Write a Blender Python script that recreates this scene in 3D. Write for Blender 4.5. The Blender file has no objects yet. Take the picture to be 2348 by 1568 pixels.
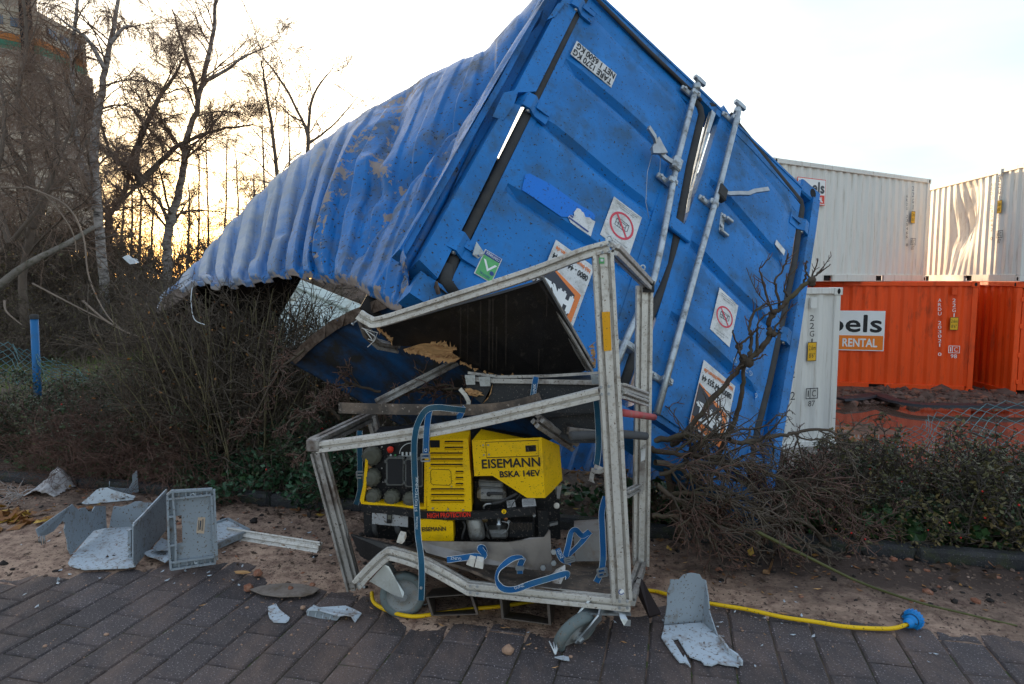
import bpy, bmesh, math, random
import numpy as np
from mathutils import Vector, Matrix
from mathutils import noise as mnoise

random.seed(7)
rng = np.random.default_rng(7)
SC = bpy.context.scene
COL = SC.collection

# ------------------------------------------------------------------ camera
CAMZ = 1.45
FPX, CX, CY, HOR = 1565.0, 1173.5, 784.0, 640.0
PITCH = math.atan((CY - HOR) / FPX)
cam_d = bpy.data.cameras.new('camera')
cam_d.lens = 24.0; cam_d.sensor_width = 36.0; cam_d.clip_start = 0.05; cam_d.clip_end = 3000
cam = bpy.data.objects.new('camera', cam_d); COL.objects.link(cam)
cam.location = (0, 0, CAMZ)
cam.rotation_euler = (math.pi / 2 - PITCH, 0, 0)
SC.camera = cam

# ------------------------------------------------------------------ sky, sun, exposure
SUN_AZ, SUN_EL = -23.0, 4.2          # degrees: azimuth from +Y towards +X, elevation
world = bpy.data.worlds.new('World'); SC.world = world
world.use_nodes = True
wn, wl = world.node_tree.nodes, world.node_tree.links
wn.clear()
w_out = wn.new('ShaderNodeOutputWorld'); w_bg = wn.new('ShaderNodeBackground')
w_sky = wn.new('ShaderNodeTexSky'); w_sky.sky_type = 'NISHITA'; w_sky.sun_disc = False
w_sky.sun_elevation = math.radians(SUN_EL); w_sky.sun_rotation = math.radians(SUN_AZ)
w_sky.altitude = 100; w_sky.air_density = 1.0; w_sky.dust_density = 1.0; w_sky.ozone_density = 1.0
w_bg.inputs['Strength'].default_value = 0.15
# thin high cloud over the clear sky: evens out and whitens the dome
w_tc = wn.new('ShaderNodeTexCoord')
w_map = wn.new('ShaderNodeMapping'); w_map.inputs['Scale'].default_value = (1.2, 1.2, 4.0)
w_noise = wn.new('ShaderNodeTexNoise'); w_noise.inputs['Scale'].default_value = 1.6; w_noise.inputs['Detail'].default_value = 5
w_ramp = wn.new('ShaderNodeMapRange'); w_ramp.inputs['From Min'].default_value = 0.3; w_ramp.inputs['From Max'].default_value = 0.75
w_ramp.inputs['To Min'].default_value = 0.72; w_ramp.inputs['To Max'].default_value = 0.95
w_mix = wn.new('ShaderNodeMix'); w_mix.data_type = 'RGBA'
w_cloud = wn.new('ShaderNodeMix'); w_cloud.data_type = 'RGBA'
w_cloud.inputs[6].default_value = (0.48, 0.565, 0.69, 1); w_cloud.inputs[7].default_value = (1.75, 1.62, 1.38, 1)
# cloud is brighter and warmer towards the sun
w_dot = wn.new('ShaderNodeVectorMath'); w_dot.operation = 'DOT_PRODUCT'
sd = Vector((math.sin(math.radians(SUN_AZ)) * math.cos(math.radians(SUN_EL)), math.cos(math.radians(SUN_AZ)) * math.cos(math.radians(SUN_EL)), math.sin(math.radians(SUN_EL))))
w_nrm = wn.new('ShaderNodeVectorMath'); w_nrm.operation = 'NORMALIZE'
w_dot.inputs[1].default_value = sd
w_dr = wn.new('ShaderNodeMapRange'); w_dr.interpolation_type = 'SMOOTHSTEP'
w_dr.inputs['From Min'].default_value = 0.66; w_dr.inputs['From Max'].default_value = 1.0
wl.new(w_tc.outputs['Generated'], w_nrm.inputs[0]); wl.new(w_nrm.outputs[0], w_dot.inputs[0])
wl.new(w_dot.outputs['Value'], w_dr.inputs['Value']); wl.new(w_dr.outputs[0], w_cloud.inputs[0])
wl.new(w_tc.outputs['Generated'], w_map.inputs['Vector']); wl.new(w_map.outputs[0], w_noise.inputs['Vector'])
wl.new(w_noise.outputs['Fac'], w_ramp.inputs['Value']); wl.new(w_ramp.outputs[0], w_mix.inputs[0])
w_n2 = wn.new('ShaderNodeTexNoise'); w_n2.inputs['Scale'].default_value = 2.4; w_n2.inputs['Detail'].default_value = 6; wl.new(w_map.outputs[0], w_n2.inputs['Vector'])
w_r2 = wn.new('ShaderNodeMapRange'); w_r2.inputs['From Min'].default_value = .3; w_r2.inputs['From Max'].default_value = .7; w_r2.inputs['To Min'].default_value = .86; w_r2.inputs['To Max'].default_value = 1.16
w_sc = wn.new('ShaderNodeVectorMath'); w_sc.operation = 'SCALE'; wl.new(w_n2.outputs['Fac'], w_r2.inputs['Value']); wl.new(w_cloud.outputs[2], w_sc.inputs[0]); wl.new(w_r2.outputs[0], w_sc.inputs['Scale'])
wl.new(w_sky.outputs[0], w_mix.inputs[6]); wl.new(w_sc.outputs[0], w_mix.inputs[7])
wl.new(w_mix.outputs[2], w_bg.inputs['Color']); wl.new(w_bg.outputs[0], w_out.inputs['Surface'])

sun_d = bpy.data.lights.new('sun', 'SUN'); sun_d.energy = 0.8; sun_d.angle = math.radians(0.6); sun_d.color = (1.0, 0.72, 0.42)
sun_o = bpy.data.objects.new('sun', sun_d); COL.objects.link(sun_o)
sun_o.rotation_euler = (-sd).to_track_quat('-Z', 'Y').to_euler()

SC.view_settings.view_transform = 'Standard'; SC.view_settings.look = 'None'
SC.view_settings.exposure = 3.2; SC.view_settings.gamma = 1.0
SC.view_settings.use_curve_mapping = False

# ------------------------------------------------------------------ helpers
_sp, _cp = math.sin(PITCH), math.cos(PITCH)
def ray(px, py):
    x = (px - CX) / FPX; y = -(py - CY) / FPX
    return Vector((x, y * _sp + _cp, y * _cp - _sp))
def at(px, py, Y):
    """the point at distance Y (metres along the ground) seen at photo position px, py"""
    d = ray(px, py); return Vector((0, 0, CAMZ)) + d * (Y / d.y)
def gnd(px, py, z=0.0):
    d = ray(px, py); return Vector((0, 0, CAMZ)) + d * ((z - CAMZ) / d.z)
def onplane(px, py, p0, n):
    d = ray(px, py); o = Vector((0, 0, CAMZ)); return o + d * ((p0 - o).dot(n) / d.dot(n))

def tag(o, label=None, cat=None, group=None, kind=None):
    if label: o['label'] = label
    if cat: o['category'] = cat
    if group: o['group'] = group
    if kind: o['kind'] = kind
    return o
def thing(name, loc, label, cat, group=None):
    o = bpy.data.objects.new(name, None); COL.objects.link(o)
    o.location = loc; o.empty_display_size = 0.1
    return tag(o, label, cat, group)
def origin_of(o):
    p = Vector((0, 0, 0))
    while o is not None:
        p = p + o.location; o = o.parent
    return p
def copy_tree(o, parent=None):
    c = o.copy(); COL.objects.link(c); c.parent = parent
    for ch in list(o.children): copy_tree(ch, c)
    return c
def link_mesh(name, me, mat, parent=None, label=None):
    o = bpy.data.objects.new(name, me); COL.objects.link(o)
    if mat is not None and len(me.materials) == 0:
        for m_ in (mat if isinstance(mat, (list, tuple)) else [mat]): me.materials.append(m_)
    if parent is not None: o.parent = parent
    if label: o['label'] = label
    return o

def frame_mat(p, x, y, z):
    m = Matrix((x, y, z)).transposed().to_4x4(); m.translation = p; return m
def basis(d, up=Vector((0, 0, 1))):
    d = d.normalized()
    if abs(d.dot(up)) > 0.99: up = Vector((0, 1, 0))
    s = d.cross(up).normalized(); u = s.cross(d).normalized()
    return d, s, u

class MB:
    """collects shapes in world coordinates and links them as one mesh object"""
    def __init__(self): self.v = []; self.f = []; self.m = []; self.s = []
    def add(self, verts, faces, mi=0, smooth=False):
        b = len(self.v); self.v.extend([tuple(p) for p in verts])
        for f in faces:
            self.f.append([b + i for i in f]); self.m.append(mi); self.s.append(smooth)
        return self
    def box(self, c, x, y, z, mi=0, bev=0.0):
        """centre c, half axis vectors x, y, z; optional bevel on all edges"""
        c, x, y, z = Vector(c), Vector(x), Vector(y), Vector(z)
        if bev <= 0:
            vs = [c + x * i + y * j + z * k for k in (-1, 1) for j in (-1, 1) for i in (-1, 1)]
            fs = [(0, 2, 3, 1), (4, 5, 7, 6), (0, 1, 5, 4), (2, 6, 7, 3), (0, 4, 6, 2), (1, 3, 7, 5)]
            if x.cross(y).dot(z) < 0: fs = [f[::-1] for f in fs]
            return self.add(vs, fs, mi)
        bm = bmesh.new(); bmesh.ops.create_cube(bm, size=2.0)
        lx, ly, lz = x.length, y.length, z.length
        for v in bm.verts: v.co = Vector((v.co.x * lx, v.co.y * ly, v.co.z * lz))
        bmesh.ops.bevel(bm, geom=list(bm.edges), offset=min(bev, lx * .9, ly * .9, lz * .9), segments=1, affect='EDGES', profile=.5)
        R = Matrix((x / lx, y / ly, z / lz)).transposed()
        bm.verts.index_update()
        vs = [c + R @ v.co for v in bm.verts]; fs = [[v.index for v in f.verts] for f in bm.faces]
        if x.cross(y).dot(z) < 0: fs = [f[::-1] for f in fs]
        bm.free(); return self.add(vs, fs, mi)
    def bar(self, p, q, w, h, up=Vector((0, 0, 1)), mi=0, bev=0.0):
        p, q = Vector(p), Vector(q); d, s, u = basis(q - p, up)
        return self.box((p + q) / 2, (q - p) / 2, s * (w / 2), u * (h / 2), mi, bev)
    def sweep(self, pts, prof, up=Vector((0, 0, 1)), mi=0, closed=True, cap=True, smooth=False, ups=None, scale=None):
        """prof: list of (s,u) offsets; pts: polyline"""
        pts = [Vector(p) for p in pts]; n = len(pts); k = len(prof); vs = []
        for i, p in enumerate(pts):
            d = (pts[min(i + 1, n - 1)] - pts[max(i - 1, 0)])
            _, s, u = basis(d, ups[i] if ups else up)
            f = 1.0
            if 0 < i < n - 1:
                c = (pts[i + 1] - p).normalized().dot((p - pts[i - 1]).normalized()); f = 1 / max(.5, math.sqrt((1 + c) / 2))
            sc = scale[i] if scale else 1.0
            for a, b in prof: vs.append(p + s * a * sc * (f if abs(a) > abs(b) * 0 else 1) + u * b * sc * f)
        fs = []
        kk = k if closed else k - 1
        for i in range(n - 1):
            for j in range(kk):
                j2 = (j + 1) % k
                fs.append((i * k + j, i * k + j2, (i + 1) * k + j2, (i + 1) * k + j))
        if cap and closed: fs.append(tuple(range(k))[::-1]); fs.append(tuple((n - 1) * k + j for j in range(k)))
        return self.add(vs, fs, mi, smooth)
    def tube(self, pts, r, sides=8, mi=0, smooth=True, cap=True):
        pts = [Vector(p) for p in pts]; n = len(pts)
        rr = r if isinstance(r, (list, tuple)) else [r] * n
        prof = [(math.cos(2 * math.pi * j / sides), math.sin(2 * math.pi * j / sides)) for j in range(sides)]
        vs = []; up = Vector((0, 0, 1)); ref = None
        for i, p in enumerate(pts):
            d = (pts[min(i + 1, n - 1)] - pts[max(i - 1, 0)]).normalized()
            if ref is None:
                _, s, u = basis(d)
            else:
                s = (ref - d * ref.dot(d)).normalized(); u = s.cross(d).normalized()
            ref = s
            for a, b in prof: vs.append(p + (s * a + u * b) * rr[i])
        fs = [(i * sides + j, i * sides + (j + 1) % sides, (i + 1) * sides + (j + 1) % sides, (i + 1) * sides + j) for i in range(n - 1) for j in range(sides)]
        if cap: fs.append(tuple(range(sides))[::-1]); fs.append(tuple((n - 1) * sides + j for j in range(sides)))
        return self.add(vs, fs, mi, smooth)
    def prism(self, poly, ext, mi=0, smooth=False):
        """closed polygon (3-D points) extruded by vector ext"""
        poly = [Vector(p) for p in poly]; ext = Vector(ext); n = len(poly)
        nn = Vector((0, 0, 0))
        for i in range(n): nn += (poly[i] - poly[0]).cross(poly[(i + 1) % n] - poly[0])
        if nn.dot(ext) > 0: poly = poly[::-1]
        vs = poly + [p + ext for p in poly]
        fs = [tuple(range(n)), tuple(range(2 * n - 1, n - 1, -1))]
        fs += [(i, i + n, (i + 1) % n + n, (i + 1) % n) for i in range(n)]
        return self.add(vs, fs, mi, smooth)
    def disc(self, c, axis, r, h, sides=16, mi=0, r2=None, smooth=False):
        c, axis = Vector(c), Vector(axis).normalized(); _, s, u = basis(axis)
        r2 = r if r2 is None else r2
        vs = [c + (s * math.cos(2 * math.pi * j / sides) + u * math.sin(2 * math.pi * j / sides)) * r for j in range(sides)]
        vs += [c + axis * h + (s * math.cos(2 * math.pi * j / sides) + u * math.sin(2 * math.pi * j / sides)) * r2 for j in range(sides)]
        fs = [tuple(range(sides))[::-1], tuple(range(sides, 2 * sides))]
        # orientation: s,u,axis with s = d x up -> (s,u,-d) right handed
        fs = [f[::-1] for f in fs]
        side = [(j, j + sides, (j + 1) % sides + sides, (j + 1) % sides) for j in range(sides)]
        self.add(vs, fs, mi, False); b = len(self.v) - 2 * sides
        for f in side: self.f.append([b + i for i in f]); self.m.append(mi); self.s.append(True)
        return self
    def lathe(self, c, axis, prof, sides=24, mi=0, smooth=True):
        """prof: list of (r, h) along axis"""
        c, axis = Vector(c), Vector(axis).normalized(); _, s, u = basis(axis); vs = []; k = sides
        for r, h in prof:
            for j in range(k):
                a = 2 * math.pi * j / k; vs.append(c + axis * h + (s * math.cos(a) + u * math.sin(a)) * r)
        fs = [(i * k + j, (i + 1) * k + j, (i + 1) * k + (j + 1) % k, i * k + (j + 1) % k) for i in range(len(prof) - 1) for j in range(k)]
        return self.add(vs, fs, mi, smooth)
    def build(self, name, mat, parent=None, label=None, auto=False):
        o0 = origin_of(parent) if parent is not None else Vector((0, 0, 0))
        me = bpy.data.meshes.new(name)
        me.from_pydata([(p[0] - o0.x, p[1] - o0.y, p[2] - o0.z) for p in self.v], [], self.f)
        me.polygons.foreach_set('material_index', self.m)
        me.polygons.foreach_set('use_smooth', self.s)
        me.update()
        return link_mesh(name, me, mat, parent, label)

def np_mesh(name, V, F, mat, parent=None, smooth=True, label=None, origin=None):
    """V (n,3) array, F (m,k) int array of equal-size polygons"""
    V = np.asarray(V, dtype=np.float32); F = np.asarray(F, dtype=np.int32)
    o0 = origin_of(parent) if parent is not None else (origin or Vector((0, 0, 0)))
    V = V - np.array(o0[:], dtype=np.float32)
    me = bpy.data.meshes.new(name); k = F.shape[1]
    me.vertices.add(len(V)); me.vertices.foreach_set('co', V.ravel())
    me.loops.add(F.size); me.loops.foreach_set('vertex_index', F.ravel())
    me.polygons.add(len(F)); me.polygons.foreach_set('loop_start', np.arange(0, F.size, k, dtype=np.int32))
    me.polygons.foreach_set('use_smooth', np.full(len(F), smooth, dtype=bool))
    me.update(calc_edges=True)
    o = link_mesh(name, me, mat, parent, label)
    if parent is None and origin is not None: o.location = origin
    return o

def tubes_np(P, R, sides=3):
    """P (N,K,3) polylines, R (N,K) radii -> V, F"""
    P = np.asarray(P, float); N, K, _ = P.shape
    D = np.empty_like(P); D[:, 1:-1] = P[:, 2:] - P[:, :-2]; D[:, 0] = P[:, 1] - P[:, 0]; D[:, -1] = P[:, -1] - P[:, -2]
    D /= np.linalg.norm(D, axis=2, keepdims=True) + 1e-9
    ref = np.where(np.abs(D[:, :1, 2:3]) > .9, np.array([1., 0, 0]), np.array([0, 0, 1.]))
    S = np.cross(D, np.broadcast_to(ref, D.shape)); S /= np.linalg.norm(S, axis=2, keepdims=True) + 1e-9
    U = np.cross(S, D)
    a = np.arange(sides) * 2 * np.pi / sides
    V = P[:, :, None] + (S[:, :, None] * np.cos(a)[:, None] + U[:, :, None] * np.sin(a)[:, None]) * R[:, :, None, None]
    idx = np.arange(N * K * sides).reshape(N, K, sides); nx = np.roll(idx, -1, axis=2)
    F = np.stack([idx[:, :-1], nx[:, :-1], nx[:, 1:], idx[:, 1:]], axis=-1).reshape(-1, 4)
    return V.reshape(-1, 3), F
def merge(parts):
    Vs, Fs, b = [], [], 0
    for V, F in parts:
        Vs.append(V); Fs.append(F + b); b += len(V)
    return np.concatenate(Vs), np.concatenate(Fs)
def unit(v): return v / (np.linalg.norm(v, axis=-1, keepdims=True) + 1e-9)
def grow(B, D, L, K, jit=.25, trop=(0, 0, 0), r0=.01, r1=.003):
    """random walks: bases B (N,3), directions D, lengths L (N,) -> P (N,K,3), R (N,K)"""
    N = len(B); P = np.empty((N, K, 3)); P[:, 0] = B; d = unit(np.array(D, float)); st = (np.asarray(L, float) / (K - 1))[:, None]
    tr = np.asarray(trop, float)
    for k in range(1, K):
        d = unit(d + rng.normal(0, jit, (N, 3)) + tr); P[:, k] = P[:, k - 1] + d * st
    t = np.linspace(0, 1, K)[None]; r0 = np.broadcast_to(np.asarray(r0, float), (N,))[:, None]; r1 = np.broadcast_to(np.asarray(r1, float), (N,))[:, None]
    return P, r0 * (1 - t) + r1 * t
def sprout(P, R, n, t0=.2, t1=1., ang=.8, lr=(.3, .6), rr=.6, L=None):
    """n children per polyline; returns bases, dirs, lengths, radii"""
    N, K, _ = P.shape; t = rng.uniform(t0, t1, (N, n)) * (K - 1); i = np.clip(t.astype(int), 0, K - 2); f = (t - i)[..., None]
    ii = np.arange(N)[:, None]; B = P[ii, i] * (1 - f) + P[ii, i + 1] * f; T = unit(P[ii, i + 1] - P[ii, i])
    rnd = unit(np.cross(T, rng.normal(0, 1, (N, n, 3)))); a = ang * rng.uniform(.6, 1.3, (N, n, 1))
    D = T * np.cos(a) + rnd * np.sin(a)
    if L is None: L = np.linalg.norm(np.diff(P, axis=1), axis=2).sum(1)
    LL = L[:, None] * rng.uniform(lr[0], lr[1], (N, n)) * (1 - .5 * t / (K - 1))
    rad = (R[ii, i] * (1 - f[..., 0]) + R[ii, i + 1] * f[..., 0]) * rr
    return B.reshape(-1, 3), D.reshape(-1, 3), LL.ravel(), rad.ravel()
def leaves_np(C, size, flat=0.0, asp=.5):
    """one folded two-triangle-pair leaf (rhombus quad) at each centre C (N,3)"""
    N = len(C); a = unit(rng.normal(0, 1, (N, 3)) * np.array([1, 1, 1 - flat])); b = unit(np.cross(a, rng.normal(0, 1, (N, 3)) * np.array([1 - flat, 1 - flat, 1]) + np.array([0, 0, flat * 2])))
    s = (np.broadcast_to(np.asarray(size, float), (N,)) * rng.uniform(.6, 1.3, N))[:, None]
    n = np.cross(a, b)
    V = np.stack([C - a * s * .5, C + b * s * asp * .5 + n * s * .08, C + a * s * .5, C - b * s * asp * .5 + n * s * .08], 1).reshape(-1, 3)
    return V, np.arange(N * 4).reshape(N, 4)

# ------------------------------------------------------------------ materials
MATS = {}
def mat(name, col, rough=.6, metal=0.0, var=.15, vscale=6.0, bump=0.0, bscale=60.0, dirt=None, dirt_amt=.35, dscale=14.0, speck=None, speck_amt=.0, sscale=160.0, coat=0.0, spec=.28, stretch=None, rvar=.1):
    """procedural paint / plastic / soil: base colour with slow variation, optional dirt patches, specks and bump"""
    m = bpy.data.materials.new(name); m.use_nodes = True; nt = m.node_tree; n, l = nt.nodes, nt.links
    b = n['Principled BSDF']; b.inputs['Metallic'].default_value = metal; b.inputs['Roughness'].default_value = rough
    b.inputs['Specular IOR Level'].default_value = spec; b.inputs['Coat Weight'].default_value = coat
    tc = n.new('ShaderNodeTexCoord'); src = tc.outputs['Object']
    if stretch:
        mp = n.new('ShaderNodeMapping'); mp.inputs['Scale'].default_value = stretch; l.new(src, mp.inputs['Vector']); src = mp.outputs[0]
    def noise(sc, det=4, rough_=.6):
        t = n.new('ShaderNodeTexNoise'); t.inputs['Scale'].default_value = sc; t.inputs['Detail'].default_value = det; t.inputs['Roughness'].default_value = rough_
        l.new(src, t.inputs['Vector']); return t.outputs['Fac']
    def mixc(fac, a, bcol):
        x = n.new('ShaderNodeMix'); x.data_type = 'RGBA'
        if isinstance(fac, float): x.inputs[0].default_value = fac
        else: l.new(fac, x.inputs[0])
        for k, c in ((6, a), (7, bcol)):
            if isinstance(c, (tuple, list)): x.inputs[k].default_value = (*c[:3], 1)
            else: l.new(c, x.inputs[k])
        return x.outputs[2]
    def rng_(v, a0, a1, t0=0., t1=1.):
        x = n.new('ShaderNodeMapRange'); l.new(v, x.inputs['Value'])
        for k, w in zip(('From Min', 'From Max', 'To Min', 'To Max'), (a0, a1, t0, t1)): x.inputs[k].default_value = w
        return x.outputs[0]
    v0 = noise(vscale, 5)
    c = mixc(rng_(v0, .25, .75), tuple(x * (1 - var) for x in col), tuple(min(1, x * (1 + var)) for x in col))
    if dirt is not None:
        d = rng_(noise(dscale, 6, .7), .62 - dirt_amt * .4, .78 - dirt_amt * .3)
        c = mixc(d, c, dirt)
        l.new(rng_(d, 0, 1, rough, min(1, rough + .25)), b.inputs['Roughness'])
    elif rvar:
        l.new(rng_(noise(vscale * 2.3, 4), .3, .7, max(0.02, rough - rvar), min(1, rough + rvar)), b.inputs['Roughness'])
    if speck is not None:
        s = rng_(noise(sscale, 2, .5), .68 - speck_amt * .3, .72 - speck_amt * .3)
        c = mixc(s, c, speck)
    l.new(c, b.inputs['Base Color'])
    if bump:
        bp = n.new('ShaderNodeBump'); bp.inputs['Strength'].default_value = bump; bp.inputs['Distance'].default_value = .01
        l.new(noise(bscale, 4), bp.inputs['Height']); l.new(bp.outputs[0], b.inputs['Normal'])
    MATS[name] = m; return m

# ------------------------------------------------------------------ lettering helper
def text_mesh(s, shear=0.0):
    cu = bpy.data.curves.new('lettering', 'FONT'); cu.body = s; cu.resolution_u = 3
    o = bpy.data.objects.new('lettering', cu); COL.objects.link(o)
    bpy.context.view_layer.update()
    me = bpy.data.meshes.new_from_object(o.evaluated_get(bpy.context.evaluated_depsgraph_get()))
    bpy.data.objects.remove(o); bpy.data.curves.remove(cu)
    me.materials.clear(); return me
def lettering(s, c, right, up, w, h, m, parent, name='lettering', bold=0.0, lift=.0015):
    """flat printed lettering centred at c, spanning w along right and h along up, lifted a little off its surface"""
    me = text_mesh(s); right, up = Vector(right).normalized(), Vector(up).normalized(); nrm = right.cross(up).normalized()
    co = np.empty(len(me.vertices) * 3, dtype=np.float32); me.vertices.foreach_get('co', co); co = co.reshape(-1, 3)
    lo, hi = co.min(0), co.max(0); sz = np.maximum(hi - lo, 1e-6)
    k = [(0, 0)] if bold <= 0 else [(-bold, 0), (bold, 0), (0, bold), (0, -bold)]
    o0 = np.array(origin_of(parent)[:]) if parent else np.zeros(3)
    x = ((co[:, 0] - lo[0]) / sz[0] - .5) * w; y = ((co[:, 1] - lo[1]) / sz[1] - .5) * h
    fs = [tuple(p.vertices) for p in me.polygons]; V, F = [], []
    for i, (a, b) in enumerate(k):
        P = np.array(c[:]) + np.outer(x + a, right) + np.outer(y + b, up) + np.array(nrm[:]) * (lift + i * .0003) - o0
        F += [tuple(len(V) + j for j in f) for f in fs]; V += [tuple(p) for p in P]
    bpy.data.meshes.remove(me)
    me2 = bpy.data.meshes.new(name); me2.from_pydata(V, [], F); me2.update()
    return link_mesh(name, me2, m, parent)

# ------------------------------------------------------------------ terrain
E1 = Vector((.972, -.235, 0)); E2 = Vector((.235, .972, 0))
def sstep(a, b, x): t = np.clip((x - a) / (b - a), 0, 1); return t * t * (3 - 2 * t)
YARD = -1.2
def vnoise(x, y, sc, seed=0):
    """cheap smooth value noise on numpy arrays"""
    x = x * sc + seed * 17.3; y = y * sc + seed * 31.7; xi = np.floor(x); yi = np.floor(y); fx = x - xi; fy = y - yi
    def h(i, j): return np.modf(np.abs(np.sin(i * 127.1 + j * 311.7) * 43758.5453))[0]
    ux = fx * fx * (3 - 2 * fx); uy = fy * fy * (3 - 2 * fy)
    return (h(xi, yi) * (1 - ux) + h(xi + 1, yi) * ux) * (1 - uy) + (h(xi, yi + 1) * (1 - ux) + h(xi + 1, yi + 1) * ux) * uy
def fbm(x, y, sc, seed=0, o=4):
    s = 0; a = .5
    for k in range(o): s = s + a * vnoise(x, y, sc * 2 ** k, seed + k); a *= .5
    return s
def ground_z(x, y):
    x = np.asarray(x, float); y = np.asarray(y, float)
    q = x * .235 + y * .972
    z = np.where(q < 3.78, -.02, 0.0)
    soil = sstep(3.8, 4.1, q) * (.05 + .05 * (fbm(x, y, 2.2, 3) - .5))
    right = sstep(-1.6, .6, x - .12 * (y - 6))
    drop = right * sstep(4.75, 7.4, q) * YARD
    rough = sstep(7, 9, q) * right * (fbm(x, y, .8, 5) - .47) * .10
    left = 1 - right
    basin = sstep(2.6, 4.2, x) * sstep(8.6, 9.6, y) * (1 - sstep(13.6, 14.6, y + .25 * (x - 9))) * right * -.07
    bank = left * (sstep(11.5, 18, y) * 1.3 + sstep(5, 9, y) * .05) * sstep(3.9, 6, q)
    lump = left * sstep(10, 13, q) * (fbm(x, y, .5, 9) - .5) * .5
    far = sstep(40, 90, y) * (-1.5) * left
    return z + soil + drop + basin + rough + bank + lump + far
def graded(a, b, mid0, mid1, fine, n_far):
    core = np.arange(mid0, mid1, fine)
    lo = mid0 - np.geomspace(fine, mid0 - a, n_far)[::-1]; hi = mid1 - fine + np.geomspace(fine, b - mid1, n_far)
    return np.concatenate([lo, core, hi])
gx = graded(-900, 900, -9, 15, .14, 40); gy = graded(-60, 1500, 3.0, 22, .14, 40)
GX, GY = np.meshgrid(gx, gy); GZ = ground_z(GX, GY)
nx_, ny_ = len(gx), len(gy); idx = np.arange(nx_ * ny_).reshape(ny_, nx_)
F_ = np.stack([idx[:-1, :-1], idx[:-1, 1:], idx[1:, 1:], idx[1:, :-1]], -1).reshape(-1, 4)

# soil / mud material, wetter and redder in the yard (position of the mud, not of the light)
m_ground = mat('soil', (.085, .06, .045), rough=.85, var=.35, vscale=1.4, bump=.9, bscale=22, dirt=(.17, .115, .09), dirt_amt=.35, dscale=3.0, speck=(.26, .2, .17), speck_amt=.12, sscale=55)
ground = np_mesh('ground', np.stack([GX, GY, GZ], -1).reshape(-1, 3), F_, m_ground)
nt = m_ground.node_tree; b_ = nt.nodes['Principled BSDF']; lk = b_.inputs['Base Color'].links[0].from_socket; ga = nt.nodes.new('ShaderNodeAttribute'); ga.attribute_name = 'redmud'; gm = nt.nodes.new('ShaderNodeMix'); gm.data_type = 'RGBA'; gm.inputs[7].default_value = (.16, .075, .05, 1)
nt.links.new(ga.outputs['Fac'], gm.inputs[0]); nt.links.new(lk, gm.inputs[6]); nt.links.new(gm.outputs[2], b_.inputs['Base Color'])
ga2 = ground.data.attributes.new('redmud', 'FLOAT', 'POINT'); ga2.data.foreach_set('value', (.8 * sstep(.5, 2.5, GX) * sstep(5, 7.5, GY) * (.5 + .6 * fbm(GX, GY, .9, 91))).astype(np.float32).ravel())
tag(ground, kind='structure')

# ------------------------------------------------------------------ pavement of long concrete blocks
m_stone = mat('paver', (.074, .060, .059), rough=.62, var=.35, vscale=9, bump=.8, bscale=170, dirt=(.085, .07, .072), dirt_amt=.5, dscale=85, speck=(.30, .25, .26), speck_amt=.16, sscale=125, rvar=.15)
nt = m_stone.node_tree; b_ = nt.nodes['Principled BSDF']; lk = b_.inputs['Base Color'].links[0].from_socket
oi = nt.nodes.new('ShaderNodeObjectInfo'); hs = nt.nodes.new('ShaderNodeHueSaturation'); mr = nt.nodes.new('ShaderNodeMapRange')
mr.inputs['To Min'].default_value = .72; mr.inputs['To Max'].default_value = 1.3
nt.links.new(oi.outputs['Random'], mr.inputs['Value']); nt.links.new(mr.outputs[0], hs.inputs['Value']); nt.links.new(lk, hs.inputs['Color'])
# pale sand dusted over the blocks: a world-space film that follows the sand spill
geo = nt.nodes.new('ShaderNodeNewGeometry'); dn = nt.nodes.new('ShaderNodeTexNoise'); dn.inputs['Scale'].default_value = 1.25; dn.inputs['Detail'].default_value = 10; dn.inputs['Roughness'].default_value = .78
dmp = nt.nodes.new('ShaderNodeMapping'); dmp.inputs['Rotation'].default_value = (0, 0, math.radians(13.6)); dmp.inputs['Scale'].default_value = (2.2, .7, 1)
dr = nt.nodes.new('ShaderNodeMapRange'); dr.inputs['From Min'].default_value = .46; dr.inputs['From Max'].default_value = .74; dr.inputs['To Max'].default_value = .8
dm = nt.nodes.new('ShaderNodeMix'); dm.data_type = 'RGBA'; dm.inputs[7].default_value = (.24, .155, .12, 1)
nt.links.new(geo.outputs['Position'], dmp.inputs['Vector']); nt.links.new(dmp.outputs[0], dn.inputs['Vector']); nt.links.new(dn.outputs['Fac'], dr.inputs['Value'])
nt.links.new(dr.outputs[0], dm.inputs[0]); nt.links.new(hs.outputs[0], dm.inputs[6]); nt.links.new(dm.outputs[2], b_.inputs['Base Color'])

pavement = thing('pavement', (0, 0, 0), None, None); tag(pavement, kind='structure')
SL, SW = .243, .163
def stone_mesh(seed):
    r = random.Random(seed); hl, hw, ch = SL / 2 - .0035, SW / 2 - .0035, .007
    def ring(dx, z): return [Vector((sx * (hw - dx) + r.uniform(-.0012, .0012), sy * (hl - dx) + r.uniform(-.0012, .0012), z)) for sx, sy in ((-1, -1), (1, -1), (1, 1), (-1, 1))]
    v = ring(0, -.06) + ring(0, -ch) + ring(ch, 0 + r.uniform(-.0008, .0008)); f = [(8, 9, 10, 11)]
    for k in (0, 4): f += [(k + i, k + (i + 1) % 4, k + 4 + (i + 1) % 4, k + 4 + i) for i in range(4)]
    me = bpy.data.meshes.new('paving_stone'); me.from_pydata(v, [], f); me.update(); me.materials.append(m_stone); return me
STONES = [stone_mesh(i) for i in range(7)]

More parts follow.
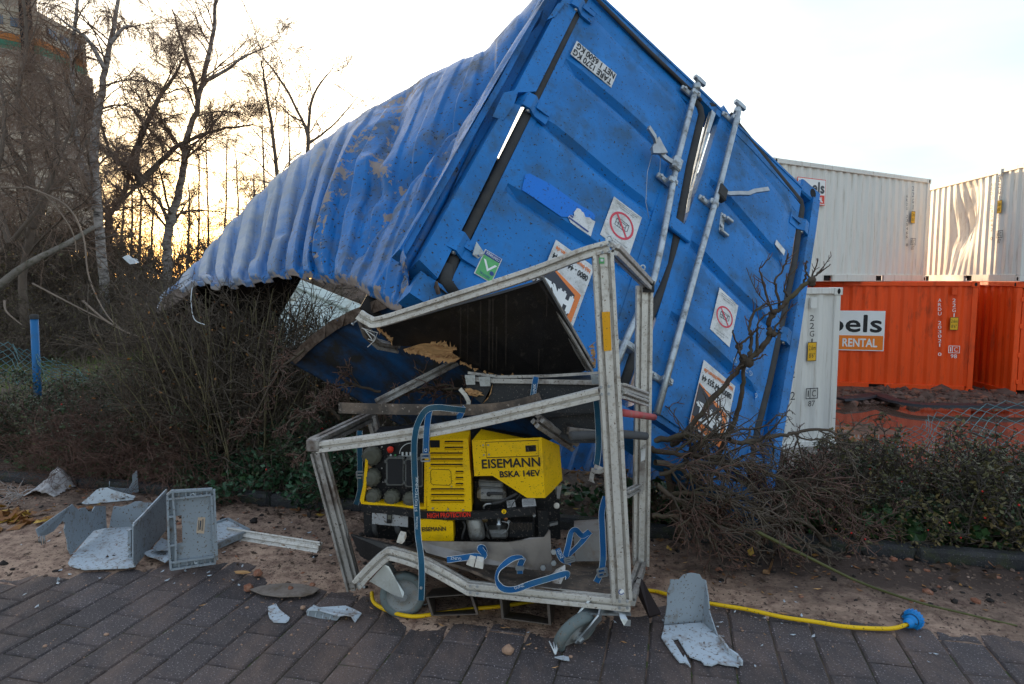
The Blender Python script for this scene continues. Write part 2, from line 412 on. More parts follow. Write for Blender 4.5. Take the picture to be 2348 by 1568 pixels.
# lower edge of the spilt sand as seen on the ground
SB = [(-400, 1372), (0, 1364), (72, 1366), (120, 1348), (200, 1340), (256, 1332), (350, 1318), (430, 1312), (560, 1328), (600, 1365), (690, 1372), (750, 1385), (830, 1410), (880, 1450), (955, 1488), (1003, 1484), (1067, 1464), (1131, 1464), (1179, 1476), (1235, 1488), (1260, 1500), (1300, 1485), (1359, 1460), (1380, 1436), (1411, 1420), (1460, 1424), (1520, 1412), (1637, 1410), (1721, 1416), (1822, 1432), (1922, 1444), (2022, 1457), (2143, 1477), (2251, 1489), (2347, 1505), (2800, 1560), (4200, 1640)]
SBG = [gnd(*p) for p in SB]; sbx = np.array([p.x for p in SBG]); sby = np.array([p.y for p in SBG])
def sand_dist(x, y): return np.asarray(y) - np.interp(x, sbx, sby)
vis, rest = [], []
for i in range(-70, 70):
    for j in range(-8, 18):
        p = E1 * (i * SW) + E2 * ((j + (.5 if i % 2 else 0)) * SL + 0.06)
        q = p.dot(E2)
        if q > 3.74 - SL * .5: continue
        if sand_dist(p.x, p.y) > .30: continue
        inview = p.y > 2.25 and abs(p.x) < p.y * .78 + .05
        (vis if inview else rest).append(p)
vis.sort(key=lambda p: p.y); rest += vis[300:]; vis = vis[:300]
ang = math.atan2(-.235, .972)
for p in vis:
    o = bpy.data.objects.new('paving_stone', random.choice(STONES)); COL.objects.link(o); o.parent = pavement
    o.location = (p.x, p.y, random.uniform(-.0025, .001)); o.rotation_euler = (random.gauss(0, .004), random.gauss(0, .004), ang + random.gauss(0, .004))
mb = MB()
for p in rest:
    me = random.choice(STONES); c, s = math.cos(ang), math.sin(ang)
    mb.add([(p.x + v.co.x * c - v.co.y * s, p.y + v.co.x * s + v.co.y * c, v.co.z) for v in me.vertices], [tuple(f.vertices) for f in me.polygons])
o = mb.build('paving_stones', m_stone, pavement); o['kind'] = 'stuff'
# joint filling of dark moss and sand
m_joint = mat('joint_sand', (.05, .042, .03), rough=.95, var=.4, vscale=3, bump=.6, bscale=150, dirt=(.2, .13, .1), dirt_amt=.45, dscale=2.2, speck=(.06, .075, .025), speck_amt=.3, sscale=9)
mb = MB(); a_, b2 = -12.0, 12.0
mb.add([E1 * a_ + E2 * -2.4 + Vector((0, 0, -.009)), E1 * b2 + E2 * -2.4 + Vector((0, 0, -.009)), E1 * b2 + E2 * 3.77 + Vector((0, 0, -.009)), E1 * a_ + E2 * 3.77 + Vector((0, 0, -.009))], [(0, 1, 2, 3)])
o = mb.build('joint_filling', m_joint, pavement); o['kind'] = 'stuff'

# kerb of single stones, heaved and uneven
m_kerb = mat('kerb_concrete', (.035, .034, .036), rough=.8, var=.35, vscale=5, bump=.7, bscale=90, dirt=(.05, .055, .03), dirt_amt=.35, speck=(.13, .12, .12), speck_amt=.12)
kerb = thing('kerb', (0, 0, 0), None, None); tag(kerb, kind='structure')
for k in range(-16, 16):
    c = E1 * (k * .75 + .1) + E2 * (3.82 + random.uniform(-.008, .008)) + Vector((0, 0, -.05 + random.uniform(-.008, .006)))
    mb = MB(); mb.box(c, E1 * .371, E2 * .045, Vector((random.uniform(-.006, .006), 0, .125)), bev=.018); mb.build('kerb_stone', m_kerb, kerb)

# sand and earth washed over the pavement: a real heap that runs out over the blocks
sx = np.arange(-8.5, 8.0, .03); sy = np.arange(1.5, 6.2, .03)
SX, SY = np.meshgrid(sx, sy); Q = SX * .235 + SY * .972
dist = sand_dist(SX, SY) + (fbm(SX, SY, 3.2, 21) - .5) * .30 + (fbm(SX, SY, 14, 22, 3) - .5) * .10
SZ = -.012 + np.clip(dist * .11, -.03, .030) + (fbm(SX, SY, 9, 23) - .5) * .012 * np.clip(dist * 3, 0, 1) + (fbm(SX, SY, 30, 24, 3) - .5) * .006
SZ = SZ + .04 * sstep(3.45, 3.76, Q) * (fbm(SX, SY, 2.5, 25) - .35)
SZ = np.where(Q > 3.76, -.06, SZ)
ids = np.arange(SX.size).reshape(SX.shape)
F2 = np.stack([ids[:-1, :-1], ids[:-1, 1:], ids[1:, 1:], ids[1:, :-1]], -1)
keep = (np.maximum.reduce([SZ[:-1, :-1], SZ[1:, 1:], SZ[:-1, 1:]]) > -.022) & (Q[:-1, :-1] < 3.79)
m_sand = mat('sand', (.40, .265, .19), rough=.95, var=.28, vscale=5, bump=1.0, bscale=70, dirt=(.17, .10, .075), dirt_amt=.45, dscale=16, speck=(.07, .045, .036), speck_amt=.22, sscale=60)
nt = m_sand.node_tree; b_ = nt.nodes['Principled BSDF']; lk = b_.inputs['Base Color'].links[0].from_socket
at_ = nt.nodes.new('ShaderNodeAttribute'); at_.attribute_name = 'soil'
nn = nt.nodes.new('ShaderNodeTexNoise'); nn.inputs['Scale'].default_value = 11; nn.inputs['Detail'].default_value = 8; nn.inputs['Roughness'].default_value = .75
ad = nt.nodes.new('ShaderNodeMath'); ad.operation = 'MULTIPLY_ADD'; ad.inputs[1].default_value = 1.6
sb_ = nt.nodes.new('ShaderNodeMath'); sb_.operation = 'MULTIPLY_ADD'; sb_.inputs[1].default_value = 2.2; sb_.inputs[2].default_value = -1.55
cl = nt.nodes.new('ShaderNodeClamp'); mx = nt.nodes.new('ShaderNodeMix'); mx.data_type = 'RGBA'; mx.inputs[7].default_value = (.070, .046, .036, 1)
nt.links.new(nn.outputs['Fac'], sb_.inputs[0]); nt.links.new(at_.outputs['Fac'], ad.inputs[0]); nt.links.new(sb_.outputs[0], ad.inputs[2])
nt.links.new(ad.outputs[0], cl.inputs['Value']); nt.links.new(cl.outputs[0], mx.inputs[0]); nt.links.new(lk, mx.inputs[6]); nt.links.new(mx.outputs[2], b_.inputs['Base Color'])
sand = np_mesh('sand', np.stack([SX, SY, SZ], -1).reshape(-1, 3), F2[keep].reshape(-1, 4), m_sand)
tag(sand, kind='stuff')
soil = np.clip(sstep(3.05, 3.75, Q) * .5 + .62 * sstep(.45, 1.3, SX) + .35 * np.exp(-((SX + .75) ** 2 / .35 + (SY - 3.55) ** 2 / .12)) + .5 * np.exp(-((SX + 3.1) ** 2 / .5 + (SY - 4.25) ** 2 / .06)) + (fbm(SX, SY, 1.8, 27) - .5) * .7, 0, 1)
at2 = sand.data.attributes.new('soil', 'FLOAT', 'POINT'); at2.data.foreach_set('value', soil.astype(np.float32).ravel())

# ------------------------------------------------------------------ yard: puddle of brown water behind the hedge
m_water = mat('puddle_water', (.10, .06, .045), rough=.04, var=.1, vscale=.8, bump=.02, bscale=6, spec=.6, rvar=.02)
pg = [gnd(1780, 925, YARD), gnd(2900, 925, YARD), gnd(2900, 1075, YARD), gnd(1650, 1075, YARD)]
mb = MB(); zz = YARD + .004
mb.add([(p.x, p.y, zz) for p in pg[::-1]], [(0, 1, 2, 3)])
puddle = mb.build('puddle', m_water); tag(puddle, kind='structure')

# ------------------------------------------------------------------ shipping containers in the yard
m_white = mat('white_paint', (.66, .64, .60), rough=.55, var=.07, vscale=2, bump=.05, bscale=40, dirt=(.42, .36, .29), dirt_amt=.16, dscale=4.5, stretch=(4, 4, .25))
m_orange = mat('orange_paint', (.80, .075, .008), rough=.45, var=.10, vscale=2, bump=.04, bscale=40, dirt=(.42, .05, .012), dirt_amt=.2, dscale=2.5, stretch=(2, 2, .5))
m_dark = mat('dark_recess', (.012, .012, .013), rough=.9)
m_blacktext = mat('black_print', (.02, .02, .022), rough=.6)
m_greytext = mat('grey_print', (.06, .07, .085), rough=.6)
m_whitetext = mat('white_print', (.75, .74, .72), rough=.6)
m_signwhite = mat('sign_white', (.74, .74, .74), rough=.45, var=.04, vscale=5)
m_signorange = mat('sign_orange', (.80, .20, .02), rough=.45, var=.04)
m_signred = mat('sign_red', (.68, .04, .02), rough=.45, var=.04)
m_yellowlabel = mat('yellow_label', (.72, .40, .02), rough=.5, var=.08)
m_steel = mat('worn_steel', (.38, .38, .38), rough=.4, metal=.8, var=.2, vscale=20)

def corrugated(p0, e, L, z0, z1, out, amp=.036, per=.278, dent=None, mi=0, mb=None, steps=10):
    """vertical trapezoid corrugation from p0 along e, closed sheet"""
    mb = mb or MB(); prof = [(0, 0), (.07 / .278, 0), (.139 / .278, -1), (.208 / .278, -1), (1, 0)]
    xs = []; n = int(round(L / per)); pr = L / n
    for k in range(n):
        for t, w in prof[:-1]: xs.append(((k + t) * pr, w * amp))
    xs.append((L, 0)); V = []
    for i in range(steps + 1):
        z = z0 + (z1 - z0) * i / steps
        for x, w in xs:
            p = p0 + e * x + out * (w + (dent(x, (z - z0) / (z1 - z0)) if dent else 0)); V.append((p.x, p.y, z))
    k = len(xs); F = [(i * k + j, i * k + j + 1, (i + 1) * k + j + 1, (i + 1) * k + j) for i in range(steps) for j in range(k - 1)]
    return mb.add(V, F, mi)

def container(name, label, p, e, z, m, group, L=6.06, W=2.44, H=2.59, dent=None, door=False):
    """p: front right bottom corner on the ground plan; e: direction along the front side towards the right; -normal side is behind"""
    e = Vector((e[0], e[1], 0)).normalized(); out = Vector((e.y, -e.x, 0)); back = -out
    p = Vector((p[0], p[1], z)); a = p - e * L; up = Vector((0, 0, 1))
    t = thing(name, (a + e * L / 2 + back * W / 2), label, 'shipping container', group)
    R, Cn = .12, .16
    zz = Vector((0, 0, 0))
    # long side walls with real corrugation; roof
    mb = corrugated(a + e * R + back * .03, e, L - 2 * R, z + .16, z + H - .10, out, dent=dent, steps=14); mb.build('side_wall', m, t)
    mb = corrugated(a + e * (L - R) + back * (W - .03), -e, L - 2 * R, z + .16, z + H - .10, back, steps=2); mb.build('side_wall', m, t)
    MB().box(a + e * L / 2 + back * W / 2 + up * (H - .03), e * (L / 2 - .1), back * (W / 2 - .06), up * .012).build('roof', m, t)
    if not door:
        corrugated(p + back * .1 - e * .03, back, W - .2, z + .16, z + H - .1, e, steps=2).build('end_wall', m, t)
    corrugated(a + back * (W - .1) + e * .03, -back, W - .2, z + .16, z + H - .1, -e, steps=2).build('end_wall', m, t)
    for s, c in ((0, a), (1, a + back * (W - .06))):
        MB().box(c + e * L / 2 + back * .03 + up * (H - .05), e * (L / 2 - Cn + .02), back * .03, up * .05, bev=.008).build('top_rail', m, t)
        if s == 0:
            mb = MB(); x0 = Cn; segs = [(Cn, L / 2 - 1.19), (L / 2 - .85, L / 2 + .85), (L / 2 + 1.19, L - Cn)]
            for u0, u1 in segs: mb.box(c + e * (u0 + u1) / 2 + back * .03 + up * .08, e * ((u1 - u0) / 2), back * .03, up * .08, bev=.006)
            mb.box(c + e * L / 2 + back * .03 + up * .148, e * (L / 2 - Cn), back * .026, up * .01)
            mb.build('bottom_rail', m, t)
            for u in (L / 2 - 1.02, L / 2 + 1.02): MB().box(c + e * u + back * .1 + up * .075, e * .165, back * .03, up * .06).build('fork_pocket', m_dark, t)
        else: MB().box(c + e * L / 2 + back * .03 + up * .08, e * (L / 2 - Cn), back * .03, up * .08).build('bottom_rail', m, t)
    for u in (R / 2, L - R / 2):
        for w in (R / 2, W - R / 2):
            MB().box(a + e * u + back * w + up * H / 2, e * R / 2, back * R / 2, up * (H / 2 - .12), bev=.01).build('corner_post', m, t)
            for zc in (.059, H - .059):
                cc = a + e * u + back * w + up * zc
                cst = MB().box(cc, e * (R / 2 + .022), back * (R / 2 + .012), up * .06, bev=.008).build('corner_casting', m, t)
                if w < 1:
                    f = cc + out * (R / 2 + .0125); _, s_, u_ = basis(out)
                    MB().prism([f + e * (math.cos(k * math.pi / 6) * .03) + up * (math.sin(k * math.pi / 6) * .045) for k in range(12)], out * .002).build('hole', m_dark, cst)
    for kx in (-.55, .55):
        MB().box(a + e * (L / 2 + kx * L) * 0 + e * L / 2 + back * W / 2 + up * .12, e * .05, back * (W / 2 - .1), up * .05).build('floor_beam', m, t) if kx < 0 else None
    if door:
        # doors on the right-hand end, seen at a grazing angle
        for k in (0, 1):
            c0 = p + back * (.13 + k * 1.1); dm_ = MB()
            dm_.box(c0 + back * .545 + up * (H / 2) - e * .03, e * .02, back * .535, up * (H / 2 - .16), bev=.006)
            d = dm_.build('door', m, t)
            for zr in (.35, .85, 1.35, 1.85): MB().box(c0 + back * .545 + up * (zr + .12) - e * .004, e * .012, back * .43, up * .17, bev=.012).build('door_panel', m, d)
            for bu in (.3, .78):
                bar_ = MB().tube([c0 + back * bu + up * .1 + e * .05, c0 + back * bu + up * (H - .1) + e * .05], .018, 8).build('locking_bar', m_steel, d)
            for zh in (.35, .95, 1.6, 2.2): MB().box(c0 + back * (.0 if k == 0 else 1.09) + up * zh, e * .02, back * .04, up * .05, bev=.006).build('hinge', m, d)
            MB().bar(c0 + back * .3 + up * 1.1 + e * .07, c0 + back * .68 + up * 1.12 + e * .07, .03, .02).build('handle', m_steel, d)
    t['_'] = 0; del t['_']
    return t, a, e, out

WH = 'white shipping containers of the yard'; OR = 'orange shipping containers of the yard'
def side_dent(x, v):
    if v < .02 or v > .98: return 0
    d = math.exp(-((x - 3.2 - .5 * v) ** 2) / .20) * math.exp(-((v - .55) ** 2) / .11)
    return -.30 * d + .05 * math.sin(x * 23 + v * 9) * d
O1, a1, e1_, n1_ = container('orange_container', 'orange shipping container with a rental company sign, standing on the muddy yard behind the puddle', (10.70, 15.70), (.961, -.277), YARD, m_orange, OR)
O2, a2, e2_, n2_ = container('orange_container', 'orange shipping container at the right edge, its door end with pressed panels facing out', (11.22, 15.20), (-.087, -.996), YARD, m_orange, OR, door=True)
W1, a3, e3_, n3_ = container('white_container', 'long grime-streaked white container on top of the orange ones, with a partly hidden rental sign', (10.68, 17.72), (.857, .517), YARD + 2.6, m_white, WH)
W2, a4, e4_, n4_ = container('white_container', 'white container on top at the far right with a torn dented side catching sunlight', (11.20, 15.12), (-.087, -.996), YARD + 2.6, m_white, WH, dent=side_dent)
N1, a5, e5_, n5_ = container('white_container', 'nearest white container, standing upright on the ground just behind the blue container', (5.20, 10.80), (.95, .31), YARD - .07, m_white, WH)

def on_side(t, a, out, px, py, lift=.004): return onplane(px, py, a + out * lift, out)
def plate(name, pts, thick, m, parent, out): return MB().prism(pts, out * thick).build(name, m, parent)
def label_rect(t, a, e, out, px, py, w, h, m, name='label', lift=.003, th=.003):
    c = on_side(t, a, out, px, py, lift); u = Vector((0, 0, 1))
    return plate(name, [c - e * w / 2 - u * h / 2, c + e * w / 2 - u * h / 2, c + e * w / 2 + u * h / 2, c - e * w / 2 + u * h / 2], th, m, t, out), c + out * th
def column(t, a, e, out, s, px, y0, y1, m, wid=.075):
    """stencilled marking written downwards, one character under another"""
    n = len(s)
    for i, ch in enumerate(s):
        if ch == ' ': continue
        py = y0 + (y1 - y0) * (i + .5) / n
        c = on_side(t, a, out, px, py, .006); h = abs((on_side(t, a, out, px, y0).z - on_side(t, a, out, px, y1).z)) / n * .74
        lettering(ch, c, e, (0, 0, 1), wid if ch not in '1I' else wid * .3, h, m, t, 'marking')
def markings(t, a, e, out, serial, px1, r1, px2, r2, ylab, yic, m, boxed=True, wid=.075, year='87'):
    column(t, a, e, out, serial, px1, r1[0], r1[1], m, wid); column(t, a, e, out, '22G1', px2, r2[0], r2[1], m, wid)
    lb, c = label_rect(t, a, e, out, px2, ylab, .17, .30, m_blacktext, 'height_label')
    lb2, c = label_rect(t, a, e, out, px2, ylab, .155, .28, m_yellowlabel, 'height_label', lift=.008)
    lettering('2.6m', c + Vector((0, 0, .06)), e, (0, 0, 1), .13, .075, m_blacktext, t, 'marking'); lettering("8'6''", c - Vector((0, 0, .06)), e, (0, 0, 1), .11, .075, m_blacktext, t, 'marking')
    c = on_side(t, a, out, px2, yic, .006); u = Vector((0, 0, 1)); mb = MB()
    for dx in (-.11, -.035, .11): mb.box(c + e * dx, e * .006, out * .001, u * .08)
    for dz in (-.08, .08): mb.box(c + u * dz, e * .116, out * .0012, u * .006)
    mb.build('marking', m, t)
    lettering('C', c + e * .037, e, u, .075, .1, m, t, 'marking'); lettering('I', c - e * .072, e, u, .02, .1, m, t, 'marking'); lettering(year, c - u * .16, e, u, .13, .09, m, t, 'marking')
markings(O1, a1, e1_, n1_, 'ARDU 203021 0', 2154, (683, 817), 2187, (683, 728), 742, 801, m_whitetext, year='98', wid=.07)
markings(N1, a5, e5_, n5_, 'ARDU 235422 2', 1817, (592, 920), 1861, (720, 792), 806, 902, m_blacktext, wid=.085)
markings(W1, a3, e3_, n3_, 'ARDU 235466 8', 2079, (445, 566), 2093, (425, 482), 498, 554, m_greytext, wid=.08)
markings(W2, a4, e4_, n4_, 'ARDU 235442 0', 2273, (418, 552), 2291, (405, 460), 474, 537, m_blacktext, wid=.09)
def rental_sign(t, a, e, out, px0, px1, py0, py1, W, m_low, m_txt, edge=None):
    """company board: name above, orange or red band with RENTAL below; right edge fixed by what shows"""
    u = Vector((0, 0, 1)); tr = on_side(t, a, out, px1, py0, .002); br = on_side(t, a, out, px1, py1, .002); H = (tr - br).length
    c = br + u * H / 2 - e * W / 2
    def rect(du0, du1, w, th, m, lift, name):
        cc = c + u * (du0 + du1) / 2 + out * lift
        return plate(name, [cc - e * w / 2 - u * (du1 - du0) / 2, cc + e * w / 2 - u * (du1 - du0) / 2, cc + e * w / 2 + u * (du1 - du0) / 2, cc - e * w / 2 + u * (du1 - du0) / 2], th, m, t, out)
    if edge: rect(-H / 2 - .015, H / 2 + .015, W + .03, .008, edge, 0, 'sign_border')
    rect(-H / 2, H / 2, W, .010, m_signwhite, 0, 'sign_board'); rect(-H / 2 + .02, -H / 2 + H * .38, W - .04, .003, m_low, .010, 'sign_band')
    lettering('Boels', c + u * H * .18 + out * .012, e, u, W * .92, H * .42, m_txt, t, 'sign_lettering', bold=.012)
    lettering('RENTAL', c - u * H * .30 + e * W * .20 + out * .014, e, u, W * .43, H * .2, m_whitetext, t, 'sign_lettering', bold=.006)
rental_sign(O1, a1, e1_, n1_, 1945, 2025, 713, 805, 1.75, m_signorange, m_blacktext)
rental_sign(W1, a3, e3_, n3_, 1813, 1889, 414, 470, .95, m_signred, m_greytext, edge=m_signred)
# vents high on the side walls, smudged label plate on the orange door
for t, a, e, o_, px, py in ((O1, a1, e1_, n1_, 2188, 667), (N1, a5, e5_, n5_, 1863, 694), (W2, a4, e4_, n4_, 2294, 396)):
    label_rect(t, a, e, o_, px, py, .11, .17, m_white if t is not O1 else m_orange, 'vent', th=.03)

# ------------------------------------------------------------------ concrete tower far behind the trees
m_tower = mat('tower_concrete', (.27, .225, .185), rough=.85, var=.12, vscale=.3, dirt=(.22, .19, .16), dirt_amt=.4, dscale=.25)
m_tower2 = mat('tower_cladding', (.43, .36, .28), rough=.8, var=.08, vscale=.4)
m_tor = mat('tower_orange', (.42, .16, .05), rough=.8, var=.1); m_tgr = mat('tower_green', (.06, .17, .11), rough=.8, var=.1)
m_twin = mat('tower_window', (.10, .13, .17), rough=.2)
def tower():
    Y = 62.0; c = at(-10, 640, Y); c.z = 0
    t = thing('concrete_tower', (c.x, c.y, 0), 'tall concrete tower with cream, orange and green cladding bands behind the birch trees', 'tower')
    def ring(rad, y0, y1, m, name, n=8, rot=.39):
        z0 = CAMZ + (HOR - y1) / FPX * Y; z1 = CAMZ + (HOR - y0) / FPX * Y
        MB().prism([Vector((c.x + rad * math.cos(rot + k * 2 * math.pi / n), c.y + rad * math.sin(rot + k * 2 * math.pi / n), z0)) for k in range(n)], Vector((0, 0, z1 - z0))).build(name, m, t)
    k = Y / FPX
    ring(112 * k, -420, 84, m_tower, 'shaft'); ring(206 * k, 84, 94, m_tower2, 'parapet')
    for i in range(10): ring((203 + (i % 2)) * k, 94 + i * 4.4, 98.4 + i * 4.4 - .5, m_tower2, 'cladding_board')
    for i in range(3): ring((203 + (i % 2)) * k, 138 + i * 5, 142.6 + i * 5, m_tor, 'cladding_board')
    for i in range(4): ring((203 + (i % 2)) * k, 153 + i * 5, 157.6 + i * 5, m_tgr, 'cladding_board')
    for i in range(22): ring((214 + (i % 2) * .6) * k, 173 + i * 18, 190.4 + i * 18, m_tower2 if i % 2 else m_tower, 'cladding_board')
    for dx in (-92, -70, -40, -18, 4, 26, 48): # dark window bays
        pass
    z0 = CAMZ + (HOR - 124) / FPX * Y; z1 = CAMZ + (HOR - 106) / FPX * Y
    for s in range(8):
        am = .39 + (s + .5) * math.pi / 4; rr = 205 * k * math.cos(math.pi / 8); o_ = Vector((math.cos(am), math.sin(am), 0)); tt = Vector((-o_.y, o_.x, 0))
        for j in (-1, 0, 1): MB().box(Vector((c.x, c.y, (z0 + z1) / 2)) + o_ * rr + tt * j * 42 * k, tt * 15 * k, o_ * .05, Vector((0, 0, (z1 - z0) / 2))).build('window', m_twin, t)
    for px in (46, -60):
        MB().box(at(px + 10, 0, Y - 112 * k - .3) + Vector((0, 0, 4)), Vector((9 * k, 0, 0)), Vector((0, .25, 0)), Vector((0, 0, 10))).build('stair_shaft_recess', m_dark, t)
tower()

# ------------------------------------------------------------------ the wrecked blue container
m_blue = mat('blue_paint', (.009, .15, .43), rough=.48, var=.24, vscale=3.2, bump=.14, bscale=35, dirt=(.035, .10, .20), dirt_amt=.34, dscale=4.0, speck=(.02, .025, .03), speck_amt=.10, sscale=70, rvar=.12)
m_bluefresh = mat('unfaded_blue_paint', (.002, .15, .58), rough=.35, var=.06, vscale=5, speck=(.02, .03, .05), speck_amt=.12, sscale=80)
m_rubber = mat('rubber_gasket', (.036, .035, .036), rough=.75, var=.3, vscale=9, dirt=(.06, .055, .05), dirt_amt=.35)
m_galv = mat('galvanised_steel', (.42, .45, .47), rough=.42, metal=.75, var=.22, vscale=16, dirt=(.2, .19, .18), dirt_amt=.3, dscale=18)
m_sticker = mat('white_sticker', (.62, .61, .60), rough=.5, var=.06, vscale=8, dirt=(.42, .40, .37), dirt_amt=.35, dscale=12, speck=(.2, .18, .16), speck_amt=.1)
m_signorange2 = mat('print_orange', (.74, .20, .045), rough=.5, var=.05, speck=(.3, .12, .06), speck_amt=.05)
m_anthracite = mat('print_anthracite', (.045, .045, .055), rough=.5, var=.1)
m_red = mat('print_red', (.58, .06, .09), rough=.5, var=.08)
m_green = mat('print_green', (.10, .36, .13), rough=.5, var=.2, vscale=20)
m_navy = mat('print_navy', (.03, .06, .22), rough=.5, var=.1)
m_rustedge = mat('rusty_torn_edge', (.12, .085, .065), rough=.8, var=.4, vscale=14, dirt=(.05, .03, .02), dirt_amt=.5, dscale=20)
m_primer = mat('bare_primer', (.30, .235, .205), rough=.75, var=.2, vscale=12, dirt=(.16, .08, .05), dirt_amt=.3)

FA = Vector((.80143, .27589, -.53110)).normalized(); FB = Vector((-.33024, -.56611, -.75497))
FN = FA.cross(FB).normalized()   # FN points into the container
FT = Vector((.44337, 4.54166, 3.32953)) + FN * .028; OUT = -FN
BW, BH = 2.30, 2.656
def F(u, v, w=0.0): return FT + FA * u + FB * v + OUT * w
CR = dict(A=(1017.2, 0, .2494), B=(1017.2, 313, .2494), C=(1447.6, 234.7, .2494), E=(1447.6, 586.9, .2994), S=(313, 78, .499), D=(0, 0, 1))
def px(k, x, y): c = CR[k]; return c[0] + c[2] * x, c[1] + c[2] * y
def FP(k, x, y, w=0.0): return onplane(*px(k, x, y), FT + OUT * w, FN)
blue = thing('blue_container', F(1.9, BH, -.2), "crushed blue container tipped upside down over the hedge, its side wall torn open", 'shipping container')

def quad_box(pts, depth): # thick plate from a face polygon, extruded inwards
    return MB().prism(pts, FN * depth)
def uvbox(name, u0, u1, v0, v1, w0, w1, m, parent, bev=.006, sk=0.0):
    c = F((u0 + u1) / 2, (v0 + v1) / 2, (w0 + w1) / 2)
    return MB().box(c, FA * (u1 - u0) / 2 + FB * sk, FB * (v1 - v0) / 2, OUT * (w1 - w0) / 2, bev=bev).build(name, m, parent)

# sill beam along the upper edge, sagging to the right
def strip(name, pts0, pts1, w, depth, m, parent):
    """plate between two polylines on the face"""
    mb = MB(); n = len(pts0)
    top = [F(*p, w) for p in pts0] + [F(*p, w) for p in pts1]; bot = [p + FN * depth for p in top]
    V = top + bot; Fc = []
    for i in range(n - 1):
        Fc += [(i, n + i, n + i + 1, i + 1), (2 * n + i, 2 * n + i + 1, 3 * n + i + 1, 3 * n + i)]
        Fc += [(i, i + 1, 2 * n + i + 1, 2 * n + i), (n + i + 1, n + i, 3 * n + i, 3 * n + i + 1)]
    Fc += [(0, 2 * n, 3 * n, n), (n - 1, 2 * n - 1, 4 * n - 1, 3 * n - 1)]
    return mb.add(V, Fc).build(name, m, parent)
strip('sill', [(-.02, -.036), (.6, .0), (1.1, .028), (1.6, .066), (2.13, .105)], [(-.02, .03), (.6, .075), (1.1, .10), (1.6, .155), (2.13, .25)], .030, .14, m_blue, blue)
strip('sill_return', [(-.02, -.04), (1.1, .022), (2.13, .10)], [(-.02, -.02), (1.1, .042), (2.13, .12)], .036, 1.0 * .012, m_blue, blue)
# floor behind the doors, what is left of it
mbf = MB()
for k in range(10):
    mbf.box(F(1.15, .03 + .004 * (k % 3), -1.75 - k * .125), FA * (1.08 - .02 * k), FN * .0615, FB * .012)
mbf.build('floor_boards', mat('floor_plywood', (.10, .075, .055), rough=.8, var=.3, vscale=8), blue)

# left corner post: outer ridge, channel and front strip, broken below the middle hinge
post = strip('corner_post', [(-.060, -.05), (-.058, 1.18)], [(.050, -.05), (.052, 1.06)], .03, .15, m_blue, blue)
strip('post_lower', [(-.062, 1.28), (-.075, 1.8), (-.085, 2.44)], [(.012, 1.24), (.026, 1.8), (.030, 2.47)], .045, .17, m_blue, post)
strip('post_channel', [(-.135, -.04), (-.135, 2.42)], [(-.055, -.04), (-.06, 2.42)], -.11, .012, m_blue, post)
strip('post_ridge', [(-.165, -.04), (-.150, 1.1), (-.175, 2.4)], [(-.128, -.04), (-.118, 1.1), (-.135, 2.4)], -.035, .10, m_blue, post)
MB().prism([FP('A', 555, 850, .05), FP('A', 690, 820, .055), FP('A', 640, 980, .06), FP('A', 545, 1105, .05), FP('A', 450, 1070, .03)], FN * .012).build('torn_bracket', m_blue, post)
MB().prism([FP('A', 950, 180, .03), FP('A', 1050, 30, .04), FP('A', 1130, 10, .05), FP('A', 1020, 150, .04)], FN * .012).build('torn_bracket', m_blue, post)
def casting(u0, u1, v0, v1, w0, w1, holes=True):
    c = uvbox('corner_casting', u0, u1, v0, v1, w0, w1, m_blue, blue, bev=.012)
    f = F((u0 + u1) / 2 + .02, (v0 + v1) / 2, w1 + .001)
    MB().prism([f + FA * (math.cos(k * math.pi / 8) * .030) + FB * (math.sin(k * math.pi / 8) * .045) for k in range(16)], FN * .004).build('hole', m_dark, c)
casting(2.12, 2.33, .012, .145, -.10, .034)
casting(-.06, .10, -.13, .01, -.10, .05)
casting(2.10, 2.31, 2.54, 2.68, -.10, .05)
# right corner post
pr = strip('corner_post', [(2.245, .12), (2.25, .42), (2.25, 1.5), (2.24, 2.56)], [(2.315, .12), (2.32, .42), (2.315, 1.5), (2.30, 2.56)], .045, .12, m_blue, blue)
strip('post_channel', [(2.17, .14), (2.18, 1.3), (2.15, 2.56)], [(2.26, .14), (2.26, 1.3), (2.25, 2.56)], -.05, .012, m_blue, pr)
strip('post_side', [(2.305, .10), (2.31, 1.4), (2.29, 2.6)], [(2.318, .10), (2.322, 1.4), (2.302, 2.6)], .043, .30, m_blue, pr)
# far side wall behind the right post and the roof that now lies below
mbw = MB(); N_ = 60; V = []
for i in range(3):
    for j in range(N_ + 1):
        d = 2.7 * j / N_; s = .03 * max(-1, min(1, 2.2 * math.sin(j * 2 * math.pi / 6)))
        V.append(F(2.28 + s - .10 * math.sin(d), .25 + 2.3 * i / 2, -.12 - d))
k = N_ + 1; mbw.add(V, [(i * k + j, i * k + j + 1, (i + 1) * k + j + 1, (i + 1) * k + j) for i in range(2) for j in range(N_)]); mbw.build('far_side_wall', m_blue, blue)
strip('roof_header', [(-.05, 2.47), (1.1, 2.50), (2.12, 2.50)], [(-.05, 2.60), (1.1, 2.64), (2.12, 2.655)], .02, .14, m_blue, blue)

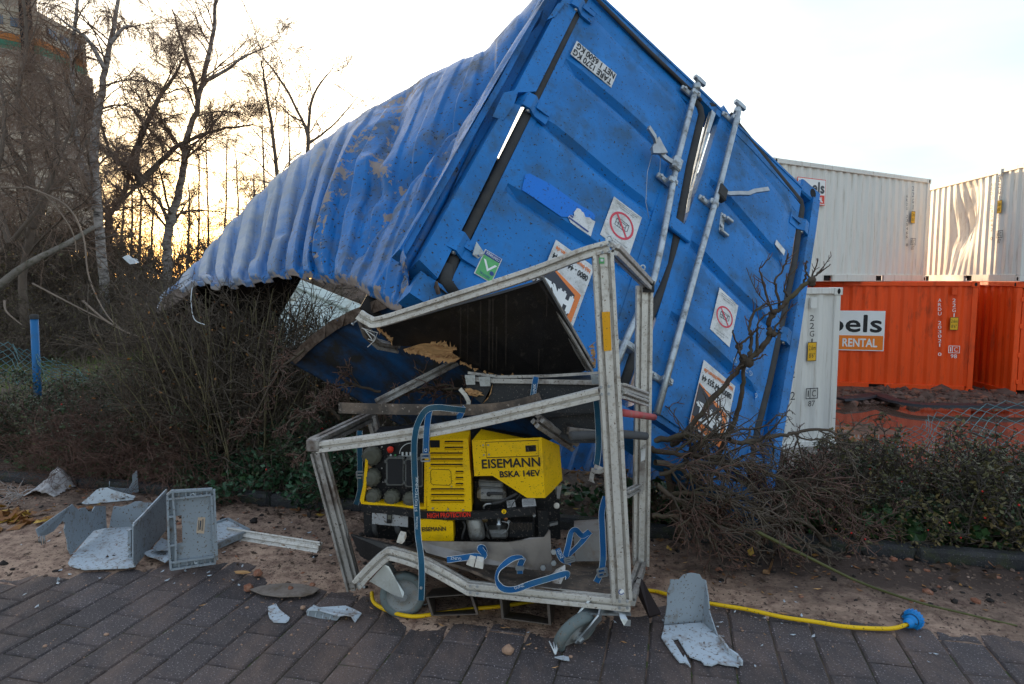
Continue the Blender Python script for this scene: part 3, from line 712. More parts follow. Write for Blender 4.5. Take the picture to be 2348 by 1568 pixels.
# ---- doors: stepped panels, the lower lip of each step in its own shade
def door_panel(uL, uR, vsL, vsR, name, parent, w0=0.0, depth=.046, lip=.030):
    """vsL/vsR: v of each step at the left/right edge; between the steps the sheet leans outwards"""
    mb = MB(); rows = []; M = 9
    for i in range(len(vsL) - 1):
        a_, b_ = (vsL[i], vsR[i]), (vsL[i + 1], vsR[i + 1])
        dp = (-.014, .024) if i else (.024, .024)
        rows.append((a_[0] + lip, a_[1] + lip, dp[0])); rows.append((a_[0] + .08, a_[1] + .08, .016)); rows.append((a_[0] + .13, a_[1] + .13, .022)); rows.append((b_[0] - .002, b_[1] - .002, .025))
    V = []; 
    for (l, r, w) in rows:
        for j in range(M):
            t = j / (M - 1); u = uL + (uR - uL) * t
            e_ = 0.25 if j in (0, M - 1) else 1.0
            V.append(F(u, l + (r - l) * t, w0 + w * e_ + .006 * math.sin(u * 7 + l * 5) * (0 < j < M - 1)))
    n = len(rows)
    return mb.add(V, [(i * M + j, (i + 1) * M + j, (i + 1) * M + j + 1, i * M + j + 1) for i in range(n - 1) for j in range(M - 1)]).build(name, m_blue, parent)
doorL = strip('door', [(.088, .05), (.095, 1.2), (.10, 2.42)], [(.122, .05), (.134, 1.2), (.15, 2.42)], .010, .05, m_blue, blue)
door_panel(.118, 1.035, [.095, .645, 1.176, 1.722, 2.44], [.20, .712, 1.20, 1.70, 2.44], 'door_sheet', doorL)
strip('door_edge', [(1.02, .15), (1.02, .8), (1.02, 1.55), (1.02, 2.1), (1.02, 2.43)], [(1.115, .17), (1.165, .69), (1.24, 1.5), (1.215, 1.94), (1.17, 2.43)], .012, .05, m_blue, doorL)
strip('door_edge', [(.10, .035), (.6, .085), (1.1, .115)], [(.12, .105), (.6, .165), (1.1, .205)], .009, .05, m_blue, doorL)
strip('door_edge', [(.10, 2.41), (1.1, 2.43)], [(.10, 2.46), (1.1, 2.48)], .012, .05, m_blue, doorL)
doorR = strip('door', [(1.285, -.02), (1.275, .6), (1.245, 1.2), (1.24, 1.7), (1.23, 2.42)], [(1.36, .02), (1.345, .62), (1.325, 1.2), (1.32, 1.7), (1.31, 2.42)], .03, .055, m_blue, blue)
door_panel(1.318, 2.085, [.09, .675, 1.236, 1.795, 2.44], [.315, .845, 1.40, 1.905, 2.44], 'door_sheet', doorR, w0=.016)
strip('door_edge', [(1.36, .02), (1.7, .12), (2.15, .27)], [(1.36, .115), (1.7, .235), (2.12, .36)], .026, .05, m_blue, doorR)
strip('door_edge', [(2.075, .32), (2.07, 1.3), (2.05, 2.44)], [(2.15, .28), (2.15, 1.3), (2.11, 2.44)], .024, .05, m_blue, doorR)
strip('door_edge', [(1.25, 2.41), (2.1, 2.42)], [(1.25, 2.47), (2.1, 2.48)], .028, .05, m_blue, doorR)
MB().prism([FP('C', 740, 62, .03), FP('C', 790, 52, .03), FP('C', 640, 520, .03), FP('C', 560, 800, .03), FP('C', 530, 1000, .03), FP('C', 552, 780, .0), FP('C', 585, 590, -.01), FP('C', 690, 235, -.02)], FN * .03).build('door_edge_bare', m_galv, doorR, label='bare grey folded edge of the right door')
MB().prism([FP('C', 720, 0, .035), FP('C', 770, 15, .04), FP('C', 800, 30, .035), FP('C', 735, 38, .03)], FN * .03).build('torn_edge', m_rubber, doorR)

# gaskets: black rubber
def gasket(uvs, r, parent, w=.0, name='gasket', fl=.6):
    pr_ = [(r * math.cos(t * math.pi / 4), r * fl * math.sin(t * math.pi / 4)) for t in range(8)]
    pts = [F(u, v, w) for u, v in uvs]; return MB().sweep(pts, pr_, ups=[OUT] * len(pts), smooth=True).build(name, m_rubber, parent)
gasket([(1.04, .125), (1.115, .16), (1.15, .22), (1.172, .69), (1.215, 1.155), (1.25, 1.5), (1.237, 1.675), (1.20, 1.94), (1.175, 2.2), (1.165, 2.45)], .030, doorL, .012)
gasket([(.068, .04), (.066, .6), (.070, 1.2), (.070, 1.8), (.066, 2.30), (.08, 2.43), (.16, 2.47)], .030, doorL, .0)
gasket([(.06, .015), (.6, .075), (1.1, .11)], .018, doorL, .028)
gasket([(1.36, -.005), (1.45, .03), (1.8, .13), (2.155, .235), (2.175, .28), (2.19, .8), (2.17, 1.3), (2.15, 1.8), (2.12, 2.15), (2.11, 2.45)], .026, doorR, .02)
# gasket tongue torn out sideways near the lower hinge
gasket([(.05, 2.36), (.07, 2.44), (.13, 2.47)], .034, doorL, .015, 'gasket_end')

# hinges: folded plates from post to door
def hinge(u, v, s=1.0, flip=False, parent=blue, tilt=0.0):
    mb = MB(); a2 = (FA + FB * tilt).normalized(); b2 = (FB - FA * tilt).normalized(); c = F(u, v, .0); f = -1 if flip else 1
    prof = [(-.075 * f, -.01), (-.045 * f, .045), (.0, .055), (.045 * f, .028), (.125 * f, .03), (.125 * f, .014), (.045 * f, .012), (.0, .038), (-.035 * f, .03), (-.065 * f, -.01)]
    h = .055 * s
    mb.prism([c + a2 * x * s + OUT * y * s - b2 * h for x, y in prof], b2 * 2 * h)
    o = mb.build('hinge', m_blue, parent)
    MB().prism([c + a2 * (.03 * f) + OUT * .034 - b2 * .04, c + a2 * (.12 * f) + OUT * .033, c + a2 * (.03 * f) + OUT * .034 + b2 * .004], OUT * .008).build('hinge_rib', m_blue, o)
    MB().tube([c + OUT * .028 - b2 * h * 1.15, c + OUT * .028 + b2 * h * 1.15], .013, 8).build('hinge_pin', m_steel, o)
hinge(.045, .20); hinge(.06, 1.17); hinge(.045, 2.235, 1.05)
for v in (.45, 1.42, 2.36): hinge(2.20, v, flip=True)
uvbox('centre_keeper', 1.115, 1.30, 1.20, 1.30, .035, .06, m_blue, blue)
# bent lower-left hinge tab, paint gone
MB().prism([FP('B', 300, 965, .06), FP('B', 380, 1080, .03), FP('B', 345, 1145, .02), FP('B', 265, 1085, .05)], FN * .006).build('bent_tab', m_galv, blue)

# ---- locking bars, keepers and handles
def bracket(u, v, parent, ax=None):
    c = F(u, v, .055); mb = MB(); mb.box(c, FA * .035, FB * .022, OUT * .03, bev=.008); mb.box(c + FA * -.06 - OUT * .02, FA * .04, FB * .02, OUT * .012, bev=.006)
    o = mb.build('bar_bracket', m_galv, parent); MB().disc(F(u - .075, v, .045), OUT, .011, .012, 6).build('bolt', m_steel, o)
    MB().disc(F(u + .015, v, .085), OUT, .009, .006, 8).build('bolt', m_steel, o)
b1 = MB().tube([F(1.012, .12, .06), F(1.018, .18, .06), F(1.043, .8, .062), F(1.108, 1.5, .07), F(1.117, 1.72, .075), F(1.10, 1.92, .07), F(1.075, 2.12, .065), F(1.05, 2.45, .06)], .020, 10).build('locking_bar', m_galv, doorL)
b2 = MB().tube([F(1.381, .02, .085), F(1.387, .755, .082), F(1.378, 1.366, .078), F(1.374, 1.97, .075), F(1.37, 2.47, .075)], .020, 10).build('locking_bar', m_galv, doorR)
for v in (.15, .98, 2.2): bracket(1.012 + .04 * v, v, b1)
for v in (.07, .90, 2.25): bracket(1.385, v, b2)
def cam_end(u, v, parent, s=1):
    c = F(u, v, .07); mb = MB(); mb.lathe(c, -FB, [(0, -.01), (.026, -.01), (.028, .03), (.020, .05), (.020, .07), (.0, .07)], 10)
    mb.prism([c - FB * .06 - FA * .045, c - FB * .055 + FA * .02, c - FB * .06 + FA * .05, c - FB * .09 + FA * .045, c - FB * .095 - FA * .01, c - FB * .085 - FA * .05], OUT * .025)
    mb.build('cam', m_galv, parent)
cam_end(1.010, .11, b1); cam_end(1.380, .01, b2)
def handle(pts, parent, wid):
    o = MB().sweep([F(*p) for p in pts], [(-.008, -wid), (.008, -wid), (.008, wid), (-.008, wid)], ups=[FB] * len(pts)).build('handle', m_steel, parent); return o
h1 = handle([(.731, .84, .15), (.80, .845, .13), (.845, .85, .10), (.87, .875, .09), (.93, .875, .085), (.98, .865, .08), (1.03, .845, .075)], doorL, .016)
MB().prism([F(.835, .80, .1), F(.875, .83, .1), F(.93, .86, .095), F(.88, .91, .095), F(.84, .94, .09), F(.82, .90, .09)], OUT * .02).build('handle_keeper', m_steel, h1)
MB().box(F(1.035, .845, .075), FA * .035, FB * .05, OUT * .022, bev=.008).build('handle_hub', m_galv, h1)
h2 = handle([(1.40, .80, .09), (1.46, .775, .10), (1.52, .735, .12), (1.585, .69, .13), (1.62, .645, .14), (1.67, .60, .15), (1.715, .557, .155)], doorR, .014)
MB().box(F(1.41, .80, .085), FA * .035 + FB * .01, FB * .05, OUT * .025, bev=.008).build('handle_hub', m_rubber, h2)
mb = MB(); mb.box(F(1.505, .96, .035), FA * .022, FB * .075 + FA * .012, OUT * .012, bev=.008); mb.box(F(1.535, .93, .06), FA * .03, FB * .012, OUT * .02, bev=.005); mb.box(F(1.53, 1.045, .055), FA * .035, FB * .010, OUT * .012, bev=.004)
lt = mb.build('handle_keeper', m_galv, doorR); 
for v in (.915, 1.0): MB().disc(F(1.50, v, .047), OUT, .013, .012, 8).build('bolt', m_steel, lt)
# thin wires hanging from the handle
for pts in ([(.845, .93, .09), (.87, 1.05, .06), (.93, 1.25, .05), (.99, 1.33, .04)], [(.905, .9, .09), (.955, 1.0, .06), (1.01, 1.02, .05)]):
    MB().tube([F(*p) for p in pts], .0018, 4).build('seal_wire', m_steel, doorL)

# ---- stickers and lettering (upside down with the container)
RD, UPV = -FA, FB
def sticker(name, pts, w, m, parent, th=.0012): return MB().prism([F(u, v, w) for u, v in pts], OUT * th).build(name, m, parent)
def rect_uv(u0, u1, v0, v1, d=0.0): return [(u0, v0), (u1, v0 + d), (u1, v1 + d), (u0, v1)]
def ftext(s, u, v, wd, ht, m, parent, w, bold=0.0, right=None, up=None): return lettering(s, F(u, v, w), right or RD, up or UPV, wd, ht, m, parent, bold=bold)
m_faint = mat('faint_print', (.22, .30, .42), rough=.6, var=.3, vscale=60)
s = sticker('weight_sticker', rect_uv(.136, .455, .480, .612), .028, m_sticker, doorL)
for i in range(1): MB().box(F(.30, .546, .027), FA * .16, FB * .067, OUT * .001).build('sticker_back', m_sticker, s)
ftext('TARE 1270 KG', .296, .578, .30, .050, m_blacktext, s, .0295, bold=.0015); ftext('NET 1 6500 KG', .30, .513, .30, .050, m_blacktext, s, .0295, bold=.0015)
def ring_sign(u0, u1, v0, v1, parent, w, d=0.0):
    s = sticker('warning_sticker', rect_uv(u0, u1, v0, v1, d), w, m_sticker, parent); uc, vc = (u0 + u1) / 2, (v0 + v1) / 2 + d / 2; R = (u1 - u0) * .40
    n = 40; V = []; 
    for r in (R, R * .84): V += [F(uc + r * math.cos(2 * math.pi * k / n), vc + r * 1.05 * math.sin(2 * math.pi * k / n), w + .0025) for k in range(n)]
    MB().add(V, [(k, (k + 1) % n, n + (k + 1) % n, n + k) for k in range(n)]).build('prohibition_ring', m_red, s)
    MB().bar(F(uc - R * .62, vc - R * .66, w + .003), F(uc + R * .62, vc + R * .66, w + .003), R * .14, .0008, up=OUT).build('prohibition_bar', m_red, s)
    g = MB(); L_ = R * .52
    for (x0, y0, x1, y1) in [(-1, -.5, .6, -.5), (-1, .5, .6, .5), (-1, -.5, -1, .5), (.6, -.5, .6, .5), (.6, -.5, 1, -.75), (.6, .5, 1, .25), (1, -.75, 1, .25), (-.55, -.5, -.55, .5), (-.2, -.5, -.2, .5), (-1, 0, .6, 0), (-1, -.5, -.6, -.8), (-.6, -.8, 1, -.75)]:
        g.bar(F(uc + x0 * L_, vc + y0 * L_, w + .0022), F(uc + x1 * L_, vc + y1 * L_, w + .0022), .0035, .0005, up=OUT)
    g.build('container_drawing', m_greytext, s)
    H = (v1 - v0)
    for i, (t_, wd) in enumerate((('Das Abstellen', .5), ('auf dem Container Dach', .72), ('ist strengstens verboten!', .78))): ftext(t_, uc, v0 + d / 2 + H * (.145 - .048 * i), (u1 - u0) * wd, H * .030, m_greytext, s, w + .002)
    for i, (t_, wd) in enumerate((('Achtung!', .35), ('Bitte unbedingt beachten', .7))): ftext(t_, uc, v1 + d / 2 - H * (.06 + .055 * i), (u1 - u0) * wd, H * .030, m_greytext, s, w + .002)
ring_sign(.732, .948, 1.350, 1.650, doorL, .030)
ring_sign(1.60, 1.770, 1.440, 1.755, doorR, .046, d=.028)
def company_sticker(u0, u1, v0, v1, parent, w, d=0.0):
    s = sticker('company_sticker', rect_uv(u0, u1, v0, v1, d), w, m_sticker, parent); W, H = u1 - u0, v1 - v0
    def P(x, y): return (u0 + W * x, v0 + d * x + H * y)
    sticker('orange_shape', [P(.02, .36), P(.93, .50), P(.93, 1.0), P(.02, .96)], w + .002, m_signorange2, s)
    sticker('dark_shape', [P(.02, .38), P(.80, .56), P(.80, .90), P(.02, .86)], w + .004, m_anthracite, s)
    ftext('HKL', u0 + W * .43, v0 + d / 2 + H * .73, W * .70, H * .23, m_whitetext, s, w + .006, bold=W * .035)
    ftext('0800 - 44 555 44', u0 + W * .5, v0 + d / 2 + H * .23, W * .88, H * .085, m_blacktext, s, w + .002, bold=.0012)
    ftext('hkl-baumaschinen.de', u0 + W * .5, v0 + d / 2 + H * .11, W * .88, H * .06, m_signorange2, s, w + .002, bold=.001)
company_sticker(.500, .765, 1.868, 2.29, doorL, .034)
company_sticker(1.605, 1.868, 1.975, 2.395, doorR, .050, d=.028)
s = sticker('maker_sticker', [(.177, 2.172), (.277, 2.166), (.279, 2.322), (.178, 2.328)], .030, m_sticker, doorL)
sticker('green_field', [(.182, 2.205), (.272, 2.199), (.274, 2.318), (.183, 2.323)], .032, m_green, s); sticker('blue_band', [(.182, 2.176), (.272, 2.170), (.272, 2.197), (.182, 2.203)], .032, m_navy, s)
ftext('CONTAINEX', .227, 2.187, .078, .016, m_whitetext, s, .0335); ftext('RENTAL', .227, 2.305, .06, .014, m_navy, s, .0335)
MB().prism([F(.19, 2.225, .0335), F(.232, 2.28, .0335), F(.268, 2.222, .0335), F(.255, 2.222, .0335), F(.232, 2.262, .0335), F(.203, 2.225, .0335)], OUT * .0006).build('mountain', m_whitetext, s)
MB().disc(F(.258, 2.275, .0335), OUT, .012, .0006, 12).build('emblem', m_navy, s)
s = MB().prism([FP('B', x, y, .029) for x, y in ((1142, 740), (1165, 718), (1200, 735), (1195, 700), (1225, 658), (1255, 668), (1268, 690), (1285, 700), (1300, 740), (1340, 745), (1360, 765), (1392, 782), (1372, 840), (1350, 918), (1300, 885), (1240, 845), (1165, 790))], OUT * .0012).build('torn_sticker', m_sticker, doorL, label='torn remnant of a white and blue sticker')
for q in (((1150, 735), (1335, 872), (1325, 882), (1150, 752)), ((1165, 718), (1195, 738), (1185, 750), (1160, 730))): MB().prism([FP('B', x, y, .0315) for x, y in q], OUT * .0006).build('blue_stripe', m_navy, s)
MB().prism([FP('B', x, y, .0265) for x, y in ((750, 350), (790, 340), (900, 395), (985, 440), (1220, 610), (1370, 700), (1392, 735), (1385, 760), (1300, 745), (1240, 672), (1150, 740), (1080, 738), (800, 545), (715, 490))], OUT * .0008).build('unfaded_patch', m_bluefresh, doorL, label='brighter unfaded blue patch left by a sticker')
sticker('name_plate', [(1.972, .760), (2.065, .788), (2.062, .838), (1.966, .806)], .045, m_sticker, doorR)
ftext('622 9', 1.90, 1.845, .17, .036, m_faint, doorR, .046, right=-(FA + FB * .14)); ftext('6', 2.04, 1.97, .022, .036, m_faint, doorR, .046)

# ---- the torn side wall: corrugated sheet bent outwards, ragged lower edge
m_wall = mat('peeling_blue_paint', (.003, .125, .38), rough=.36, var=.25, vscale=2.6, bump=.2, bscale=45, dirt=(.075, .10, .14), dirt_amt=.36, dscale=4.5, speck=(.02, .018, .018), speck_amt=.16, sscale=48, rvar=.1)
nt = m_wall.node_tree; n, l = nt.nodes, nt.links; b_ = n['Principled BSDF']; lk = b_.inputs['Base Color'].links[0].from_socket
def N_noise(sc, det=6, ro=.65):
    t = n.new('ShaderNodeTexNoise'); t.inputs['Scale'].default_value = sc; t.inputs['Detail'].default_value = det; t.inputs['Roughness'].default_value = ro
    tc = n.new('ShaderNodeTexCoord'); l.new(tc.outputs['Object'], t.inputs['Vector']); return t.outputs['Fac']
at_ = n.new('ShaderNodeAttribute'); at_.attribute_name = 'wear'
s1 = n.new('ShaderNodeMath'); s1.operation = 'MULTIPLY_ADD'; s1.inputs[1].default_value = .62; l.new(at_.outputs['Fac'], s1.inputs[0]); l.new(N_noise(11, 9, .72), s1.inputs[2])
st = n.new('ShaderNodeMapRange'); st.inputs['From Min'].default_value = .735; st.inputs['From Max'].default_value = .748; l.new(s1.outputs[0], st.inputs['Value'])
mx = n.new('ShaderNodeMix'); mx.data_type = 'RGBA'; mx.inputs[7].default_value = (.27, .215, .19, 1); l.new(st.outputs[0], mx.inputs[0]); l.new(lk, mx.inputs[6]); a2_ = n.new('ShaderNodeAttribute'); a2_.attribute_name = 'painted_sheen'; cm = n.new('ShaderNodeMix'); cm.data_type = 'RGBA'; cm.inputs[7].default_value = (.33, .35, .39, 1); cf = n.new('ShaderNodeMath'); cf.operation = 'MULTIPLY'; l.new(a2_.outputs['Fac'], cf.inputs[0]); l.new(N_noise(9, 6), cf.inputs[1]); l.new(cf.outputs[0], cm.inputs[0]); l.new(mx.outputs[2], cm.inputs[6]); l.new(cm.outputs[2], b_.inputs['Base Color'])
rl = b_.inputs['Roughness'].links[0].from_socket; rm = n.new('ShaderNodeMix'); rm.inputs[3].default_value = .8; l.new(st.outputs[0], rm.inputs[0]); l.new(rl, rm.inputs[2]); l.new(rm.outputs[0], b_.inputs['Roughness'])

def SP(x, y, Y): return at(*px('S', x, y), Y)
crest = [F(-.15, -.06, .02), SP(1640, 45, 4.75), SP(1490, 118, 5.05), SP(1280, 225, 5.35), SP(1080, 340, 5.55), SP(900, 455, 5.75), SP(740, 575, 5.85), SP(580, 720, 5.85), SP(420, 890, 5.75), SP(290, 1050, 5.6), SP(130, 1215, 5.4)]
midr = [F(-.165, 1.25, -.01), SP(1455, 600, 3.92), SP(1270, 650, 4.22), SP(1100, 690, 4.45), SP(930, 740, 4.65), SP(800, 800, 4.85), SP(665, 870, 4.98), SP(525, 965, 5.1), SP(385, 1060, 5.18), SP(255, 1140, 5.2), SP(105, 1250, 5.3)]
botr = [F(-.17, 2.46, -.01), SP(1200, 1255, 3.28), SP(1085, 1205, 3.55), SP(965, 1140, 3.85), SP(860, 1133, 4.15), SP(750, 1106, 4.35), SP(625, 1112, 4.55), SP(495, 1136, 4.7), SP(385, 1142, 4.85), SP(275, 1132, 4.95), SP(92, 1285, 5.15)]
back = [p + Vector((-.12, .75, -.45)) for p in crest]; back[0] = F(-.15, -.06, -.45); back[1] = crest[1] + Vector((-.2, .5, -.1))
NU, NV = 470, 100
ctrl = np.array([[p[:] for p in r] for r in (back, crest, midr, botr)])
def cr_interp(P, t):
    """Catmull-Rom along axis 0"""
    n_ = P.shape[0]; i = np.clip(np.floor(t).astype(int), 0, n_ - 2); f = (t - i)[(...,) + (None,) * (P.ndim - 1)]
    g = lambda k: P[np.clip(k, 0, n_ - 1)]
    p0, p1, p2, p3 = g(i - 1), g(i), g(i + 1), g(i + 2)
    return .5 * (2 * p1 + (p2 - p0) * f + (2 * p0 - 5 * p1 + 4 * p2 - p3) * f ** 2 + (3 * p1 - p0 - 3 * p2 + p3) * f ** 3)
su = np.linspace(0, 1, NU); sv = np.linspace(0, 1, NV)
A_ = cr_interp(ctrl.transpose(1, 0, 2), su * 10)            # (NU,4,3)
vv = np.where(sv < .18, sv / .18, 1 + (sv - .18) / .82 * 2)
S_ = cr_interp(A_.transpose(1, 0, 2), vv)                   # (NV,NU,3)
Tu = np.gradient(S_, axis=1); Tv = np.gradient(S_, axis=0); Nn = unit(np.cross(Tu, Tv))
if (Nn[60, 150] @ np.array([-.3, -1, .6])) < 0: Nn = -Nn
UU, VV = np.meshgrid(su, sv)
R_ = np.clip((VV - .18) / .82, 0, 1)
ph = UU * 15.5 + .05 * np.sin(R_ * 5 + UU * 9)
wave = np.clip(5.0 * np.sin(ph * 2 * np.pi), -1, 1)
crush = np.exp(-((UU - .23 + .10 * (R_ - .5)) ** 2) / .012)
amp = .034 * (.15 + .85 * sstep(.0, .45, R_)) * (1 - .75 * crush) * (1 - .55 * sstep(.75, 1.0, UU)) * (1 - .55 * sstep(.82, 1.0, R_))
def crease(u0, r0, u1, r1, wid):
    d = np.array([u1 - u0, (r1 - r0)]); L2 = (d ** 2).sum(); t = np.clip(((UU - u0) * d[0] + (R_ - r0) * d[1]) / L2, 0, 1)
    dd = np.sqrt(((UU - u0 - t * d[0]) * 1.6) ** 2 + (R_ - r0 - t * d[1]) ** 2); return np.exp(-(dd / wid) ** 1.15)
CREASES = [(.06, .16, .24, .52, .045, -.085), (.24, .52, .29, .80, .04, -.06), (.24, .52, .33, .40, .05, .06), (.33, .10, .30, .52, .05, -.05), (.38, .25, .42, .85, .05, .045), (.52, .12, .58, .6, .04, -.035), (.12, .4, .18, .95, .04, .04), (.66, .2, .68, .7, .04, -.03)]
D_ = wave * amp
wear = np.zeros_like(UU)
for (a0, b0, a1, b1_, wd, am) in CREASES:
    c_ = crease(a0, b0, a1, b1_, wd); D_ = D_ + 1.4 * am * c_; wear = wear + .28 * c_ ** 2
rid = lambda f1, f2, s_: 1 - np.abs(fbm(UU * f1, R_ * f2, 1.0, s_) * 2 - 1) ** .6
D_ = D_ - .035 * (rid(7, 4, 71) - .6) * (.15 + crush) * sstep(.02, .2, R_) - .003 * (rid(16, 7, 72) - .6) * sstep(.02, .2, R_)
wear = wear + .16 * np.clip((rid(7, 4, 71) - .86) / .14, 0, 1) + .12 * np.clip((rid(16, 7, 72) - .88) / .12, 0, 1)
D_ = D_ + .035 * (fbm(UU * 5, R_ * 3, 2.0, 41) - .47) * (.2 + crush) + .003 * (fbm(UU * 30, R_ * 12, 2.0, 42, 3) - .5)
fade = sstep(0, .03, UU)
S_ = S_ + Nn * (D_ * fade)[..., None]
# ragged lower edge
rag = (fbm(su * 40, su * 0 + 3, 1.0, 51, 4) - .5) * .06 + .004 * np.sin(su * 90)
drop = S_[-1] - S_[-6]; S_[-5:] += (drop[None] * rag[None, :, None] * np.linspace(.3, 3.2, 5)[:, None, None])
curl = sstep(.93, 1.0, R_) * (.5 + fbm(UU * 12, R_ * 0, 1.0, 52)); S_ = S_ - Nn * (.05 * curl ** 2)[..., None]
wear = wear + .20 * np.clip((fbm(UU * 70, R_ * 3.5, 1.0, 95) - .60) * 8, 0, 1) * sstep(.25, .4, UU) * (1 - sstep(.75, .9, UU))
wear = wear + .42 * sstep(.90, 1.0, R_) + .18 * np.exp(-((UU - .36) / .10) ** 2) * (fbm(UU * 20, R_ * 3, 1.0, 54)) + .12 * (wave > .9) * sstep(.3, .6, UU) * fbm(UU * 50, R_ * 2, 1., 53) + .20 * np.exp(-((R_ - .06) / .1) ** 2) * (UU < .4) + .35 * sstep(.94, 1, UU)
ids = np.arange(NU * NV).reshape(NV, NU)
F3 = np.stack([ids[:-1, :-1], ids[:-1, 1:], ids[1:, 1:], ids[1:, :-1]], -1).reshape(-1, 4)
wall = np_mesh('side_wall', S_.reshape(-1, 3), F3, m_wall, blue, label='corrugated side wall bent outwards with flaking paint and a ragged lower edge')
painted_sheen = np.clip(sstep(.36, .75, UU + .18 * (.5 - R_)) * (1.5 - .6 * R_) * (.55 + .75 * sstep(-.6, .6, wave)), 0, 1.6)  # sky sheen painted as a paler tone, stronger on the ridges
ac = wall.data.attributes.new('painted_sheen', 'FLOAT', 'POINT'); ac.data.foreach_set('value', painted_sheen.astype(np.float32).ravel())
aw = wall.data.attributes.new('wear', 'FLOAT', 'POINT'); aw.data.foreach_set('value', wear.astype(np.float32).ravel())
so = wall.modifiers.new('thickness', 'SOLIDIFY'); so.thickness = .004; so.offset = 0
m_inner_ = mat('dark_blocker', (.03, .026, .024), rough=.8, var=.3)
MB().prism([at(355, 722, 5.12), at(372, 684, 5.15), at(405, 662, 5.1), at(446, 643, 5.0), at(440, 668, 4.98), at(392, 705, 5.05)], Vector((.01, .03, -.01))).build('curled_flap', mat('bare_underside', (.16, .12, .10), rough=.7, var=.3, vscale=10, dirt=(.07, .045, .03), dirt_amt=.4), blue)
# crumpled roof sheet lying inside, shade-darkened blue, with a curled bare edge
e_a = [at(1000, 655, 3.12), at(900, 682, 3.45), at(812, 716, 3.75), at(737, 758, 4.0), at(660, 828, 4.2)]
e_b = [F(1.1, 2.66, -.03 - .36 * k) for k in range(5)]
g = np.array([[p[:] for p in r] for r in (e_a, [(p * .55 + q * .45) + FB * -.02 for p, q in zip(e_a, e_b)], e_b)])
tu = np.linspace(0, 4, 60); tv = np.linspace(0, 2, 40); A2 = cr_interp(g.transpose(1, 0, 2), tu); S2 = cr_interp(A2.transpose(1, 0, 2), tv)
TU, TV = np.meshgrid(tu, tv); S2[..., 1] += .015 * np.clip(2 * np.sin(TU * 9), -1, 1) + .03 * (fbm(TU, TV, 3, 61) - .5); S2[0] += np.array([0, .05, .03]) * (fbm(tu, tu * 0, 4, 62) - .3)[:, None]
ids = np.arange(60 * 40).reshape(40, 60); F4 = np.stack([ids[:-1, :-1], ids[:-1, 1:], ids[1:, 1:], ids[1:, :-1]], -1).reshape(-1, 4)
m_roof = mat('shaded_grimy_blue_paint', (.006, .06, .17), rough=.6, var=.3, vscale=3, dirt=(.03, .028, .026), dirt_amt=.6, dscale=4)  # shade inside the box put into the darker blue, together with grime
MB().box(F(.47, 1.92, -.62), FA * .60, FB * .55, OUT * .01).build('glow_blocker', m_inner_, blue)  # added plate that blocks sky glow through the hinge gap
rf = np_mesh('crumpled_roof', S2.reshape(-1, 3), F4, m_roof, blue); rf.modifiers.new('thickness', 'SOLIDIFY').thickness = .005
edge = [Vector(p) + Vector((0, -.012, 0)) for p in S2[1][::3]]
MB().sweep(edge, [(-.03, -.004), (.03, -.004), (.03, .004), (-.03, .004)], ups=[Vector((.3, -1, .3))] * len(edge)).build('torn_edge_strip', m_rustedge, rf)

# added dark sheet standing in for the shaded void behind the brush
m_inner = mat('void_shade_dark', (.022, .018, .015), rough=.8, var=.35, vscale=3, dirt=(.05, .035, .025), dirt_amt=.3)
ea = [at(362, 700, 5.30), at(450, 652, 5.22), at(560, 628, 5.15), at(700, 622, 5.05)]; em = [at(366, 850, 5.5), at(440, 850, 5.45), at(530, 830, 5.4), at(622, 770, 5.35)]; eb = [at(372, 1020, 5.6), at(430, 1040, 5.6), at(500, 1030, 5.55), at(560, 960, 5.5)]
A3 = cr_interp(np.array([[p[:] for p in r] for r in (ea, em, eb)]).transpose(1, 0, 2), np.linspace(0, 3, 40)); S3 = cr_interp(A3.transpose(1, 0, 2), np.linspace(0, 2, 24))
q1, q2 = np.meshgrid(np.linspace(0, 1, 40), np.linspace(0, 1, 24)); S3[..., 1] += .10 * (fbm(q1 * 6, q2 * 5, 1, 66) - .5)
ids = np.arange(960).reshape(24, 40); np_mesh('dark_void_sheet', S3.reshape(-1, 3), np.stack([ids[:-1, :-1], ids[:-1, 1:], ids[1:, 1:], ids[1:, :-1]], -1).reshape(-1, 4), m_inner, blue).modifiers.new('thickness', 'SOLIDIFY').thickness = .006

# pale container lying beyond, seen through the gap
m_pale = mat('pale_greygreen_paint', (.52, .58, .55), rough=.55, var=.08, vscale=2, dirt=(.33, .31, .24), dirt_amt=.3, dscale=3)
P1 = at(690, 650, 10.6); P2 = at(850, 718, 9.3); pe = (P2 - P1).normalized(); pd = at(545, 830, 9.6) - P1; pd = (pd - pe * pd.dot(pe)).normalized(); pn = pe.cross(pd).normalized()
if pn.y < 0: pn = -pn
pale = thing('pale_container', P1 + pd * 2.0, 'pale grey-green container lying tilted beyond the brush, seen through the torn blue wall', 'shipping container')
mb = MB(); L0, L1 = -.85, 3.4
xs = [L0 + (L1 - L0) * k / 44 for k in range(45)]; V = []
for y in (.12, 2.6):
    for k, x in enumerate(xs): V.append(P1 + pe * x + pd * y + pn * (.02 if (k // 2) % 2 else -.01))
mb.add(V, [(k, k + 1, 45 + k + 1, 45 + k) for k in range(44)]); mb.build('wall', m_pale, pale)
MB().bar(P1 + pe * L0 + pd * .04, P1 + pe * L1 + pd * .04, .15, .13, up=pn, bev=.01).build('top_rail', m_pale, pale)
rfp = MB().box(P1 + pe * (L0 + L1) / 2 - pd * .0 + pn * 1.1, pe * (L1 - L0) / 2, pn * 1.05, pd * .01).build('roof', m_pale, pale)
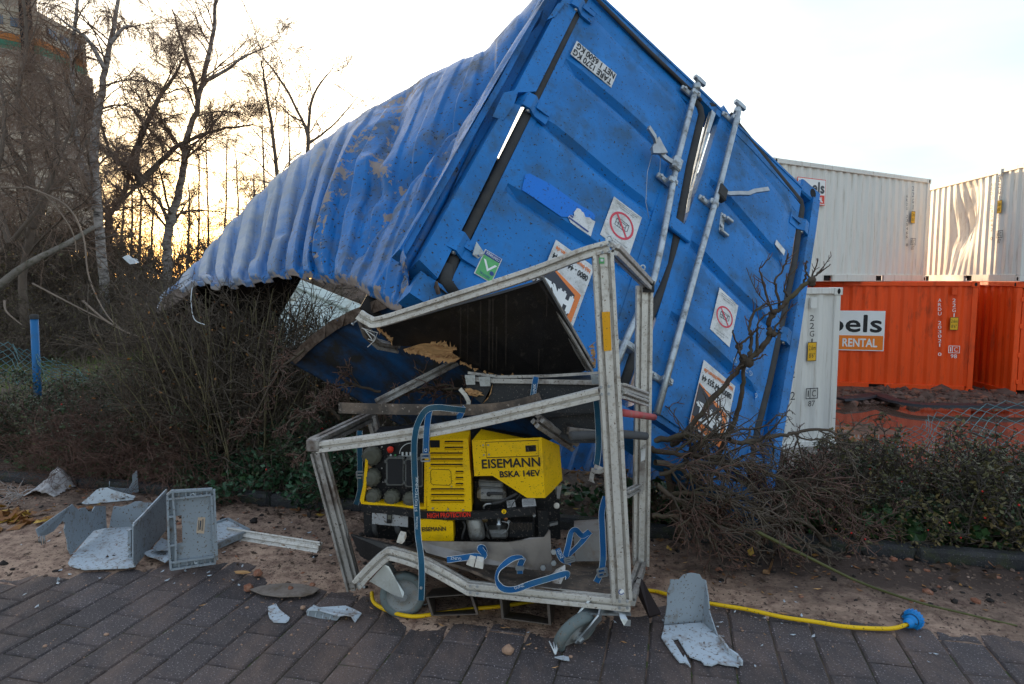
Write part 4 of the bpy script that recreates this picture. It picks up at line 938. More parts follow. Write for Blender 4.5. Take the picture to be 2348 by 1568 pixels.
for k in range(6): MB().bar(P1 + pe * L0 + pn * (.24 + k * .25) - pd * .03, P1 + pe * L1 + pn * (.24 + k * .25) - pd * .03, .10, .06, up=pd, bev=.01).build('roof_rib', m_pale, rfp)

# ------------------------------------------------------------------ crushed roll cart of aluminium profiles
m_alu = mat('aluminium', (.58, .545, .50), rough=.42, metal=.35, var=.12, vscale=6, bump=.05, bscale=120, dirt=(.36, .30, .24), dirt_amt=.30, dscale=32, speck=(.16, .11, .08), speck_amt=.08, sscale=120)
m_alud = mat('dirty_aluminium', (.40, .375, .35), rough=.5, metal=.5, var=.2, vscale=6, bump=.08, bscale=90, dirt=(.14, .10, .08), dirt_amt=.4, dscale=7, speck=(.08, .055, .04), speck_amt=.12, sscale=110)
m_ply = mat('black_coated_plywood', (.020, .018, .018), rough=.38, var=.3, vscale=5, dirt=(.085, .07, .06), dirt_amt=.14, dscale=8, speck=(.12, .095, .08), speck_amt=.04, sscale=120, stretch=(3.5, 3.5, .5))
m_plydust = mat('dusty_plywood', (.075, .06, .05), rough=.8, var=.35, vscale=6, bump=.2, bscale=90, dirt=(.20, .145, .11), dirt_amt=.4, dscale=9, speck=(.3, .24, .2), speck_amt=.1, sscale=70)
m_splint = mat('splintered_wood', (.48, .27, .12), rough=.8, var=.3, vscale=18, bump=.5, bscale=90, stretch=(1, 1, 4), dirt=(.28, .13, .06), dirt_amt=.35)
m_zinc = mat('zinc_plate', (.44, .47, .49), rough=.32, metal=.8, var=.2, vscale=10, dirt=(.30, .29, .26), dirt_amt=.25)
m_tyre = mat('grey_rubber_tyre', (.125, .150, .150), rough=.7, var=.12, vscale=10, dirt=(.24, .19, .15), dirt_amt=.3, speck=(.12, .09, .07), speck_amt=.15, sscale=70)
m_rim = mat('wheel_rim', (.25, .26, .26), rough=.55, var=.1, dirt=(.25, .2, .16), dirt_amt=.25, speck=(.15, .11, .09), speck_amt=.12)
m_tubesteel = mat('muddy_steel', (.08, .065, .055), rough=.5, metal=.35, var=.25, vscale=8, dirt=(.14, .10, .08), dirt_amt=.3, speck=(.05, .04, .035), speck_amt=.2)
m_strap = mat('blue_strap', (.006, .085, .24), rough=.75, var=.15, vscale=9, bump=.3, bscale=400, dirt=(.05, .13, .19), dirt_amt=.3, dscale=10)
m_strapteal = mat('wet_teal_strap', (.008, .07, .125), rough=.65, var=.2, vscale=9, bump=.3, bscale=400, dirt=(.05, .09, .10), dirt_amt=.3)
m_strapwhite = mat('strap_print', (.60, .62, .63), rough=.7)
m_whiteblock = mat('white_plastic_block', (.60, .56, .50), rough=.55, var=.1, dirt=(.35, .28, .22), dirt_amt=.35)
m_redtube = mat('faded_red_grip', (.48, .085, .085), rough=.6, var=.15, dirt=(.3, .2, .17), dirt_amt=.25)
m_tape = mat('yellow_tape', (.72, .33, .008), rough=.45, var=.06, speck=(.3, .15, .03), speck_amt=.12)
CR.update(K=(704, 469.5, .3666), Q=(704, 900, .4261), G=(782.5, 970, .2333), L=(0, 1017, .25), R=(1408.5, 939, .4013), M=(0, 1252, .4), N=(939, 1252, .4))
def PT(k, x, y, Y): return at(*px(k, x, y), Y)
CAMV = Vector((0, -1, .1)).normalized()

def profile(w, h, nw=2, nh=1, slot=.011, deep=.019):
    """closed outline of an aluminium extrusion with open T-slots; s across (w), u towards the viewer (h)"""
    P = []
    def side(a, b, inn, n):
        a, b, inn = Vector(a), Vector(b), Vector(inn); d = b - a; L = d.length; d = d.normalized(); P.append(tuple(a + d * .0015))
        for k in range(n):
            c = L * (k + .5) / n
            for off, dp in ((-slot / 2 - .001, 0), (-slot / 2, .0012), (-slot / 2, deep), (slot / 2, deep), (slot / 2, .0012), (slot / 2 + .001, 0)): P.append(tuple(a + d * (c + off) + inn * dp))
        P.append(tuple(b - d * .0015))
    side((-w / 2, -h / 2), (w / 2, -h / 2), (0, 1), nw); side((w / 2, -h / 2), (w / 2, h / 2), (-1, 0), nh)
    side((w / 2, h / 2), (-w / 2, h / 2), (0, -1), nw); side((-w / 2, h / 2), (-w / 2, -h / 2), (1, 0), nh)
    return P
P84, P44, P48 = profile(.08, .04), profile(.042, .042, 1, 1), profile(.046, .06, 1, 1)
def smooth_path(pts, n=6):
    P = np.array([p[:] for p in pts]); t = np.linspace(0, len(pts) - 1, (len(pts) - 1) * n + 1); return [Vector(p) for p in cr_interp(P, t)]
CARTLOC = gnd(1130, 1440); CARTLOC.z = 0
cart = thing('equipment_cart', CARTLOC, 'crushed roll cart of bent aluminium profiles standing on two grey casters', 'cart')
def beam(pts, prof, name='profile_beam', m=None, up=CAMV, parent=None):
    return MB().sweep(pts, prof, up=up).build(name, m or m_alu, parent or cart)
def screw(p, n=CAMV, r=.006, parent=None): 
    o = MB().lathe(p, n, [(r, 0), (r, .003), (r * .5, .003), (r * .5, .0005), (0, .0005)], 10).build('screw', m_steel, parent or cart); return o
# front right post, rear right post
fp = beam([PT('D', 1381, 580, 2.62), PT('D', 1425, 1376, 2.60)], P84, 'front_post')
MB().prism([PT('K', 1842, 670, 2.594), PT('K', 1893, 668, 2.594), PT('K', 1903, 910, 2.594), PT('K', 1855, 915, 2.594)], Vector((0, -.002, 0))).build('yellow_tape', m_tape, fp)
s = MB().prism([PT('K', 1826, 330, 2.594), PT('K', 1858, 330, 2.594), PT('K', 1858, 368, 2.594), PT('K', 1826, 368, 2.594)], Vector((0, -.002, 0))).build('sticker', m_green, fp)
MB().prism([PT('K', 1834, 338, 2.591), PT('K', 1852, 338, 2.591), PT('K', 1852, 354, 2.591), PT('K', 1834, 354, 2.591)], Vector((0, -.001, 0))).build('emblem', m_strapwhite, s)
s = MB().disc(PT('Q', 1690, 1073, 2.574), CAMV, .012, .002, 20).build('round_sticker', m_whitetext, fp)
n = 20; c = PT('Q', 1690, 1073, 2.571)
V = [c + Vector((r * math.cos(a), 0, r * math.sin(a))) for r in (.0115, .0075) for a in [(-.3 - k / n * 4.4) for k in range(n + 1)]]
MB().add(V, [(k, k + 1, n + 2 + k, n + 1 + k) for k in range(n)]).build('blue_crescent', m_navy, s)
beam([PT('D', 1477, 655, 3.30), PT('D', 1468, 1296, 3.24)], P84, 'rear_post', m_alu)
# top frame: bent front beam, side beams, shelf underneath
tb = beam(smooth_path([PT('K', 325, 685, 2.93), PT('K', 385, 722, 2.93), PT('K', 470, 728, 2.92), PT('K', 900, 592, 2.83), PT('K', 1400, 430, 2.72), PT('K', 1720, 308, 2.64), PT('K', 1890, 262, 2.615)], 4), profile(.046, .046, 1, 1, slot=.012), 'top_front_beam')
for x, y in ((1838, 255), (1882, 250), (1845, 298), (1888, 294)): screw(PT('K', x, y, 2.585), parent=tb)
beam([PT('K', 1915, 275, 2.64), PT('K', 2140, 505, 3.30)], profile(.046, .046, 1, 1), 'top_side_beam', up=Vector((.1, -.3, 1)))
MB().box(PT('K', 2135, 512, 3.26), Vector((.027, 0, 0)), Vector((0, .004, 0)), Vector((0, 0, .027))).build('end_cap', m_rubber, cart)
for x, y, Y in ((1888, 215, 2.64), (2098, 395, 3.2)):
    mb = MB(); mb.disc(PT('K', x, y + 14, Y), Vector((0, 0, 1)), .012, .006, 8); c = PT('K', x, y, Y)
    mb.tube([c + Vector((.011 * math.cos(a), 0, .013 * math.sin(a))) for a in [k * math.pi / 5 for k in range(-1, 9)]], .004, 6); mb.build('eye_bolt', m_zinc, cart)
beam([PT('K', 1440, 455, 2.84), PT('K', 1775, 1025, 3.18)], profile(.038, .038, 1, 1), 'top_side_beam', m_alud, up=Vector((.5, -1, .3)))
beam([PT('K', 345, 705, 2.96), PT('K', 375, 800, 3.05), PT('K', 440, 870, 3.15), PT('K', 560, 900, 3.25)], profile(.04, .04, 1, 1), 'top_side_beam', m_alud)
for k in range(3): MB().tube([PT('K', 340 + 8 * k, 770 + 3 * k, 2.94), PT('K', 440 - 18 * k, 800 + 20 * k, 2.93), PT('K', 420 - 6 * k, 850, 2.93), PT('K', 378 + 3 * k, 840 + 50 * (k == 0), 2.95)], .0016, 4).build('frayed_cord', m_whitetext, cart)
# screw sticking out of the bent end
mb = MB(); mb.tube([PT('K', 290, 742, 2.92), PT('K', 335, 705, 2.92)], .0035, 6); mb.disc(PT('K', 287, 744, 2.92), Vector((-1, 0, -.8)), .007, .005, 8); mb.build('screw', m_zinc, cart)
# shattered black shelf
sh = [PT('K', *q) for q in ((440, 745, 2.95), (620, 722, 2.93), (900, 640, 2.87), (1200, 560, 2.80), (1430, 490, 2.78), (1470, 470, 2.80), (1790, 1020, 3.18), (1700, 1052, 3.2), (1480, 1060, 3.22), (1300, 1068, 3.24), (1190, 1075, 3.25), (1100, 1045, 3.24), (1020, 1000, 3.22), (950, 975, 3.20), (880, 930, 3.17), (700, 890, 3.13), (540, 880, 3.1), (470, 820, 3.04))]
shelf = MB().prism(sh, Vector((.004, .010, .010))).build('top_shelf', m_ply, cart)
shn = (sh[8] - sh[0]).cross(sh[16] - sh[0]).normalized(); shn = shn if shn.y < 0 else -shn
m_drip = mat('dried_drip', (.055, .045, .04), rough=.7, var=.4, vscale=30)
for x, y0, y1, w in ((960, 640, 960, 4), (1005, 620, 980, 3), (1085, 600, 1020, 4), (1140, 590, 1040, 7), (1162, 585, 1030, 5), (1185, 760, 1040, 4), (1245, 560, 1010, 6), (1500, 560, 700, 4), (1450, 900, 1050, 5)):
    q_ = [onplane(*px('K', X_, Y_), sh[0] + shn * .0012, shn) for X_, Y_ in ((x - w, y0), (x + w, y0 + 6), (x + w * .7 - 4, y1), (x - w * .6 - 4, y1 - 4))]
    MB().prism(q_, shn * .0008).build('dried_drip', m_drip, shelf)
r_ = random.Random(5)
def splinters(pts, n, length, spread, name, parent, m=None, th=.004, up=Vector((0, 0, 1))):
    mb = MB()
    for i in range(n):
        t = r_.random() * (len(pts) - 1); k = int(t); p = pts[k].lerp(pts[k + 1], t - k)
        d = (spread + Vector((r_.uniform(-.6, .6), r_.uniform(-.4, .2), r_.uniform(-.5, .5)))).normalized(); L = length * r_.uniform(.35, 1.2); w = r_.uniform(.003, .011)
        s = d.cross(CAMV).normalized(); q = p - d * L * .4
        mb.prism([q - s * w, q + s * w, p + s * w * .7, p + d * L * .6, p - s * w * r_.uniform(.2, .9)], CAMV * -th)
    return mb.build(name, m or m_splint, parent)
# exposed light wood where the shelf broke
br = [PT('K', *q) for q in ((600, 905, 3.10), (700, 872, 3.10), (780, 858, 3.09), (850, 862, 3.09), (848, 892, 3.09), (920, 890, 3.09), (905, 930, 3.10), (945, 955, 3.11), (900, 985, 3.12), (800, 962, 3.12), (690, 935, 3.11))]
MB().prism(br, Vector((0, .02, 0))).build('broken_edge', m_splint, shelf, label='bare splintered wood of the broken shelf edge')
splinters([PT('K', 610, 905, 3.09), PT('K', 720, 925, 3.09), PT('K', 840, 965, 3.09), PT('K', 940, 970, 3.1)], 34, .05, Vector((1, 0, .25)), 'splinters', shelf)
splinters([PT('K', 780, 862, 3.08), PT('K', 850, 868, 3.08), PT('K', 930, 900, 3.09)], 14, .035, Vector((.3, 0, 1)), 'splinters', shelf)
splinters([PT('K', 440, 770, 2.93), PT('K', 500, 820, 2.96), PT('K', 545, 870, 3.0)], 16, .04, Vector((.6, 0, -1)), 'splinters', shelf)
splinters([PT('K', 960, 985, 3.18), PT('K', 1060, 1030, 3.2), PT('K', 1190, 1072, 3.2), PT('K', 1310, 1065, 3.2)], 20, .03, Vector((1, 0, -.2)), 'splinters', shelf)
splinters([PT('K', 1780, 860, 3.02), PT('K', 1800, 1000, 3.05)], 12, .035, Vector((.2, 0, 1)), 'splinters', shelf)
# middle frame
mbm = beam(smooth_path([PT('Q', 62, 292, 2.91), PT('Q', 400, 247, 2.85), PT('Q', 800, 180, 2.78), PT('Q', 1200, 92, 2.70), PT('Q', 1575, 2, 2.635)], 4), P48, 'middle_front_beam')
for x, y in ((1835, 1140), (1885, 1135), (1840, 1185), (1885, 1182)): screw(PT('K', x, y, 2.582), parent=mbm)
beam([PT('Q', 45, 272, 2.93), PT('Q', 345, 125, 3.55)], profile(.05, .05, 1, 1), 'middle_side_beam', m_alud, up=Vector((0, -.4, 1)))
for dx, dy in ((25, 265), (50, 262), (25, 295), (52, 290)): screw(PT('Q', dx, dy, 2.885), r=.007)
mb = MB(); mb.box(PT('Q', 38, 278, 2.90), Vector((.028, 0, 0)), Vector((0, .028, 0)), Vector((0, 0, .028)), bev=.006); mb.build('corner_block', m_alud, cart)
beam([PT('K', 438, 1238, 3.40), PT('K', 930, 985, 3.62)], profile(.045, .045, 1, 1), 'rear_beam', m_alud)
beam([PT('K', 1440, 1350, 2.93), PT('K', 1660, 1500, 3.15)], profile(.052, .052, 1, 1), 'loose_beam', m_alud, up=Vector((0, -.6, 1)))
for dy, Y0 in ((1165, 3.05), (1215, 3.0)): beam([PT('K', 1960, dy - 30, 2.66), PT('K', 2115, dy + 25, 3.22)], profile(.04, .03, 1, 1), 'middle_side_beam', m_alu, up=Vector((0, -.3, 1)))
MB().tube([PT('K', 1975, 1300, 2.72), PT('K', 2168, 1328, 3.2)], .0155, 12).build('red_grip', m_redtube, cart)
MB().tube([PT('K', 1650, 1445, 2.85), PT('K', 1960, 1432, 3.0), PT('K', 2115, 1447, 3.2)], .019, 12).build('foam_grip', mat('grey_foam', (.10, .10, .105), rough=.9, var=.15, bump=.2, bscale=150), cart)
beam([PT('K', 1630, 1412, 2.9), PT('K', 1830, 1432, 2.95)], profile(.03, .02, 1, 1), 'loose_beam', m_alud)
beam([PT('Q', 1715, 545, 2.72), PT('Q', 1785, 508, 3.2)], profile(.03, .03, 1, 1), 'lower_side_beam', m_alud, up=Vector((0, -.3, 1)))
MB().prism([PT('Q', *q) for q in ((1790, 300, 3.17), (1822, 275, 3.17), (1815, 520, 3.17), (1785, 560, 3.17))], Vector((0, .004, 0))).build('side_plate', m_alud, cart)
MB().prism([PT('Q', *q) for q in ((1796, 310, 3.165), (1819, 300, 3.165), (1817, 360, 3.165), (1794, 372, 3.165))], Vector((0, -.002, 0))).build('code_label', m_sticker, cart)
# front left post, bottom front beam kinked upwards over the left caster
beam([PT('Q', 60, 318, 2.90), PT('Q', 255, 1052, 2.92)], profile(.062, .05, 2, 1), 'front_post', m_alud)
bb = beam(smooth_path([PT('Q', 272, 1025, 2.80), PT('Q', 345, 945, 2.80), PT('Q', 425, 873, 2.80), PT('Q', 470, 868, 2.79), PT('Q', 640, 925, 2.76), PT('Q', 870, 1050, 2.72)], 3) + [PT('Q', 1740, 1138, 2.60)], profile(.048, .05, 1, 1), 'bottom_front_beam')
for x, y in ((878, 1040), (915, 1043), (878, 1075), (915, 1080), (1680, 1122), (1722, 1122), (1680, 1158), (1722, 1158), (278, 1030), (305, 1045)): screw(PT('Q', x, y, 2.57 if x > 1500 else (2.68 if x > 800 else 2.765)), parent=bb)
beam([PT('Q', 1735, 1110, 2.66), PT('Q', 1795, 935, 3.22)], profile(.048, .05, 1, 1), 'bottom_side_beam', m_alud, up=Vector((0, -.3, 1)))
beam([PT('Q', 500, 1010, 3.25), PT('Q', 1300, 1020, 3.3)], profile(.048, .05, 1, 1), 'bottom_rear_beam', m_alud)
beam([PT('Q', 440, 880, 2.85), PT('Q', 560, 800, 3.35)], profile(.048, .05, 1, 1), 'bottom_side_beam', m_alud)
beam([PT('D', 852, 955, 3.52), PT('D', 905, 1150, 3.45)], profile(.05, .05, 1, 1), 'rear_post', m_alud)
# bent black deck
def deck(name, front, back, th, m):
    n = len(front); V = [Vector(p) for p in front + back]; V += [p + Vector((0, 0, -th)) for p in V]; Fc = []
    for i in range(n - 1): Fc += [(i, i + 1, n + i + 1, n + i), (2 * n + i, 3 * n + i, 3 * n + i + 1, 2 * n + i + 1), (i, 2 * n + i, 2 * n + i + 1, i + 1), (n + i, n + i + 1, 3 * n + i + 1, 3 * n + i)]
    Fc += [(0, n, 3 * n, 2 * n), (n - 1, 3 * n - 1, 4 * n - 1, 2 * n - 1)]
    return MB().add(V, Fc).build(name, m, cart)
deck('deck', [PT('Q', *q) for q in ((235, 760, 2.86), (420, 812, 2.83), (640, 878, 2.79), (860, 945, 2.75), (1060, 1030, 2.70), (1330, 1062, 2.66), (1640, 1088, 2.64))], [PT('Q', *q) for q in ((330, 790, 3.2), (480, 820, 3.3), (680, 840, 3.3), (880, 860, 3.3), (1060, 880, 3.28), (1340, 890, 3.26), (1735, 900, 3.24))], .012, m_plydust)
MB().prism([PT('Q', *q) for q in ((235, 765, 2.85), (420, 815, 2.82), (600, 868, 2.79), (520, 880, 2.8), (430, 850, 2.81), (380, 880, 2.83), (330, 905, 2.84), (285, 880, 2.85))], Vector((0, .014, 0))).build('deck_flap', m_ply, cart)
# bent grey steel plate in front of the generator
MB().prism([PT('Q', *q) for q in ((600, 800, 2.82), (850, 803, 2.80), (1080, 806, 2.78), (1150, 795, 2.77), (1195, 782, 2.77), (1275, 778, 2.76), (1300, 738, 2.76), (1308, 745, 2.76), (1318, 960, 2.74), (1200, 952, 2.75), (950, 925, 2.77), (780, 900, 2.78), (640, 860, 2.80))], Vector((0, .006, 0))).build('kick_plate', mat('brushed_plate', (.20, .18, .17), rough=.38, metal=.6, var=.25, vscale=7, dirt=(.13, .10, .08), dirt_amt=.35, dscale=5), cart)
for x, y in ((1268, 940), (1325, 855), (1325, 915)): MB().disc(PT('Q', x, y, 2.73), CAMV, .011, .012, 6).build('bolt', m_zinc, cart)
# casters
def caster(c, axis, R, wid, fork, name_label):
    axis = Vector(axis).normalized(); a = c - axis * wid / 2
    g = MB().lathe(a, axis, [(R * .70, .004), (R * .74, 0), (R * .93, 0), (R, wid * .22), (R, wid * .78), (R * .93, wid), (R * .74, wid), (R * .70, wid - .004)], 40).build('wheel', m_tyre, cart)
    MB().lathe(a, axis, [(0, wid * .1), (R * .25, wid * .1), (R * .28, .010), (R * .66, .014), (R * .715, .002), (R * .715, wid - .002), (R * .66, wid - .014), (R * .28, wid - .010), (R * .25, wid * 1.0), (0, wid * 1.0)], 32).build('rim', m_rim, g)
    MB().lathe(c, axis, [(.020, wid * .5), (.020, wid * .5 + .012), (.012, wid * .5 + .012), (.012, wid * .5 + .022), (0, wid * .5 + .022)], 6, smooth=False).build('axle_nut', m_zinc, g)
    return g
wl_ = caster(PT('Q', 515, 1085, 2.84), (.12, -1, .05), .098, .045, None, '')
c0 = PT('Q', 497, 1085, 2.80)
mb = MB(); mb.prism([PT('Q', *q) for q in ((335, 1015, 2.80), (415, 925, 2.81), (440, 935, 2.81), (480, 1010, 2.80), (522, 1075, 2.80), (515, 1105, 2.79), (480, 1110, 2.79), (455, 1085, 2.79))], Vector((0, .006, 0)))
mb.prism([PT('Q', *q) for q in ((335, 1015, 2.80), (415, 925, 2.81), (470, 925, 2.92), (400, 1005, 2.92))], Vector((0, .0, -.005)))
fk = mb.build('fork', m_zinc, wl_)
MB().prism([PT('Q', *q) for q in ((420, 915, 2.86), (445, 912, 2.86), (530, 1040, 2.88), (505, 1050, 2.88))], Vector((0, .01, 0))).build('fork_arm', m_zinc, wl_)
L_ = Vector((.65, 0.05, .76)).normalized(); ax = (Vector((.76, 0, -.65)) * .72 + Vector((0, -1, 0)) * .69).normalized(); ax = (ax - L_ * ax.dot(L_)).normalized()
wr = caster(PT('Q', 1442, 1292, 2.60), ax, .098, .045, None, '')
cw = PT('Q', 1442, 1292, 2.60)
for sgn in (1,):
    q = cw + ax * .034 * sgn
    MB().sweep([q - L_ * .02, q + L_ * .05, q + L_ * .115, PT('Q', 1575, 1170, 2.62), PT('Q', 1590, 1150, 2.62)], [(-.022, -.003), (.022, -.003), (.022, .003), (-.022, .003)], ups=[ax * sgn] * 5).build('fork', m_zinc, wr)
q = cw - ax * .034
MB().sweep([q - L_ * .02, q + L_ * .05, q + L_ * .12, PT('Q', 1500, 1150, 2.68)], [(-.02, -.003), (.02, -.003), (.02, .003), (-.02, .003)], ups=[-ax] * 4).build('fork', m_zinc, wr)
mb = MB(); mb.box(PT('Q', 1600, 1168, 2.64), Vector((.10, 0, -.002)), Vector((0, .04, 0)), Vector((0, 0, .004))); mb.build('caster_plate', m_zinc, wr)
MB().sweep([PT('Q', 1690, 1172, 2.60), PT('Q', 1700, 1210, 2.58), PT('Q', 1715, 1238, 2.57), PT('Q', 1740, 1240, 2.57)], [(-.012, -.002), (.012, -.002), (.012, .002), (-.012, .002)], up=CAMV).build('brake_pedal', m_zinc, wr)
# rear casters and hidden supports
for (x, y, Y) in ((1780, 990, 3.28),): 
    g = MB().lathe(at(1455, 1362, 3.18), Vector((1, .2, 0)), [(0, 0), (.08, 0), (.08, .04), (0, .04)], 24).build('wheel', m_tyre, cart); MB().tube([at(1462, 1335, 3.2), at(1466, 1300, 3.22)], .014, 8).build('fork', m_zinc, g)
# fork-lift pockets hanging below the deck
def pocket(quad, back, name='fork_pocket'):
    q = [Vector(p) for p in quad]; bk = [Vector(p) for p in back]; c = sum(q, Vector()) / 4; cb = sum(bk, Vector()) / 4
    qi = [c + (p - c) * .90 for p in q]; bi = [cb + (p - cb) * .90 for p in bk]; mb = MB(); V = q + bk + qi + bi
    Fc = []
    for i in range(4):
        j = (i + 1) % 4; Fc += [(i, j, 4 + j, 4 + i), (8 + j, 8 + i, 12 + i, 12 + j), (j, i, 8 + i, 8 + j), (4 + i, 4 + j, 12 + j, 12 + i)]
    Fc.append((12, 13, 14, 15))
    return mb.add(V, Fc).build(name, m_tubesteel, cart)
pocket([PT('Q', 638, 1100, 2.74), PT('Q', 885, 1082, 2.72), PT('Q', 922, 1195, 2.70), PT('Q', 668, 1203, 2.72)], [PT('Q', 705, 1010, 3.4), PT('Q', 900, 1000, 3.4), PT('Q', 925, 1085, 3.4), PT('Q', 730, 1095, 3.4)])
pocket([PT('Q', 1035, 1108, 2.70), PT('Q', 1303, 1130, 2.66), PT('Q', 1312, 1252, 2.64), PT('Q', 1045, 1216, 2.68)], [PT('Q', 1150, 1010, 3.4), PT('Q', 1370, 1015, 3.4), PT('Q', 1385, 1110, 3.4), PT('Q', 1160, 1100, 3.4)])

# ---- things lying on or strapped to the cart
# black aluminium-edged flight case
m_case = mat('case_panel', (.03, .031, .034), rough=.55, var=.2, bump=.1, bscale=200, speck=(.12, .1, .09), speck_amt=.15)
fc = thing('flight_case', PT('K', 1400, 1200, 3.0), 'black flight case with aluminium edging and broken corner, wedged under the shelf', 'case')
MB().prism([PT('K', *q) for q in ((990, 1075, 3.06), (1170, 1100, 3.04), (1500, 1108, 3.0), (1830, 1115, 2.95), (1835, 1300, 2.95), (1500, 1330, 3.0), (1160, 1300, 3.04), (1000, 1170, 3.06))], Vector((.03, .35, 0))).build('case_body', m_case, fc)
MB().sweep([PT('K', *q) for q in ((1010, 1085, 3.05), (1170, 1100, 3.03), (1500, 1105, 2.99), (1830, 1112, 2.94))], [(-.010, -.012), (.010, -.012), (.010, .012), (-.010, .012)], up=CAMV).build('edge_profile', m_alud, fc)
MB().sweep([PT('K', *q) for q in ((1010, 1050, 3.10), (1200, 1075, 3.06), (1500, 1070, 3.02), (1830, 1050, 2.97))], [(-.006, -.012), (.006, -.012), (.006, .012), (-.006, .012)], up=CAMV).build('edge_profile', m_alud, fc)
for x0, x1, y0, y1, Y in ((985, 1050, 1065, 1125, 3.02), (1072, 1145, 1075, 1135, 3.01), (1772, 1830, 1065, 1120, 2.92)):
    o = MB().prism([PT('K', x0, y0, Y), PT('K', x1, y0, Y), PT('K', x1, y1, Y), PT('K', x0 + 10, y1, Y)], Vector((0, .006, 0))).build('corner_fitting', m_zinc, fc)
    for x in (x0 + 14, x1 - 14): screw(PT('K', x, (y0 + y1) / 2 - 10, Y), r=.004, parent=o)
MB().prism([PT('K', *q) for q in ((985, 1150, 3.04), (1060, 1160, 3.04), (1095, 1175, 3.04), (1060, 1200, 3.04), (1010, 1190, 3.04))], Vector((0, .01, 0))).build('broken_wood', m_splint, fc)
MB().prism([PT('K', *q) for q in ((1160, 1120, 3.03), (1150, 1180, 3.03), (1095, 1245, 3.03), (1130, 1215, 3.03))], Vector((0, .008, 0))).build('broken_wood', m_splint, fc)
MB().sweep([PT('K', *q) for q in ((955, 1150, 3.04), (990, 1190, 3.04), (1010, 1230, 3.04), (1005, 1275, 3.04))], [(-.009, -.005), (.009, -.005), (.009, .005), (-.009, .005)], up=CAMV).build('bent_edge_profile', m_alu, fc)
splinters([PT('K', 990, 1160, 3.03), PT('K', 1090, 1185, 3.03)], 10, .03, Vector((.6, 0, -.8)), 'splinters', fc)
# second dark case behind the middle beam
dc = thing('dark_case', PT('K', 1650, 1400, 3.0), 'scuffed dark grey case behind the middle beam, beside the right front post', 'case')
MB().prism([PT('K', *q) for q in ((1490, 1270, 3.02), (1830, 1195, 2.98), (1840, 1490, 2.98), (1640, 1490, 3.0), (1560, 1430, 3.02), (1500, 1330, 3.02))], Vector((.02, .3, 0))).build('case_body', m_case, dc)
MB().prism([PT('K', *q) for q in ((1600, 1375, 2.995), (1660, 1365, 2.99), (1685, 1395, 2.99), (1700, 1385, 2.985), (1690, 1410, 2.985), (1640, 1405, 2.99))], Vector((0, -.003, 0))).build('scuff', m_ply, dc)
# loose plank
pk = MB().sweep(smooth_path([PT('K', 200, 1270, 3.10), PT('K', 550, 1278, 3.05), PT('K', 1050, 1282, 2.98), PT('K', 1300, 1255, 2.92), PT('K', 1460, 1208, 2.88)], 3), [(-.024, -.006), (.024, -.006), (.024, .006), (-.024, .006)], up=CAMV)
pk = pk.build('plank', m_plydust); tag(pk, 'long thin dark plank lying across the cart behind the middle beam', 'plank')
# small grey box and white blocks on the deck
gb = MB().prism([PT('Q', *q) for q in ((1432, 762, 3.1), (1610, 752, 3.08), (1612, 905, 3.06), (1445, 908, 3.08))], Vector((.02, .18, 0)))
gb = gb.build('grey_box', mat('grey_board', (.23, .215, .205), rough=.6, var=.1, dirt=(.2, .15, .12), dirt_amt=.3)); tag(gb, 'plain grey box on the cart deck behind the right front post', 'box')
def block(name_lab, pts, Y, d):
    o = MB().prism([PT('Q', x, y, Y) for x, y in pts], Vector((.004, d, .008))).build('plastic_block', m_whiteblock); return tag(o, name_lab, 'block', 'white plastic blocks on the cart')
block('white plastic block under the generator corner, leftmost of three', ((480, 805), (492, 768), (522, 775), (524, 800), (510, 815)), 2.80, .03)
block('white plastic block on the deck edge, left one of the close pair', ((855, 925), (872, 893), (905, 898), (895, 940)), 2.70, .03)
block('white plastic block on the deck edge, right one of the close pair', ((900, 940), (908, 905), (945, 912), (945, 950)), 2.69, .03)
ab = MB().prism([PT('Q', *q) for q in ((1320, 1025, 2.64), (1365, 1030, 2.64), (1390, 975, 2.66), (1340, 1000, 2.66))], Vector((0, .02, .03))).build('metal_bracket', m_alud); tag(ab, 'small aluminium bracket lying on the deck beside the looped strap', 'bracket')

# straps
def ribbon(pts, wid=.025, m=None, parent=None, ups=None, n=6, name='strap', edges=True, up=CAMV):
    P = smooth_path(pts, n); U = None
    if ups is not None:
        Ua = np.array([u[:] for u in ups], float); U = [Vector(u).normalized() for u in cr_interp(Ua, np.linspace(0, len(pts) - 1, len(P)))]
    h = wid / 2
    o = MB().sweep(P, [(-h, -.0008), (h, -.0008), (h, .0008), (-h, .0008)], up=up, ups=U, smooth=False).build(name, m or m_strap, parent)
    if edges:
        for sg in (-1, 1): MB().sweep(P, [(sg * h * .97 - .0005, -.0011), (sg * h * .97 + .0005, -.0011), (sg * h * .97 + .0005, .0011), (sg * h * .97 - .0005, .0011)], up=up, ups=U).build('white_edge', m_strapwhite, o)
    return o
def buckle(p, w=.034, h=.03, parent=None, tilt=0.0, d=None):
    r_ = Vector((math.cos(tilt), 0, math.sin(tilt))); u = Vector((-math.sin(tilt), -.15, math.cos(tilt))); mb = MB()
    for y in (-1, 0, 1): mb.bar(p + u * h / 2 * y - r_ * w / 2, p + u * h / 2 * y + r_ * w / 2, .006, .006)
    for x in (-1, 1): mb.bar(p + r_ * w / 2 * x - u * h / 2, p + r_ * w / 2 * x + u * h / 2, .006, .006)
    return mb.build('buckle', m_zinc, parent)
ST = 'blue lashing straps on the cart'
def strap_thing(label, pts, m=None, group=ST, **k):
    t = thing('lashing_strap', Vector(pts[len(pts) // 2]), label, 'strap', group); ribbon(pts, m=m, parent=t, name='webbing', **k); return t
